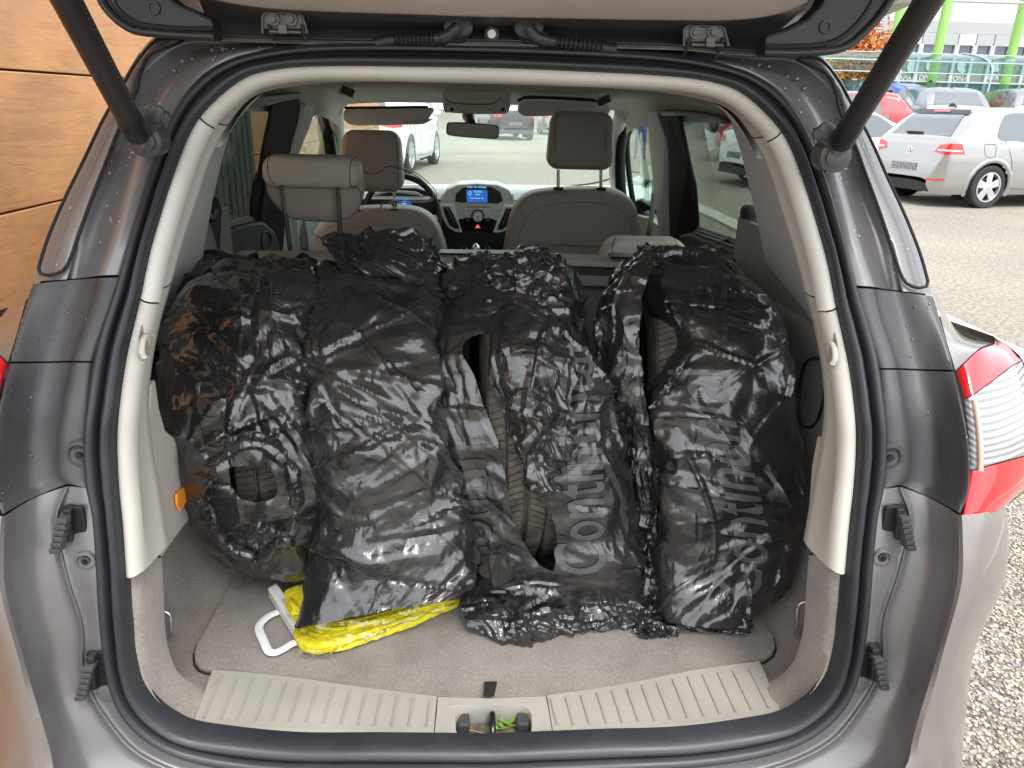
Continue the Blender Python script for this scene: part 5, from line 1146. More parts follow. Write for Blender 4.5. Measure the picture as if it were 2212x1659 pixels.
for i, z_ in enumerate([-.04+.392*k for k in range(10)]):
    for j in range(1):
        y0_ = -.75; 
        if me0 is None:
            V, F = box(-.02, 5.5, .196, .04, 11, .386); o = part("plank", (V, F), m_wood, WL, smooth=False, bev=.003); me0 = o
            o.location = (0, y0_, z_)
        else:
            o = me0.copy(); COL.objects.link(o); o.parent = WL; o.location = (0, y0_, z_)
part("wall_backing", box(-.06, 4.75, 1.9, .03, 11, 3.9), M("joint_shadow", (.10, .05, .025), .8), WL, smooth=False)
# ribbed steel door leaning flat on the wall
RD = empty("ribbed_steel_door", "dark green grey ribbed steel door leaf seen through the left rear side window", "door", loc=(-1.375, 3.45, 0), car=True)
m_rib = M("dark_green_steel", (.035, .055, .052), .45, .3)
for i in range(9): part("door_rib", box(.0, -.42+i*.105, 1.02, .03, .085, 2.0), m_rib, RD, smooth=False, bev=.006)
part("door_leaf", box(-.012, 0, 1.02, .012, .98, 2.04), m_rib, RD, smooth=False)
# ------------------------------------------------------------------ parked cars
m_cglass = M("car_glass", (.055, .07, .08), .06, .0, coat=1, spec=.9)
m_tyreb = M("black_tyre", (.022, .022, .024), .8); m_alloy = M("alloy", (.62, .63, .65), .3, .8)
m_archd = M("arch_dark", (.01, .01, .012), .9)
def carpaint(name, c, metal=.4, rough=.28): return M(name, c, rough, metal, coat=.8)
def make_car(label, paintm, pos, ang_, s=1., L=4.26, W=1.79, H=1.45, kind='hatch', glassm=None, tails='red', detail=1, spokes=5, cat="car", name="parked_car", group="cars parked across the lot", front=False, zoff=None):
    """rear bumper centre at pos, pointing along ang_ (car frame of the scene)"""
    glassm = glassm or m_cglass
    z0 = float(terr(np.array(pos[0]), np.array(pos[1]))) if zoff is None else zoff
    C_ = empty(name, label, cat, loc=(pos[0], pos[1], z0), rz=ang_, group=group, car=True); C_.scale = (s, s, s)
    k = H/1.45
    if kind == 'hatch': tp = [(0, .42), (.02, .60), (.05, .74), (.09, .90), (.16, 1.0), (.22, 1.05), (.42, 1.28), (.60, 1.41), (.80, 1.44), (1.4, 1.45), (2.0, 1.45), (2.5, 1.41), (3.0, 1.17), (3.22, 1.02), (3.6, .96), (3.95, .86), (4.15, .72), (4.24, .55), (4.26, .40)]
    elif kind == 'suv': tp = [(0, .42), (.02, .62), (.05, .80), (.09, 1.0), (.14, 1.08), (.30, 1.30), (.50, 1.44), (.70, 1.46), (1.4, 1.46), (2.2, 1.45), (2.6, 1.40), (3.05, 1.14), (3.2, 1.06), (3.7, 1.0), (4.0, .92), (4.18, .76), (4.24, .55), (4.26, .40)]
    else: tp = [(0, .42), (.02, .62), (.06, .82), (.12, .98), (.3, 1.03), (.55, 1.06), (.75, 1.12), (1.1, 1.32), (1.5, 1.42), (2.0, 1.44), (2.4, 1.42), (2.9, 1.20), (3.2, 1.02), (3.6, .96), (3.95, .86), (4.15, .72), (4.24, .55), (4.26, .40)]
    tp = np.array(tp)*[L/4.26, k]
    tz = lambda x: np.interp(x, tp[:, 0], tp[:, 1])
    def plan(x): return (W/2)*np.interp(x/L, [0, .008, .03, .08, .2, .5, .8, .92, .97, .995, 1], [.60, .74, .87, .95, .99, 1, .985, .93, .82, .62, .45])
    belt = lambda x: np.interp(x/L, [0, .1, .8, 1], [.98, .95, .88, .80])*k
    def half(x, z):
        w_ = plan(x); b_ = belt(x); low = np.interp(z, [.18*k, .30*k, .5*k, .72*k], [.93, .985, 1.0, 1.0]); up_ = np.clip((z-b_)/(1.45*k-b_), 0, 1)
        return w_*low-.25*up_*(W/1.79)-.02*np.clip((z-.72*k)/.2, 0, 1)
    xs_ = np.unique(np.r_[np.linspace(0, .25, 12), tp[:, 0], np.linspace(.25, L-.3, 50), np.linspace(L-.3, L, 12)])
    n1, n2 = 16, 12; R_ = []
    for x in xs_:
        zt_ = tz(x); row = []
        zr = zt_-.05*k if zt_ > 1.1*k else zt_-.03
        for q in range(n1): z = .20*k+(zr-.20*k)*q/(n1-1); row.append((x, half(x, z), z))
        he = half(x, zr)
        for q in range(1, n2+1):
            t = q/n2; yy_ = he*(1-t); zz = zr+(zt_-zr)*(1-(1-min(1, t*2.2))**2.2)+0; row.append((x, yy_, zz+.006*t))
        R_.append(row)
    R_ = np.array(R_); full_ = np.concatenate([R_, (R_*[1, -1, 1])[:, ::-1][:, 1:]], 1)
    V = full_.reshape(-1, 3); F = grid_faces(*full_.shape[:2])
    ax_r, ax_f, wr = .84*L/4.26, L-.87*L/4.26, .315*k
    # wheel openings
    keep = []
    for f in F:
        c = V[list(f)].mean(0)
        if abs(c[1]) > W/2*.80 and c[2] < .72*k and any(math.hypot(c[0]-a, c[2]-wr) < wr+.055 for a in (ax_r, ax_f)): continue
        keep.append(f)
    o = mesh("body", V, keep, paintm, C_, sharp=45); fixn(o)
    for a in (ax_r, ax_f):
        for sgn in (1, -1):
            n_ = 26; arc = [(a+(wr+.05)*math.cos(t), wr+(wr+.05)*math.sin(t)) for t in np.linspace(-.35, math.pi+.35, n_)]
            V2 = [(p[0], sgn*(half(p[0], max(p[1], .25))+.004), p[1]) for p in arc]+[(p[0], sgn*(W/2-.35), p[1]) for p in arc]
            mesh("wheel_arch", V2, [(i, i+1, i+1+n_, i+n_) for i in range(n_-1)], m_archd, C_)
            V2 = []; 
            for p in arc:
                for (dr, dy) in ((-.012, -.02), (-.008, .006), (.03, .010), (.06, .0)):
                    r_ = wr+.05+dr; d = ((p[0]-a)/(wr+.05), (p[1]-wr)/(wr+.05)); xx, zz = a+d[0]*r_, wr+d[1]*r_; V2.append((xx, sgn*(half(xx, max(zz, .22))+dy), zz))
            mesh("arch_lip", V2, grid_faces(n_, 4), paintm, C_)
            part("arch_liner", box(a, sgn*(W/2-.32), wr+.1, wr*2+.05, .02, wr*2), m_archd, C_, smooth=False)
            Wn = sub_empty("wheel", C_); yc_ = sgn*(W/2-.10)
            V3_, F3_ = tube([(a, yc_-sgn*.10, wr), (a, yc_-sgn*.085, wr), (a, yc_+sgn*.07, wr), (a, yc_+sgn*.088, wr), (a, yc_+sgn*.09, wr), (a, yc_+sgn*.075, wr)], [wr*.9, wr, wr, wr*.94, wr*.80, wr*.70], 44, caps=False); part("tyre", (V3_, F3_), m_tyreb, Wn)
            V3_, F3_ = tube([(a, yc_+sgn*.078, wr), (a, yc_+sgn*.086, wr), (a, yc_+sgn*.086, wr), (a, yc_+sgn*.03, wr)], [wr*.70, wr*.70, wr*.64, wr*.62], 40, caps=False); part("rim", (V3_, F3_), m_alloy, Wn)
            part("brake_disc", tube([(a, yc_+sgn*.02, wr), (a, yc_+sgn*.025, wr)], wr*.45, 24), m_steel, Wn)
            part("hub", tube([(a, yc_+sgn*.03, wr), (a, yc_+sgn*.08, wr), (a, yc_+sgn*.083, wr)], [wr*.16, wr*.15, wr*.10], 20), m_alloy, Wn)
            for q in range(spokes):
                t = 2*math.pi*q/spokes+.35; c_, s_ = math.cos(t), math.sin(t); w0, w1 = .042*k, .060*k
                P_ = lambda r, w_, yy_: (a+r*c_-w_*s_, yc_+sgn*yy_, wr+r*s_+w_*c_)
                V4 = [P_(.03, -w0, .082), P_(.03, w0, .082), P_(wr*.66, w1, .076), P_(wr*.66, -w1, .076), P_(.03, -w0, .05), P_(.03, w0, .05), P_(wr*.66, w1, .045), P_(wr*.66, -w1, .045)]
                part("spoke", (V4, [(0, 1, 2, 3), (4, 7, 6, 5), (0, 4, 5, 1), (1, 5, 6, 2), (2, 6, 7, 3), (3, 7, 4, 0)]), m_alloy, Wn, smooth=False, bev=.008)
    def sidepatch(nm, poly, mat, off=.004, sides=(1, -1), parent=C_):
        pg = crom(np.array([(p[0], p[1], 0) for p in poly])*[L/4.26, k, 1], 60, True) if len(poly) > 6 else None
        pp_ = pg[:, :2] if pg is not None else np.array(poly)*[L/4.26, k]
        c0 = pp_.mean(0); res = None
        for sgn in sides:
            V5 = []; rings = 7; m_ = len(pp_)
            for r in range(rings+1):
                for p in pp_: q = c0+(p-c0)*(1-r/rings*.999); V5.append((q[0], sgn*(half(q[0], q[1])+off), q[1]))
            res = mesh(nm, V5, grid_faces(rings+1, m_, True), mat, parent); fixn(res)
        return res
    def dense(poly, n=10):
        out_ = []
        for i in range(len(poly)):
            a_, b_ = np.array(poly[i]), np.array(poly[(i+1) % len(poly)])
            for j in range(n): out_.append(tuple(a_+(b_-a_)*j/n))
        return out_
    def endpatch(nm, poly, mat, off=.005, x_of=None, parent=C_, rear=True, sub_=8):
        """poly of (y,z) on the rear (or front) end: x found from the top profile"""
        pg = np.array(dense(poly, 8)); pg[:, 1] *= k; c0 = pg.mean(0); V5 = []; m_ = len(pg)
        lim = L*.35
        def xof(y, z):
            lo, hi = 0., lim
            for _ in range(24):
                m2 = (lo+hi)/2; xx = m2 if rear else L-m2
                inside = tz(xx) > z and half(xx, z) > abs(y)
                if inside: hi = m2
                else: lo = m2
            return hi
        for r in range(sub_+1):
            for p in pg:
                q = c0+(p-c0)*(1-r/sub_*.999); xx = xof(q[0], q[1]); V5.append(((xx-off) if rear else (L-xx+off), q[0], q[1]+off*.6))
        o_ = mesh(nm, V5, grid_faces(sub_+1, m_, True), mat, parent); fixn(o_); return o_
    hb = kind != 'sedan'
    if hb:
        sidepatch("side_glass", [(.86, 1.02), (1.0, 1.30), (1.10, 1.355), (1.35, 1.375), (1.60, 1.38), (1.60, 1.2), (1.60, .97), (1.2, .99)], glassm)
        sidepatch("side_glass", [(1.66, .97), (1.66, 1.2), (1.66, 1.38), (2.1, 1.375), (2.42, 1.34), (2.7, 1.19), (2.95, 1.0), (2.3, .955)], glassm)
        endpatch("rear_window", [(-.60, 1.03), (.60, 1.03), (.50, 1.33), (-.50, 1.33)], glassm)
        endpatch("windscreen", [(-.66, 1.04), (.66, 1.04), (.52, 1.34), (-.52, 1.34)], glassm, rear=False)
    else:
        sidepatch("side_glass", [(1.05, 1.05), (1.3, 1.28), (1.55, 1.35), (1.9, 1.37), (1.9, 1.2), (1.9, .98), (1.5, .99)], glassm)
        sidepatch("side_glass", [(1.96, .98), (1.96, 1.2), (1.96, 1.37), (2.2, 1.36), (2.45, 1.32), (2.7, 1.18), (2.95, 1.0), (2.4, .96)], glassm)
        endpatch("rear_window", [(-.58, 1.12), (.58, 1.12), (.48, 1.34), (-.48, 1.34)], glassm)
        endpatch("windscreen", [(-.66, 1.04), (.66, 1.04), (.52, 1.34), (-.52, 1.34)], glassm, rear=False)
    for sgn in (1, -1):
        endpatch("tail_light", [(sgn*.50, .80), (sgn*.56, .90), (sgn*.72, .93), (sgn*.80, .925), (sgn*.835, .78), (sgn*.72, .765)], m_redb)
        if detail: endpatch("light_bar", [(sgn*.56, .815), (sgn*.56, .84), (sgn*.815, .835), (sgn*.82, .81)], M("lamp_bar", (.85, .6, .6), .3), off=.009)
        endpatch("headlight", [(sgn*.48, .66), (sgn*.50, .76), (sgn*.72, .79), (sgn*.80, .74), (sgn*.76, .64)], m_clear, rear=False)
        Vm_, Fm_2 = cushion(rpoly(0, 0, .20, .13, .05), .06, 0, .5, 4); Vm_ = np.array(Vm_)[:, [1, 0, 2]]+[L*.70, sgn*(W/2+.06), .98*k]; part("door_mirror", (Vm_, Fm_2), paintm, C_)
    endpatch("grille", [(-.42, .55), (.42, .55), (.38, .68), (-.38, .68)], m_archd, rear=False)
    endpatch("number_plate", [(-.26, .505), (.26, .505), (.26, .61), (-.26, .61)], M("dealer_plate", (.08, .085, .1), .4, nodes=grain(30, .1, .0002, (.05, .055, .065), (.30, .31, .33), None, 30)), off=.012)
    endpatch("rear_diffuser", [(-.60, .22), (.60, .22), (.52, .34), (.30, .37), (-.30, .37), (-.52, .34)], m_blk, off=.006)
    if detail:
        if hb: 
            endpatch("roof_spoiler", [(-.54, 1.335), (.54, 1.335), (.52, 1.40), (-.52, 1.40)], m_blk, off=.012); endpatch("brake_light", [(-.16, 1.36), (.16, 1.36), (.16, 1.385), (-.16, 1.385)], m_redb, off=.020)
            for sg_ in (1, -1): V, F = tube(crom(np.array([(.05, sg_*.42, .50*k), (.045, sg_*.60, .58*k), (.07, sg_*.66, .66*k), (.10, sg_*.655, .78*k)]), 20), .004, 6); part("hatch_gap", (V, F), m_dark, C_)
            V, F = tube([(.028, -.42, .49*k), (.028, .42, .49*k)], .004, 6); part("hatch_gap", (V, F), m_dark, C_)
            V, F = box(.20, .12, 1.065*k, .03, .34, .022); part("rear_wiper", (V, F), m_blk, C_, bev=.004, smooth=False)
            for sg_ in (1, -1): endpatch("reflector", [(sg_*.50, .385), (sg_*.76, .395), (sg_*.77, .42), (sg_*.52, .41)], m_redb, off=.008)
            part("exhaust_tip", tube([(.06, .42, .27), (-.01, .42, .27)], .035, 16), m_chrome, C_)
            # round badge with crossed strokes
            V, F = tube([( -.0+.055, .055*math.cos(a)*1.0, .80+.055*math.sin(a)) for a in np.linspace(0, 2*math.pi, 28, endpoint=False)], .006, 8, True); part("badge_ring", (V, F), m_chrome, C_)
            for L_ in ([(-.022, .845), (0, .812), (.022, .845)], [(-.042, .822), (-.02, .765), (0, .80), (.02, .765), (.042, .822)]):
                V, F = tube([(.053, a_, b_) for a_, b_ in L_], .0045, 6); part("badge_letter", (V, F), m_chrome, C_)
        # door shuts, handles, flap
        for sgn in (1, -1):
            for L_ in ([(1.63, .28), (1.62, .6), (1.63, .95)], [(2.72, .28), (2.80, .6), (2.93, .95)], [(.98, .98), (1.08, .82), (1.16, .66), (1.18, .5)], [(1.22, .30), (1.8, .27), (2.7, .27)]):
                V, F = tube(crom(np.array([(p[0]*L/4.26, sgn*(half(p[0]*L/4.26, p[1]*k)+.001), p[1]*k) for p in L_]), 24), .0035, 6); part("door_gap", (V, F), m_dark, C_)
            for x_ in (1.36, 2.42):
                V, F = tube(crom(np.array([(x_, sgn*(W/2+.0), .86*k), (x_+.06, sgn*(W/2+.025), .865*k), (x_+.14, sgn*(W/2+.025), .865*k), (x_+.20, sgn*(W/2), .86*k)]), 20), .014, 8); part("door_handle", (V, F), paintm, C_)
        q = [(.62, .92), (.70, .93), (.80, .92), (.82, .82), (.80, .75), (.66, .77)]; V, F = tube(crom(np.array([(p[0], -(half(p[0], p[1])+.001), p[1]) for p in q]), 40, True), .0028, 6, True); part("fuel_flap", (V, F), m_dark, C_)
    V, F = prism([(.62, 1.44*k), (.80, 1.445*k), (.70, 1.50*k), (.67, 1.50*k)], -.012, .012); part("roof_aerial", (V, F), m_blk, C_, smooth=False, bev=.004)
    return C_
m_silverp = carpaint("silver_paint", (.33, .33, .325), .5); m_whitep = carpaint("white_paint", (.82, .82, .82), 0); m_redp = carpaint("red_paint", (.35, .02, .025), .2)
m_bluep = carpaint("blue_paint", (.02, .06, .42), .2); m_greyp = carpaint("grey_paint", (.20, .20, .23), .5); m_darkp = carpaint("dark_paint", (.02, .023, .028), .3)
th_g = math.atan2(.217, .976)
fw = np.array([math.cos(th_g), math.sin(th_g)]); pr_ = np.array([-math.sin(th_g), math.cos(th_g)])
sG = 1.12; rw = P(2115, 449, z=0)[:2]; mid_ = rw+pr_*(.80*sG); rb = mid_-fw*.84*sG
make_car("silver hatchback parked on the gravel, red tail lights and dark dealer plate facing us", m_silverp, rb, th_g, sG, zoff=0., name="silver_hatchback")
make_car("white car parked directly beyond the silver hatchback, partly hidden by the right strut", m_whitep, (P(2020, 300, y=15.6)[0]-4.6, 14.9), .15, 1.08, kind='sedan', detail=1, name="white_car")
make_car("red hatchback with bright tail lamp beyond the white car on the right", m_redp, (P(1990, 245, y=18.)[0], 18.0), 2.75, 1.12, detail=0, name="red_hatchback")
make_car("bright blue coupe with a pale roof arch parked far right before the glass shelter", m_bluep, (P(2035, 215, y=23.)[0], 22.6), 1.95, 1.12, kind='sedan', detail=0, name="blue_coupe")
make_car("grey sedan with wide rear window behind the roof of the silver hatchback", m_greyp, (13.4, 20.6), 1.45, 1.12, detail=0, kind='hatch', name="grey_car")
make_car("dark grey car at the right picture edge beyond the silver hatchback", m_greyp, (16.4, 21.2), 1.35, 1.12, detail=0, kind='hatch', name="grey_hatchback")
make_car("white sport utility car seen large through the left half of the windscreen", m_whitep, (-2.55, 15.2), math.radians(82), 1.12, H=1.62, kind='suv', zoff=0, name="white_suv")
make_car("black car speckled with reflections seen through the windscreen beside the mirror", m_darkp, (1.6, 33), math.radians(100), 1.1, H=1.6, kind='suv', detail=0, zoff=0, name="black_suv")
make_car("small dark hatchback far ahead left of the mirror through the windscreen", m_greyp, (-2.9, 36), math.radians(95), 1.1, kind='hatch', detail=0, zoff=0, name="dark_hatchback")
make_car("near black car seen through the right rear side window", m_darkp, (7.9, 22.4), math.radians(70), 1.1, detail=0, kind='hatch', name="black_hatchback")
make_car("white car far off through the top of the right rear side window", m_whitep, (6.5, 31.0), math.radians(75), 1.1, detail=0, kind='hatch', name="white_hatchback")
make_car("silver car in the far row ahead, right of the black car through the windscreen", m_silverp, (4.2, 40.0), math.radians(88), 1.1, detail=0, kind='hatch', zoff=0, name="silver_car")
# ------------------------------------------------------------------ person in blue jeans
def person(pos, rz):
    bm = bmesh.new(); sk_l = bm.verts.layers.skin.verify()
    J = {'pel': (0, 0, .95, .14), 'chest': (0, 0, 1.30, .155), 'neck': (0, .0, 1.48, .06), 'head': (0, .01, 1.60, .095), 'top': (0, .01, 1.70, .08),
         'hl': (.09, 0, .90, .10), 'kl': (.11, .01, .50, .065), 'al': (.12, -.02, .10, .045), 'fl': (.13, .12, .04, .04), 'hr': (-.09, 0, .90, .10), 'kr': (-.12, .02, .50, .065), 'ar': (-.15, .0, .10, .045), 'fr': (-.17, .13, .04, .04),
         'sl': (.19, 0, 1.40, .06), 'el': (.25, .0, 1.12, .045), 'wl': (.24, .08, .88, .032), 'dl': (.24, .12, .80, .028), 'sr': (-.19, 0, 1.40, .06), 'er': (-.25, .0, 1.12, .045), 'wr': (-.24, .08, .88, .032), 'dr': (-.24, .12, .80, .028)}
    E_ = [('pel', 'chest'), ('chest', 'neck'), ('neck', 'head'), ('head', 'top'), ('pel', 'hl'), ('hl', 'kl'), ('kl', 'al'), ('al', 'fl'), ('pel', 'hr'), ('hr', 'kr'), ('kr', 'ar'), ('ar', 'fr'), ('chest', 'sl'), ('sl', 'el'), ('el', 'wl'), ('wl', 'dl'), ('chest', 'sr'), ('sr', 'er'), ('er', 'wr'), ('wr', 'dr')]
    vd = {}
    for kk, (x, y, z, r) in J.items(): v = bm.verts.new((x, y, z)); v[sk_l].radius = (r, r*.85); vd[kk] = v
    vd['pel'][sk_l].use_root = True
    for a, b in E_: bm.edges.new((vd[a], vd[b]))
    me = bpy.data.meshes.new("body"); bm.to_mesh(me); bm.free(); o = bpy.data.objects.new("person", me); COL.objects.link(o)
    o.modifiers.new("s", 'SKIN'); sb = o.modifiers.new("u", 'SUBSURF'); sb.levels = 2; sb.render_levels = 2
    dg = bpy.context.evaluated_depsgraph_get(); m2 = bpy.data.meshes.new_from_object(o.evaluated_get(dg)); bpy.data.objects.remove(o)
    for mm in (M("skin", (.45, .27, .2), .6), M("denim", (.035, .085, .26), .8, nodes=grain(200, .3, .001, (.025, .06, .20), (.05, .12, .34), None, 9)), M("shirt", (.50, .36, .22), .8), M("shoe", (.02, .02, .03), .7), M("hair", (.05, .035, .02), .8)): m2.materials.append(mm)
    for p in m2.polygons:
        z = p.center.z; x = abs(p.center.x); p.use_smooth = True
        p.material_index = 3 if z < .11 else 1 if (z < .98 and x < .215) else 4 if z > 1.66 else 0 if (z > 1.47 or (x > .2 and z < .95)) else 2
    o = bpy.data.objects.new("person", m2); COL.objects.link(o); o.matrix_world = ROOTM @ Matrix.Translation((pos[0], pos[1], float(terr(np.array(pos[0]), np.array(pos[1]))))) @ Matrix.Rotation(rz, 4, 'Z'); return o
tag(person((4.84, 22.3), 2.9), "person in blue jeans and dark shoes standing on the lot beyond the right front window", "person")
# ------------------------------------------------------------------ building, shelter, poles behind the cars on the right
YB = 34.
def bx(u, v, y=YB): return P(u, v, y=y)
x0b, x1b = bx(1600, 100)[0], 60.
BL = empty("showroom_building", "long pale commercial building with a ribbed fascia and a ribbon of dark windows", "building", loc=(x0b, YB, 0), rz=-.03, car=True)
def bl(name, xa, xb, za, zb, d0, mat, bev=0, parent=BL): return part(name, box((xa+xb)/2-x0b, d0+.1, (za+zb)/2, xb-xa, .2, zb-za), mat, parent, smooth=False, bev=bev)
zz_ = lambda v: bx(2000, v)[2]
m_bw = M("facade_white", (.52, .53, .54), .6, nodes=grain(3, .1, .001, (.48, .49, .50), (.56, .57, .58), None, .6)); m_bpan = M("facade_panel", (.36, .375, .385), .5); m_brib = M("facade_ribbed", (.50, .51, .51), .5)
m_win = M("office_glass", (.06, .075, .11), .08, coat=1); m_frame = M("window_frame", (.45, .48, .48), .5); m_shopg = M("shop_glass", (.16, .20, .16), .12, coat=.6)
bl("upper_wall", x0b, x1b, zz_(45), zz_(-140), .3, m_bw)
zt1, zt0 = zz_(45), zz_(71); nr = 14
for i in range(nr): bl("cladding_rib", x0b, x1b, zt0+(zt1-zt0)*i/nr, zt0+(zt1-zt0)*(i+.72)/nr, .05, m_brib)
bl("cladding_back", x0b, x1b, zt0, zt1, .2, M("rib_shade", (.42, .43, .43), .6))
pw = (bx(2068, 90)[0]-bx(2030, 90)[0])*1.0
xk = x0b; k_ = 0
while xk < 45:
    bl("facade_panel", xk+.02, xk+pw-.02, zz_(97), zt0-.02, .0+.004*(k_ % 2), m_bpan if k_ % 3 else m_bw, .01)
    f = bl("window", xk+.10, xk+pw-.10, zz_(116), zz_(97), .10, m_win); bl("window_frame", xk-.10, xk+.10, zz_(120), zz_(97), -.03, m_frame, .01)
    xk += pw; k_ += 1
bl("lower_band", x0b, x1b, zz_(124), zz_(119), -.02, m_bpan)
xk = x0b; k_ = 0; pw2 = pw*1.0
while xk < 45:
    bl("shop_window", xk+.06, xk+pw2-.06, .1, zz_(124), .12, m_shopg); bl("shop_mullion", xk-.06, xk+.06, 0, zz_(124), 0, m_frame); xk += pw2
bl("shop_transom", x0b, x1b, zz_(178), zz_(175), -.01, m_frame)
bl("plinth", x0b, x1b, -.2, .15, -.02, m_bpan)
# white head decals with lettering on the shop windows
for (u, v, tx) in ((2066, 152, "DONA"), (2137, 150, "DIVA"), (1960, 153, "DONA"), (2000, 150, "DIVA")):
    c = bx(u, v)-[x0b, YB, 0]; V, F = cushion(crom(np.array([(-.12, -.05), (-.25, .35), (-.1, .75), (.2, .8), (.42, .5), (.36, .2), (.5, -.1), (.2, -.2)])*.55, 30, True), .015, 0, .5, 3); V = np.array(V)+c+[0, .08, 0]; part("window_decal", (V, F), m_bw, BL)
    text(tx, .30, m_bw, BL, c+[0, .06, -.35], name="window_lettering")
# air handling unit on the roof edge
c = bx(1945, 35, 30.); AC = empty("ventilation_unit", "grey louvred ventilation unit high on the building front beside a green pole", "ventilation unit", loc=(c[0], 33.5, c[2]-.6), car=True)
part("unit_housing", box(0, 0, .7, 2.4, .8, 1.5), m_bpan, AC, smooth=False, bev=.02)
for i in range(9): part("louvre", box(.2, -.42, .25+i*.11, 1.6, .04, .07), m_frame, AC, smooth=False)
# green poles with lattice truss
m_green = M("green_paint", (.27, .48, .12), .5)
for i, (u0, v0, u1, v1, yy_) in enumerate(((2045, 0, 2010, 187, 27.), (1950, 5, 1925, 130, 27.5), (2209, 30, 2198, 65, 28.))):
    x_ = P(u1, v1, y=yy_)[0]; V, F = tube([(0, 0, 0), (0, 0, 9.5)], .16, 16)
    o = empty("green_pole", ["bright green steel pole nearest the middle of the glass shelter", "green steel pole beside the ventilation unit near the tailgate corner", "green steel pole at the right picture edge"][i], "pole", group="green poles carrying the lattice truss", loc=(x_, yy_, 0), car=True); part("pole_shaft", (V, F), m_green, o)
    part("pole_base", box(0, 0, .05, .5, .5, .1), m_frame, o, smooth=False)
tz0 = P(2100, 3, y=27.3)[2]
TRS = empty("lattice_truss", "thin steel lattice truss running across the tops of the green poles", "truss", loc=(14, 27.3, tz0), car=True)
for dz in (0, .45): V, F = tube([(-6, 0, dz), (22, 0, dz)], .05, 8); part("truss_chord", (V, F), m_frame, TRS)
VV, FF = [], []
for i in range(60):
    a = -6+i*.46; V, F = tube([(a, 0, 0), (a+.23, 0, .45), (a+.46, 0, 0)], .028, 5); n0 = len(VV); VV += V; FF += [tuple(q+n0 for q in f) for f in F]
o = mesh("truss_webs", VV, FF, m_steel, TRS); o["kind"] = "stuff"
# curved glass shelter
SH = empty("glass_shelter", "long turquoise glazed shelter with curved ribs behind the parked cars", "shelter", loc=(8, 25.5, 0), car=True)
m_teal = glassmat("teal_glass", (.42, .66, .64), .9, .1); m_rail = M("shelter_steel", (.36, .46, .46), .5, .3)
zs0, zs1 = P(2000, 116, y=26.5)[2], P(2000, 158, y=24.6)[2]
arcp = []
for t in np.linspace(0, 1, 12): a = math.pi/2*t; arcp.append((1.0-1.9*math.sin(a)**1.3, zs1+(zs0-zs1)*math.cos(a)**.8))
ar = np.array([[(x_, p[0], p[1]) for p in arcp] for x_ in np.linspace(-1, 22, 24)])
mesh("roof_glazing", ar.reshape(-1, 3), grid_faces(24, 12), m_teal, SH)
for i, x_ in enumerate(np.arange(-.5, 22, 3.05)):
    V, F = tube(np.array([(x_, p[0]-.02, p[1]+.02) for p in arcp]+[(x_, -.9, 0)]), .032, 8); part("curved_rib", (V, F), m_rail, SH)
for (yy_, z_) in ((-.9, zs1), (-.82, zs1+.35), (-.1, zs0-.28), (.95, zs0)): V, F = tube([(-1, yy_-.03, z_), (22, yy_-.03, z_)], .018, 8); part("shelter_rail", (V, F), m_rail, SH)
for x_ in np.arange(-1, 22, 3.05):
    o = part("shelter_pane", box(x_+1.52, 1.0, 1.3, 2.95, .02, 2.5), m_teal, SH, smooth=False)
# autumn shrubbery behind the shelter and hedge far ahead
def tree(name, label, cat, x, y, zc, r, cols, trunk=True, n=2600, seed=1, flat=1., group=None):
    rg_ = np.random.default_rng(seed); T = empty(name, label, cat, loc=(x, y, 0), car=True, group=group)
    V, F = tube(crom(np.array([(0, 0, 0), (.05, 0, zc*.4), (-.03, .05, zc*.8), (.0, 0, zc+r*.3)]), 16), list(np.linspace(.12, .04, 16)), 8); part("trunk", (V, F), M("bark", (.12, .09, .07), .9), T)
    cl = rg_.normal(size=(26, 3)); cl /= np.linalg.norm(cl, axis=1)[:, None]; cl *= rg_.uniform(.3, .85, (26, 1))*r; cl[:, 2] *= flat
    ci = rg_.integers(0, 26, n); p = cl[ci]+rg_.normal(size=(n, 3))*r*.17; p[:, 2] += zc; s_ = rg_.uniform(.05, .11, n)*(r/1.5)**.3
    a = rg_.normal(size=(n, 3)); a /= np.linalg.norm(a, axis=1)[:, None]; b = np.cross(a, rg_.normal(size=(n, 3))); b /= np.linalg.norm(b, axis=1)[:, None]
    V = np.stack([p-a*s_[:, None], p+b*s_[:, None]*.6, p+a*s_[:, None], p-b*s_[:, None]*.6], 1).reshape(-1, 3); F = np.arange(4*n).reshape(-1, 4)
    def lf(t, bb):
        vv2 = coords(t); c = ramp(t, noise(t, vv2, 2.2, 5, .7), [(.35, cols[0]), (.5, cols[1]), (.65, cols[2])]); t.links.new(c, bb.inputs["Base Color"])
    mesh("crown", V, F, M("leaves", cols[1], .8, nodes=lf), T, smooth=False); return T
xt = P(1885, 100, y=29.5)
tree("autumn_tree", "orange red autumn tree behind the shelter by the tailgate corner", "tree", xt[0], 29.5, xt[2]-.2, 1.25, [(.42, .20, .03), (.62, .17, .05), (.45, .35, .05)], seed=3)
xt = P(1835, 108, y=29.8); tree("autumn_tree", "yellow orange autumn tree left of the redder one", "tree", xt[0], 29.8, xt[2]-.4, 1.1, [(.5, .28, .04), (.55, .25, .05), (.28, .30, .05)], seed=4)
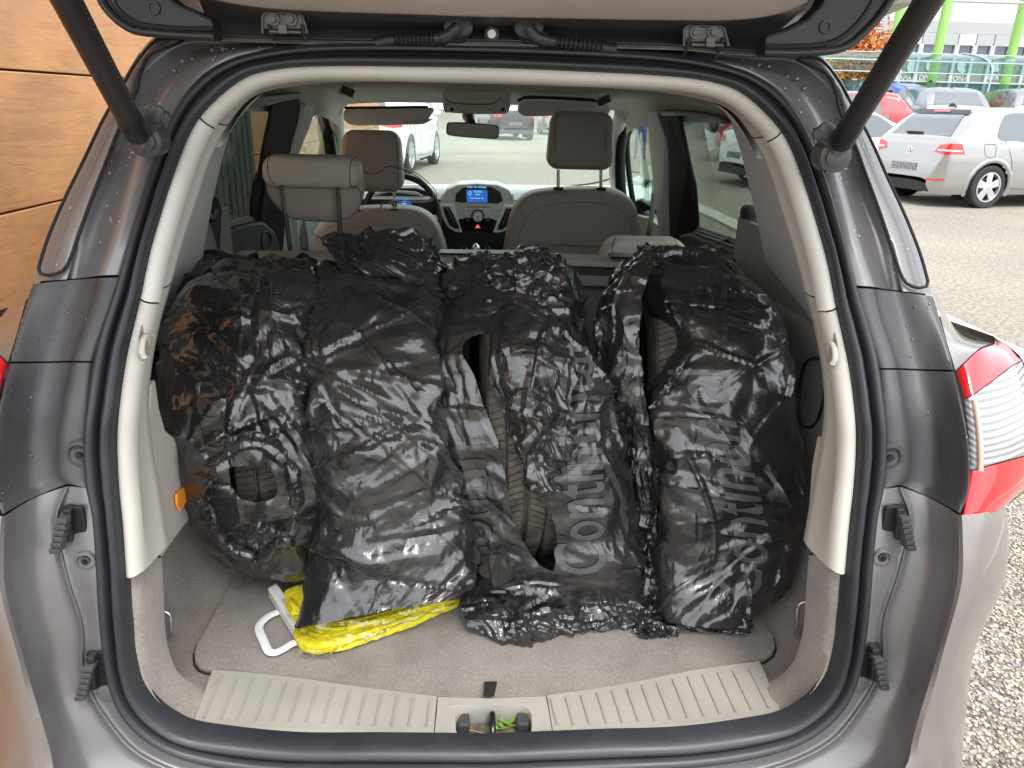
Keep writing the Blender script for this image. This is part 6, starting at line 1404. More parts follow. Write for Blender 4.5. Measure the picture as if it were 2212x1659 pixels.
# ------------------------------------------------------------------ things lying in the bay
def thing_mesh(name, V, F, mat, label, cat, group=None, **k):
    V = np.asarray(V, float); base = np.array([V[:, 0].mean(), V[:, 1].mean(), V[:, 2].min()])
    o = mesh(name, V, F, mat, base=base, **k); tag(o, label, cat, group); return o
matL = [(510, 1236), (478, 1295), (443, 1359), (424, 1390), (418, 1408), (420, 1430), (430, 1442), (446, 1447), (467, 1446), (560, 1456), (650, 1466), (737, 1480), (850, 1495), (944, 1508), (1062, 1511), (1181, 1506), (1290, 1490), (1390, 1472), (1475, 1454), (1560, 1441), (1635, 1428), (1656, 1422), (1670, 1412), (1677, 1396), (1671, 1373), (1631, 1319), (1570, 1240)]
zm = .622
mo = np.array([P(u, v, z=zm) for u, v in matL]); mo = np.vstack([mo, [[.50, .98, zm], [-.50, .98, zm]]])
mo[:, 1] += np.where(mo[:, 1] < .3, .003, 0)
Vm, Fm = prism([(q[0], q[1]) for q in mo], zm-.010, zm, 'z')
mo_c = mo.mean(0)
mt = thing_mesh("cargo_mat", Vm, Fm, m_mat, "taupe carpet mat with rounded corners covering the cargo floor", "mat", smooth=False, bev=.003); fixn(mt)
e_ = mo-mo_c; e_ = e_*(1+.004/np.linalg.norm(e_, axis=1)[:, None])+mo_c; Ve, Fe = prism([(q[0], q[1]) for q in e_], zm-.019, zm-.009, 'z'); fixn(mesh("mat_gap_shade", np.array(Ve)-[np.asarray(Vm)[:, 0].mean(), np.asarray(Vm)[:, 1].mean(), np.asarray(Vm)[:, 2].min()], Fe, m_foam, mt, smooth=False))  # dark gap shade beneath the mat edge, put in as a black sheet
# pull tab
tb = np.array([P(u, v, z=zm+.004) for u, v in ((1046, 1476), (1074, 1475), (1067, 1518), (1045, 1518))]); tb[2:, 2] = zt+.0035; tb[:2, 2] = zm+.006
V = [tuple(q) for q in tb]+[tuple(q+[0, 0, .0012]) for q in tb]; fixn(mesh("pull_tab", np.array(V)-np.array(mt.matrix_world.inverted() @ ROOTM @ Vector((0, 0, 0)))*0-np.array([Vm_ for Vm_ in (np.asarray(Vm)[:, 0].mean(), np.asarray(Vm)[:, 1].mean(), np.asarray(Vm)[:, 2].min())]), [(0, 1, 2, 3), (7, 6, 5, 4), (0, 4, 5, 1), (1, 5, 6, 2), (2, 6, 7, 3), (3, 7, 4, 0)], m_foam, mt, smooth=False))
# weed sprig in the latch well
spb = P(1092, 1574, z=.602); SPG = empty("weed_sprig", "small green leafy weed sprig dropped in the latch well of the sill", "plant sprig", loc=tuple(spb), car=True)
m_leaf = M("sprig_green", (.16, .30, .04), .55); m_straw = M("dry_straw", (.42, .33, .17), .7)
for i in range(9):
    a = i*.7; L_ = .012+.006*((i*7) % 3); p = np.array([.012*math.cos(a*1.7), .006*math.sin(a*2.1), .004]); d = np.array([math.cos(a), .5*math.sin(a), .5]); s_ = np.cross(d, [0, 0, 1]); s_ /= np.linalg.norm(s_)
    V = [p, p+d*L_*.4+s_*.003, p+d*L_, p+d*L_*.4-s_*.003]; mesh("leaf", V, [(0, 1, 2, 3)], m_leaf, SPG, solid=.0006, smooth=False)
V, F = tube(crom(np.array([(-.02, 0, .003), (-.005, .003, .008), (.01, 0, .006), (.02, -.002, .01)]), 20), .0009, 6); mesh("stem", V, F, m_leaf, SPG)
stw = tube(crom(np.array([P(u, v, z=.603) for u, v in ((990, 1575), (1015, 1577), (1040, 1583), (1062, 1587))]), 20), .0008, 6); thing_mesh("grass_stalk", stw[0], stw[1], m_straw, "thin dry straw stalk lying in the latch well left of the striker", "straw")
# ------------------------------------------------------------------ tyres and bags
def tyre(cx, cy, cz, rz=0., rx=0., label="", R_=.272, W_=.088):
    cz = zm+R_+.003
    prof_ = [(-.62, .66), (-.86, .70), (-1.02, .80), (-1.0, .90), (-.90, .965), (-.78, .988), (-.55, .996), (-.5, .996), (-.5, .97), (-.44, .97), (-.44, .998), (-.06, 1.0), (-.06, .972), (.06, .972), (.06, 1.0), (.44, .998), (.44, .97), (.5, .97), (.5, .996), (.55, .996), (.78, .988), (.90, .965), (1.0, .90), (1.02, .80), (.86, .70), (.62, .66)]
    n = 150; V = []
    for i in range(n):
        a = 2*math.pi*i/n
        for (s, r) in prof_: V.append((s*W_, R_*r*math.sin(a), R_*r*math.cos(a)))
    T = empty("car_tyre", label, "tyre", group="tyres packed in bin bags", loc=(cx, cy, cz-R_), rz=rz, car=True)
    Mx = Matrix.Rotation(rx, 4, 'Y'); tr = lambda VV: [tuple((Mx @ Vector(v))+Vector((0, 0, R_))) for v in VV]
    me_o = mesh("tyre_casing", tr(V), grid_faces(n, len(prof_), True, True), m_tyre, T, sharp=30)
    # tread blocks: slanted, proud of the casing, cut by sipes
    VB, FB = [], []
    for ring, (s0, s1, sl) in enumerate(((-.86, -.53, .5), (-.41, -.09, .7), (.09, .41, -.7), (.53, .86, -.5))):
        nb = 46
        for k in range(nb):
            for q in range(3):
                a0 = 2*math.pi*(k+.06+q*.31)/nb; a1 = 2*math.pi*(k+.06+q*.31+.26)/nb
                idx = len(VB)
                for (r, ) in ((.975,), (1.012,)):
                    for (aa, ss) in ((a0, s0), (a0, s1), (a1, s1), (a1, s0)):
                        sh = (ss-(s0+s1)/2)*sl*.16; r2 = r-(.022 if abs(ss) > .8 else 0)
                        VB.append((ss*W_, R_*r2*math.sin(aa+sh), R_*r2*math.cos(aa+sh)))
                FB += [(idx+4, idx+5, idx+6, idx+7), (idx, idx+1, idx+5, idx+4), (idx+1, idx+2, idx+6, idx+5), (idx+2, idx+3, idx+7, idx+6), (idx+3, idx, idx+4, idx+7)]
    mesh("tread_blocks", tr(VB), FB, m_tyre, T, smooth=False, kind="stuff")
    # wheel disc
    n = 48; rim = [(-.55, .0), (-.55, .25), (-.35, .5), (-.5, .62), (-.72, .66), (-.72, .64), (.72, .64)]
    V = [(s*W_, R_*r*math.sin(2*math.pi*i/n), R_*r*math.cos(2*math.pi*i/n)) for i in range(n) for s, r in rim]
    mesh("wheel_rim", tr(V), grid_faces(n, len(rim), False, True), m_steel, T, sharp=40)
    return T
def tyremat(t, b):
    v = coords(t); a = noise(t, v, 30, 6, .7); c = ramp(t, a, [(.3, (.030, .027, .023)), (.55, (.085, .072, .055)), (.75, (.15, .125, .095))]); t.links.new(c, b.inputs["Base Color"])
    bump(t, b, noise(t, v, 220, 3), .5, .001)
m_tyre = M("dusty_tyre", (.05, .045, .04), .85, nodes=tyremat)
def bagmat(t, b):
    v = coords(t)
    wv = N(t, "ShaderNodeTexNoise"); wv.inputs["Scale"].default_value = 16; wv.inputs["Detail"].default_value = 2; t.links.new(v, wv.inputs["Vector"])
    ad = N(t, "ShaderNodeVectorMath", operation='MULTIPLY_ADD'); ad.inputs[1].default_value = (.06, .06, .06)
    t.links.new(wv.outputs["Color"], ad.inputs[0]); t.links.new(v, ad.inputs[2])
    msk = noise(t, v, 7, 2)
    ms = N(t, "ShaderNodeMapRange"); ms.inputs["From Min"].default_value = .35; ms.inputs["From Max"].default_value = .65; ms.inputs["To Min"].default_value = .03; ms.inputs["To Max"].default_value = .42; t.links.new(msk, ms.inputs[0])
    prev = None
    for sc, di in ((30, .0035), (75, .0015), (190, .0006)):
        vo = N(t, "ShaderNodeTexVoronoi", distance='CHEBYCHEV'); vo.inputs["Scale"].default_value = sc
        t.links.new(ad.outputs[0], vo.inputs["Vector"]); prev = bump(t, b, vo.outputs["Distance"], .4, di, prev)
        t.links.new(ms.outputs[0], t.nodes[-1].inputs["Strength"])
    rr(t, b, noise(t, v, 9, 3), .13, .33); b.inputs['Coat Weight'].default_value = .25; b.inputs['Coat Roughness'].default_value = .12
    c = ramp(t, noise(t, v, 5, 3), [(.35, (.010, .0105, .012)), (.7, (.032, .030, .029))]); t.links.new(c, b.inputs["Base Color"])
plastic = M("bag_plastic", (.012, .012, .014), rough=.22, spec=1.0, nodes=bagmat)
m_print = M("bag_print", (.085, .085, .087), .24, spec=.7)
m_printd = M("bag_print_dark", (.05, .047, .044), .28, spec=.7)
def rows_grid(rows, K=13, half=150, e=.6, lo=None):
    G = []
    for (uL, vL, uR, vR, y, b) in rows:
        A = P(uL, vL, y=y+b); B = P(uR, vR, y=y+b); Fm_ = P((uL+uR)/2, (vL+vR)/2, y=y); c = (A+B)/2; hx = (B-A)/2; rad = Fm_-c
        row = []
        for k in range(K):
            t = math.radians(-half+2*half*k/(K-1)); sx = math.sin(t); cy = math.cos(t)
            sx = math.copysign(abs(sx)**e, sx); back = max(0, -cy)
            q = c+hx*sx*(1-.15*back)+(rad*cy**.8 if cy > 0 else rad*0+np.array([0, .13*back, 0]))
            row.append(q)
        G.append(row)
    G = np.array(G); G[..., 2] = np.maximum(G[..., 2], zm+.006); return G
def free_grid(rows):
    """rows of (u,v,y) control points"""
    G = np.array([[P(*p[:2], y=p[2]) for p in r] for r in rows]); G[..., 2] = np.maximum(G[..., 2], zm+.005); return G
def cut(X, polys):
    """faces whose centre falls in any of the openings are left out"""
    n, m, _ = X.shape; F = np.array(grid_faces(n, m)); c = X.reshape(-1, 3)[F].mean(1); pu, pv = proj(c); keep = np.ones(len(F), bool)
    for pg in polys:
        pg = np.array(pg, float); ins = np.zeros(len(F), bool); j = len(pg)-1
        for i in range(len(pg)):
            a, b = pg[i], pg[j]; cond = ((a[1] > pv) != (b[1] > pv)) & (pu < (b[0]-a[0])*(pv-a[1])/(b[1]-a[1]+1e-9)+a[0]); ins ^= cond; j = i
        front = c[:, 1] < np.median(c[:, 1])+.15
        keep &= ~(ins & front)
    F = F[keep]; V = X.reshape(-1, 3)
    if len(polys):      # even out the torn edge
        E_ = np.sort(np.concatenate([F[:, [0, 1]], F[:, [1, 2]], F[:, [2, 3]], F[:, [3, 0]]]), 1); key, cnt_ = np.unique(E_[:, 0]*10**7+E_[:, 1], return_counts=True); k1 = key[cnt_ == 1]; a, b = k1//10**7, k1 % 10**7
        inner_ = lambda q: (q//m > 0) & (q//m < n-1) & (q % m > 0) & (q % m < m-1)
        ok = inner_(a) & inner_(b); a, b = a[ok], b[ok]
        for _ in range(10):
            s_ = np.zeros_like(V); c_ = np.zeros(len(V)); np.add.at(s_, a, V[b]); np.add.at(s_, b, V[a]); np.add.at(c_, a, 1); np.add.at(c_, b, 1); w_ = c_ == 2; V[w_] = .5*V[w_]+.5*s_[w_]/2
    return F
def bag(name, label, sheets, cat="bin bag"):
    """sheets: (X, faces) list -> one continuous bag mesh"""
    V, F = [], []
    for X, Fs in sheets:
        n = len(V); V += list(X.reshape(-1, 3)); F += [tuple(int(q)+n for q in f) for f in Fs]
    V = np.array(V); V[:, 2] = np.maximum(V[:, 2], zm+.0015)
    base = np.array([V[:, 0].mean(), V[:, 1].mean(), V[:, 2].min()])
    o = mesh(name, V, F, plastic, base=base, sharp=38); tag(o, label, cat, "black bags around tyres"); o["_b"] = tuple(base); return o, base
def sheet(rows, seed, cutp=(), free=False, n=34, m=44, **k):
    G = free_grid(rows) if free else rows_grid(rows, **k.pop('rg', {}))
    X = bag_sheet(G, seed, n=n, m=m, **k); return X, cut(X, cutp)
def lettering(X, body, i0, i1, j0, j1, mat, parent, base, size=1., flip=False, shear=0., name="printed_lettering", turn=False, off=.0016, bold=.012, jslope=0):
    """text laid over the sheet: runs along rows i0->i1, height across j0->j1"""
    cu = bpy.data.curves.new("t", 'FONT'); cu.body = body; cu.size = 1; cu.resolution_u = 6; cu.shear = shear; cu.offset = bold
    o = bpy.data.objects.new("t", cu); COL.objects.link(o); dg = bpy.context.evaluated_depsgraph_get(); me = bpy.data.meshes.new_from_object(o.evaluated_get(dg)); bpy.data.objects.remove(o)
    bm = bmesh.new(); bm.from_mesh(me); xs = [v.co.x for v in bm.verts]; ys = [v.co.y for v in bm.verts]; x0, x1, y0, y1_ = min(xs), max(xs), min(ys), max(ys)
    bmesh.ops.triangulate(bm, faces=bm.faces)
    nx, ny = max(8, abs(i1-i0)), max(4, abs(j1-j0))
    for k in range(1, nx): bmesh.ops.bisect_plane(bm, geom=bm.verts[:]+bm.edges[:]+bm.faces[:], plane_co=(x0+(x1-x0)*k/nx, 0, 0), plane_no=(1, 0, 0))
    for k in range(1, ny): bmesh.ops.bisect_plane(bm, geom=bm.verts[:]+bm.edges[:]+bm.faces[:], plane_co=(0, y0+(y1_-y0)*k/ny, 0), plane_no=(0, 1, 0))
    Nn = normals(X); pu = np.array([[v.co.x, v.co.y] for v in bm.verts]); I = i0+(i1-i0)*(pu[:, 0]-x0)/(x1-x0); J = j0+(j1-j0)*(pu[:, 1]-y0)/(y1_-y0)+jslope*(pu[:, 0]-x0)/(x1-x0)
    I = np.clip(I, 0, X.shape[0]-1.001); J = np.clip(J, 0, X.shape[1]-1.001); a, b = I.astype(int), J.astype(int); fi, fj = (I-a)[:, None], (J-b)[:, None]
    f = lambda Z: (Z[a, b]*(1-fi)*(1-fj)+Z[a+1, b]*fi*(1-fj)+Z[a, b+1]*(1-fi)*fj+Z[a+1, b+1]*fi*fj)
    Q = f(X); Nq = f(Nn); 
    s_ = -1 if (Nq[:, 1].mean() > 0) else 1
    Q = Q+Nq*off*s_-np.asarray(base)
    for v, q in zip(bm.verts, Q): v.co = q
    bm.to_mesh(me); bm.free(); o = bpy.data.objects.new(name, me); COL.objects.link(o); me.materials.clear(); me.materials.append(mat); o.parent = parent
    return o
def ij(X, u, v):
    """grid cell of the sheet that shows at a pixel (front side)"""
    pu, pv = proj(X.reshape(-1, 3)); d = (pu-u)**2+(pv-v)**2+(X.reshape(-1, 3)[:, 1]*60)**2; k = int(np.argmin(d)); return divmod(k, X.shape[1])
# bag 1, far left
T1 = tyre(-.365, .585, zm+.302, rz=.10, rx=.03, label="worn tyre showing treads through the hole in the leftmost bag")
r1 = [(500, 640, 620, 640, .86, .03), (490, 570, 655, 572, .68, .03), (440, 592, 684, 590, .53, .05), (392, 640, 690, 640, .44, .08), (352, 720, 688, 720, .37, .10), (340, 800, 690, 800, .33, .10), (340, 880, 694, 880, .30, .10), (352, 950, 705, 960, .28, .10), (375, 1030, 716, 1040, .27, .10), (402, 1100, 712, 1100, .28, .09), (440, 1170, 700, 1170, .30, .08), (480, 1225, 690, 1230, .32, .06), (505, 1240, 685, 1262, .34, .05)]
hole1 = [(492, 1008), (520, 1006), (560, 1010), (592, 1022), (600, 1050), (598, 1078), (560, 1084), (520, 1080), (500, 1050)]
X1, F1 = sheet(r1, 11, [hole1], n=36, m=42, big=.8, fine=.95, cnt=70, focus=[(.62, .55), (.5, .6), (.75, .35)], dirang=-.6, spread=.7)
ringp = []
for (s_, y_) in ((.62, .39), (.85, .33), (1.0, .29), (1.22, .26), (1.42, .27)):
    ringp.append([(546+66*s_*math.cos(a)*1.15, 1080+98*s_*math.sin(a)*(1.0), y_+.04*max(0, math.cos(a-math.pi/2))*.0+(.03*max(0, math.sin(a)))) for a in np.linspace(-math.pi*1.5, math.pi*.5, 17)])
R1, RF1 = sheet(ringp, 12, free=True, n=14, m=70, big=.45, fine=.7, cnt=40)
pl1 = [[(520, 1085, .33), (560, 1078, .32), (600, 1085, .33)], [(505, 1110, .31), (555, 1110, .285), (608, 1110, .31)], [(500, 1140, .30), (555, 1145, .275), (608, 1140, .30)], [(515, 1175, .32), (560, 1180, .31), (600, 1172, .33)]]
K1, KF1 = sheet(pl1, 13, free=True, n=18, m=20, big=.5, fine=.7, cnt=14)
fl1 = [[(405, 600, .80), (425, 570, .82), (470, 552, .84), (510, 560, .84), (560, 575, .84)], [(395, 640, .70), (425, 600, .72), (470, 590, .73), (510, 600, .75), (560, 610, .78)], [(385, 690, .62), (410, 650, .63), (450, 640, .64), (500, 640, .68), (560, 640, .74)]]
FL1, FF1 = sheet(fl1, 14, free=True, n=18, m=26, big=1.0, cnt=24)
fl2 = [[(600, 560, .80), (650, 575, .80), (690, 590, .80), (700, 600, .82)], [(630, 600, .66), (670, 605, .66), (695, 612, .68), (700, 620, .70)], [(650, 650, .56), (680, 655, .56), (694, 660, .58), (700, 660, .60)]]
FL2, FF2 = sheet(fl2, 15, free=True, n=16, m=16, big=.8, cnt=20)
B1, b1 = bag("bin_bag", "leftmost black plastic bag, over a tyre, torn open low down to show tread", [(X1, F1), (R1, RF1), (K1, KF1), (FL1, FF1), (FL2, FF2)])
# bag 2
T2 = tyre(-.155, .62, zm+.302, rz=.04, rx=-.02, label="tyre completely hidden inside the second bag from the left")
r2 = [(740, 640, 920, 640, .88, .03), (735, 580, 928, 576, .70, .03), (690, 586, 944, 590, .54, .05), (672, 640, 948, 640, .44, .08), (666, 720, 950, 720, .36, .09), (662, 800, 955, 800, .31, .09), (664, 900, 972, 900, .28, .09), (676, 1000, 990, 1000, .26, .09), (690, 1100, 1010, 1100, .25, .09), (680, 1200, 1020, 1190, .23, .08), (660, 1290, 1010, 1262, .21, .05), (645, 1352, 985, 1288, .195, .03)]
X2, F2 = sheet(r2, 21, n=36, m=44, big=.95, fine=.85, cnt=85, focus=[(.62, .35), (.70, .62), (.25, .72), (.85, .8)], dirang=1.2, spread=.5)
fl3 = [[(702, 530, .70), (730, 512, .70), (762, 528, .68), (800, 520, .68), (845, 512, .68), (885, 518, .68), (920, 545, .70), (944, 575, .72)], [(715, 552, .62), (740, 545, .62), (780, 552, .60), (820, 545, .58), (860, 540, .58), (895, 548, .60), (925, 570, .62), (948, 600, .66)], [(745, 590, .56), (765, 580, .55), (800, 580, .53), (830, 582, .51), (870, 590, .50), (900, 600, .52), (930, 610, .56), (950, 640, .62)], [(760, 620, .52), (790, 605, .50), (820, 605, .48), (850, 610, .46), (880, 622, .45), (910, 635, .48), (935, 655, .54), (950, 690, .60)]]
FL3, FF3 = sheet(fl3, 22, free=True, n=22, m=50, big=1.1, fine=1.1, cnt=44, slack=1.2)
B2, b2 = bag("bin_bag", "second black bag from the left, gathered at its top and resting on the yellow packet", [(X2, F2), (FL3, FF3)])
# bag 3: two flaps with the tread between them
T3 = tyre(.046, .556, zm+.302,  rz=.05, rx=.02, label="tyre with brown dusty tread showing through the slit of the third bag", W_=.076)
gapP = [(1044, 720), (1058, 790), (1070, 850), (1100, 920), (1122, 975), (1142, 1030), (1170, 1080), (1200, 1135), (1204, 1190), (1196, 1236), (1165, 1222), (1135, 1180), (1106, 1120), (1094, 1040), (1078, 960), (1046, 880), (1024, 810), (998, 765), (1000, 742), (1020, 726)]
r3 = [(1010, 640, 1180, 640, .84, .03), (985, 572, 1205, 560, .66, .03), (960, 605, 1228, 590, .52, .05), (940, 660, 1240, 650, .44, .08), (932, 730, 1268, 730, .37, .09), (930, 800, 1300, 800, .33, .09), (938, 900, 1330, 900, .30, .09), (955, 1000, 1352, 1000, .28, .09), (980, 1100, 1368, 1100, .275, .09), (1010, 1180, 1376, 1190, .28, .08), (1030, 1250, 1376, 1260, .29, .06), (1040, 1300, 1372, 1310, .30, .05)]
X3, F3 = sheet(r3, 31, [gapP], n=36, m=46, big=1.0, fine=1.1, cnt=110, focus=[(.2, .55), (.3, .35), (.45, .7), (.66, .62)], dirang=.1, spread=.6)
in3 = [[(1052, 690, .42), (1105, 655, .41), (1160, 670, .41), (1205, 710, .42)], [(1062, 760, .34), (1108, 740, .30), (1160, 750, .29), (1205, 780, .32)], [(1080, 850, .31), (1120, 850, .28), (1160, 850, .27), (1210, 860, .30)], [(1108, 950, .295), (1132, 960, .27), (1165, 960, .26), (1215, 960, .29)], [(1134, 1030, .295), (1155, 1050, .27), (1185, 1050, .265), (1220, 1040, .29)]]
I3, IF3 = sheet(in3, 32, free=True, n=30, m=26, big=1.2, fine=1.2, cnt=40)
sk3 = [[(995, 1262, .34), (1050, 1265, .34), (1110, 1275, .36), (1170, 1290, .37), (1240, 1300, .36), (1310, 1290, .34), (1375, 1270, .33)], [(998, 1310, .285), (1050, 1305, .28), (1110, 1315, .28), (1170, 1325, .28), (1240, 1325, .285), (1310, 1310, .29), (1378, 1300, .30)], [(1015, 1355, .25), (1060, 1355, .24), (1120, 1350, .23), (1180, 1355, .235), (1250, 1355, .245), (1320, 1340, .26), (1382, 1335, .28)], [(1030, 1395, .25), (1075, 1408, .232), (1130, 1402, .232), (1190, 1392, .235), (1255, 1385, .245), (1320, 1372, .255), (1372, 1375, .265)], [(1045, 1410, .27), (1085, 1420, .25), (1130, 1414, .25), (1190, 1404, .25), (1255, 1397, .26), (1320, 1384, .27), (1370, 1386, .28)]]
S3, SF3 = sheet(sk3, 33, free=True, n=26, m=56, big=1.1, fine=.75, cnt=36, slack=1.4)
kn3 = [[(1040, 575, .62), (1090, 560, .60), (1140, 548, .58), (1190, 560, .60), (1225, 600, .60)], [(1050, 620, .51), (1095, 600, .49), (1140, 592, .475), (1185, 605, .485), (1225, 640, .51)], [(1050, 680, .45), (1095, 668, .435), (1135, 660, .42), (1170, 668, .43), (1215, 700, .45)]]
N3, NF3 = sheet(kn3, 34, free=True, n=22, m=34, big=.9, fine=1.1, cnt=50, slack=1.3)
B3, b3 = bag("bin_bag", "third black bag from the left, slit down its front with tyre tread showing", [(X3, F3), (I3, IF3), (S3, SF3), (N3, NF3)])
# bag 4
T4 = tyre(.392, .60, zm+.302, rz=-.12, rx=-.03, label="tyre whose pale inner side shows at the open mouth of the rightmost bag")
r4 = [(1440, 600, 1560, 620, .84, .03), (1400, 552, 1545, 545, .66, .03), (1378, 580, 1600, 590, .54, .05), (1400, 650, 1655, 660, .46, .08), (1440, 730, 1690, 730, .40, .09), (1425, 810, 1702, 800, .35, .09), (1405, 870, 1714, 880, .32, .09), (1412, 960, 1724, 960, .30, .09), (1416, 1050, 1734, 1050, .285, .09), (1420, 1130, 1735, 1120, .28, .08), (1424, 1220, 1722, 1200, .27, .07), (1430, 1290, 1690, 1270, .25, .05), (1440, 1340, 1600, 1352, .24, .03)]
X4, F4 = sheet(r4, 41, [], n=40, m=42, big=.9, fine=1.0, cnt=85, focus=[(.25, .3), (.45, .75), (.8, .65)], dirang=.9, spread=.7)
dk4 = [[(1335, 575, .60), (1365, 560, .58), (1400, 548, .55), (1440, 545, .54)], [(1300, 640, .50), (1330, 610, .46), (1365, 600, .43), (1405, 600, .42)], [(1288, 740, .44), (1320, 710, .40), (1350, 690, .37), (1385, 690, .37)], [(1292, 850, .42), (1322, 840, .38), (1350, 830, .35), (1388, 820, .34)], [(1330, 960, .42), (1352, 955, .39), (1380, 950, .36), (1410, 950, .34)], [(1352, 1080, .42), (1372, 1080, .38), (1395, 1080, .35), (1418, 1080, .33)], [(1368, 1200, .40), (1385, 1200, .36), (1402, 1200, .34), (1424, 1200, .32)], [(1372, 1300, .38), (1388, 1300, .34), (1405, 1300, .32), (1430, 1300, .31)]]
_old4 = [[(1310, 620, .62), (1335, 590, .60), (1365, 570, .56), (1400, 560, .54)], [(1290, 680, .66), (1320, 650, .60), (1350, 640, .54), (1385, 610, .48)], [(1285, 760, .68), (1310, 730, .62), (1335, 710, .55), (1352, 690, .50)], [(1300, 830, .70), (1318, 810, .64), (1332, 800, .58), (1345, 780, .53)], [(1312, 870, .72), (1325, 850, .66), (1335, 845, .62), (1345, 840, .58)]]
gap4 = [(1398, 650), (1420, 660), (1440, 720), (1440, 780), (1418, 810), (1402, 830), (1396, 760), (1394, 690)]
D4, DF4 = sheet(dk4, 42, [gap4], free=True, n=44, m=16, big=.7, cnt=40)
fd4 = [[(1500, 740, .375), (1470, 790, .375), (1440, 850, .375)], [(1490, 760, .35), (1450, 810, .345), (1415, 850, .35)], [(1475, 770, .34), (1440, 830, .33), (1400, 880, .335)]]
Q4, QF4 = sheet(fd4, 43, free=True, n=14, m=20, big=.5, cnt=12)
sk4 = [[(1352, 1290, .33), (1375, 1280, .33), (1400, 1285, .33), (1432, 1290, .33)], [(1352, 1330, .29), (1378, 1325, .28), (1405, 1330, .28), (1440, 1335, .29)], [(1358, 1370, .26), (1385, 1365, .25), (1412, 1372, .25), (1455, 1380, .26)], [(1375, 1405, .24), (1398, 1400, .235), (1422, 1408, .235), (1462, 1428, .235)], [(1395, 1428, .24), (1410, 1426, .24), (1430, 1426, .24), (1462, 1430, .24)]]
S4, SF4 = sheet(sk4, 44, free=True, n=22, m=22, big=.6, fine=.75, cnt=30, slack=1.3)
sk5 = [[(1470, 1320, .28), (1520, 1335, .27), (1570, 1330, .27), (1615, 1310, .29)], [(1478, 1350, .255), (1525, 1355, .25), (1575, 1352, .25), (1625, 1325, .27)], [(1480, 1368, .25), (1525, 1372, .245), (1565, 1374, .245), (1610, 1345, .26)]]
S5, SF5 = sheet(sk5, 45, free=True, n=12, m=28, big=.5, fine=1.2, cnt=24)
B4, b4 = bag("bin_bag", "rightmost and bulkiest black bag, silvery creased plastic with Continental printed up its side", [(X4, F4), (D4, DF4), (Q4, QF4), (S4, SF4), (S5, SF5)])
# print on the bags
def put(X, body, p0, p1, hw, mat, B, b, **k):
    i0, j0 = ij(X, *p0); i1, j1 = ij(X, *p1); jc = (j0+j1)//2
    return lettering(X, body, i0, i1, jc-hw*k.pop('dirn', -1)*-1, jc+hw*k.pop('dirn2', 1), mat, B, b, **k)
def put2(X, body, p0, p1, hgt, mat, B, b, **k):
    """p0 pixel of the start, p1 of the end, hgt in pixels"""
    i0, j0 = ij(X, *p0); i1, j1 = ij(X, *p1); k['jslope'] = j1-j0
    ia, ja = ij(X, p0[0]-hgt/2, p0[1]); ib, jb = ij(X, p0[0]+hgt/2, p0[1])
    return lettering(X, body, i0, i1, jb if p1[1] < p0[1] else ja, ja if p1[1] < p0[1] else jb, mat, B, b, **k)
put2(X4, "Continental", (1585, 1285), (1500, 800), 100, m_print, B4, b4)
put2(X3, "Continental", (1255, 1240), (1215, 745), 110, m_print, B3, b3)
put2(X3, "Contin", (1035, 1240), (1000, 960), 75, m_printd, B3, b3)
put2(X1, "Cont", (480, 980), (425, 790), 75, m_printd, B1, b1)
put2(X1, "tread safely", (625, 820), (590, 640), 16, m_print, B1, b1, shear=.3, bold=.0)
put2(X1, "turning", (612, 760), (600, 620), 14, m_print, B1, b1, shear=.3, bold=.0)
0 and put2(X2, "ti", (720, 1330), (705, 1210), 90, m_printd, B2, b2)
# yellow rope packet --------------------------------------------------------------
m_yel = M("yellow_rope", (.85, .72, .02), .7, nodes=lambda t, b: (bump(t, b, noise(t, coords(t), 90, 4), .8, .004), t.links.new(ramp(t, noise(t, coords(t), 40, 5, .7), [(.3, (.72, .58, .01)), (.6, (.88, .78, .03)), (.8, (.9, .86, .35))]), b.inputs["Base Color"])))
pb = P(700, 1390, z=zm); PK = empty("tow_rope_packet", "clear packet of yellow rope with white carry handle, lying under the second bag", "rope packet", loc=tuple(pb), car=True)
def pk(name, VF, mat, **k): return part(name, (np.array(VF[0])-pb, VF[1]), mat, PK, **k)
oy = np.array([P(u, v, z=zm+.016)[:2] for u, v in ((612, 1288), (640, 1272), (700, 1262), (860, 1250), (990, 1280), (992, 1300), (940, 1322), (880, 1350), (820, 1370), (760, 1392), (700, 1404), (664, 1405), (645, 1395), (628, 1350), (615, 1320))])
V, F = cushion(crom(oy, 90, True), .011, 0, .6, 6); V = np.array(V)[:, [0, 2, 1]]; V[:, 2] += zm+.016+.002*np.sin(V[:, 0]*210)*np.cos(V[:, 1]*190); pk("rope_bundle", (V, F), m_yel)
for k in range(9):
    q = np.array([P(u, v, z=zm+.024) for u, v in ((625+k*3, 1292+k*9), (680+k*14, 1372-k*4), (800+k*10, 1352-k*5), (960, 1312-k*3))]); q[:, 2] += .002*k % .005
    V, F = tube(crom(q, 60), .0045, 8); V = np.array(V); pk("rope_strand", (V, F), m_yel)
hd = [(583, 1292), (600, 1283), (668, 1388), (664, 1402), (646, 1408), (640, 1400), (626, 1400), (615, 1413), (587, 1419), (574, 1410), (553, 1360), (556, 1346), (580, 1328), (590, 1316)]
hi_ = [(570, 1350), (590, 1334), (598, 1334), (623, 1378), (620, 1392), (596, 1402), (587, 1404), (580, 1388), (573, 1372)]
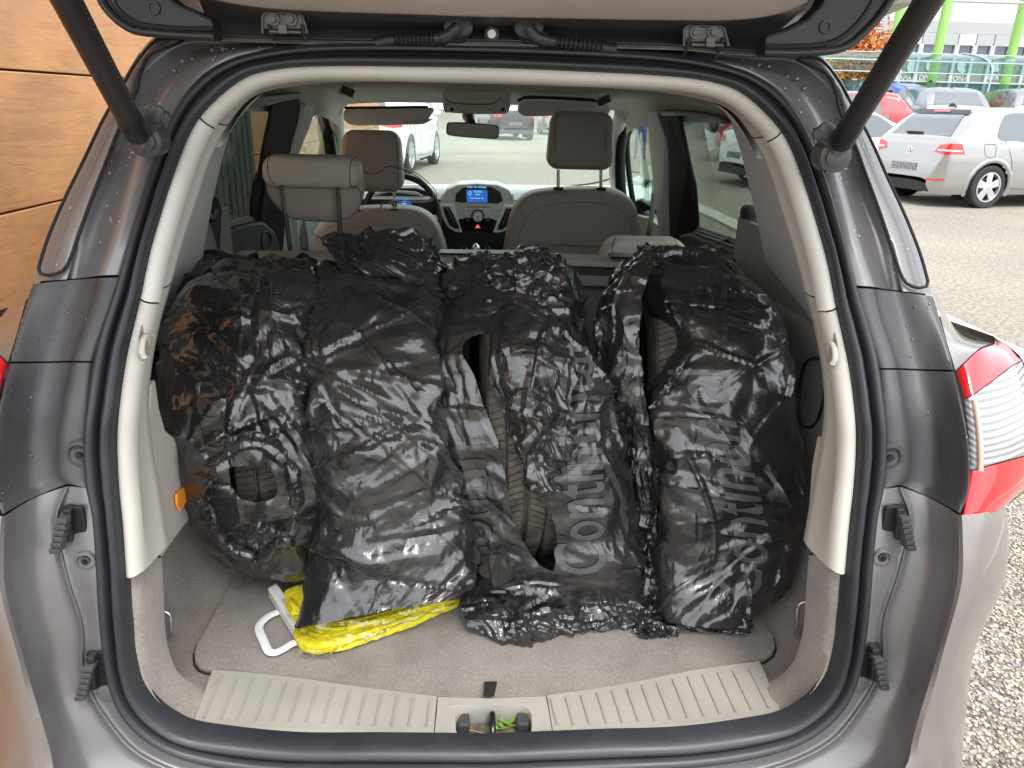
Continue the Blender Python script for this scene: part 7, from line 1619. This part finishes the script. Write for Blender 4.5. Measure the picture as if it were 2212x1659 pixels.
def ringpoly(outer_, inner_, z0, z1, n=120):
    oo, ii_ = crom(np.array([P(u, v, z=z1) for u, v in outer_]), 400, True), crom(np.array([P(u, v, z=z1) for u, v in inner_]), 400, True); c0 = ii_.mean(0)
    def by(q, th):
        a = np.arctan2(q[:, 1]-c0[1], q[:, 0]-c0[0]); o = np.argsort(a); aa = np.r_[a[o]-2*math.pi, a[o], a[o]+2*math.pi]; qq = np.vstack([q[o]]*3); return np.stack([np.interp(th, aa, qq[:, i]) for i in range(3)], 1)
    th_ = np.linspace(-math.pi, math.pi, n, endpoint=False); A_, B_2 = by(oo, th_), by(ii_, th_); R_ = np.array([A_+[0, 0, z0-z1], A_, B_2, B_2+[0, 0, z0-z1], A_+[0, 0, z0-z1]]); return R_.reshape(-1, 3), grid_faces(5, n, True)
m_white = M("white_plastic", (.82, .82, .80), .4)
loop = crom(np.array([P(u, v, z=zm+.009) for u, v in ((600, 1322), (580, 1331), (562, 1348), (560, 1362), (570, 1385), (580, 1406), (592, 1410), (612, 1402), (628, 1392), (638, 1388))]), 90)
V, F = tube(loop, .0072, 12, flat=.45); pk("handle_loop", (V, F), m_white)
bar = np.array([P(u, v, z=zm+.0)[:2] for u, v in ((581, 1296), (600, 1284), (672, 1392), (660, 1408), (648, 1404))]); V, F = prism([tuple(q) for q in bar], zm+.004, zm+.026, 'z'); pk("handle_bar", (V, F), m_white, smooth=False, bev=.002)
m_film = glassmat("clear_film", (.93, .93, .88), 2.2, .08)
fg = free_grid([[(605, 1278, .35), (640, 1262, .36), (720, 1262, .36)], [(625, 1330, .29), (680, 1330, .29), (800, 1320, .29)], [(648, 1412, .235), (720, 1400, .235), (850, 1362, .25)], [(662, 1431, .222), (722, 1414, .225), (860, 1370, .25)]])
fg[..., 2] = zm+.034; fg[-1, :, 2] = zm+.004; fg[0, :, 2] = zm+.03
for i, vv in enumerate((1270, 1330, 1405, 1430)):
    for j in range(3): pass
rowsF = [[(600, 1276), (650, 1262), (720, 1262), (900, 1255)], [(622, 1330), (690, 1330), (790, 1322), (960, 1290)], [(650, 1405), (716, 1398), (830, 1362), (985, 1308)], [(662, 1431), (722, 1413), (850, 1372), (990, 1312)]]
zs_ = [zm+.03, zm+.036, zm+.028, zm+.003]
fg = np.array([[P(u, v, z=z_) for u, v in r] for r, z_ in zip(rowsF, zs_)])
X = bag_sheet(fg, 77, n=12, m=24, big=.15, fine=.25, cnt=20); X[..., 2] = np.maximum(X[..., 2], zm+.002); pk("clear_wrap", (X.reshape(-1, 3), grid_faces(*X.shape[:2])), m_film, fix=False)
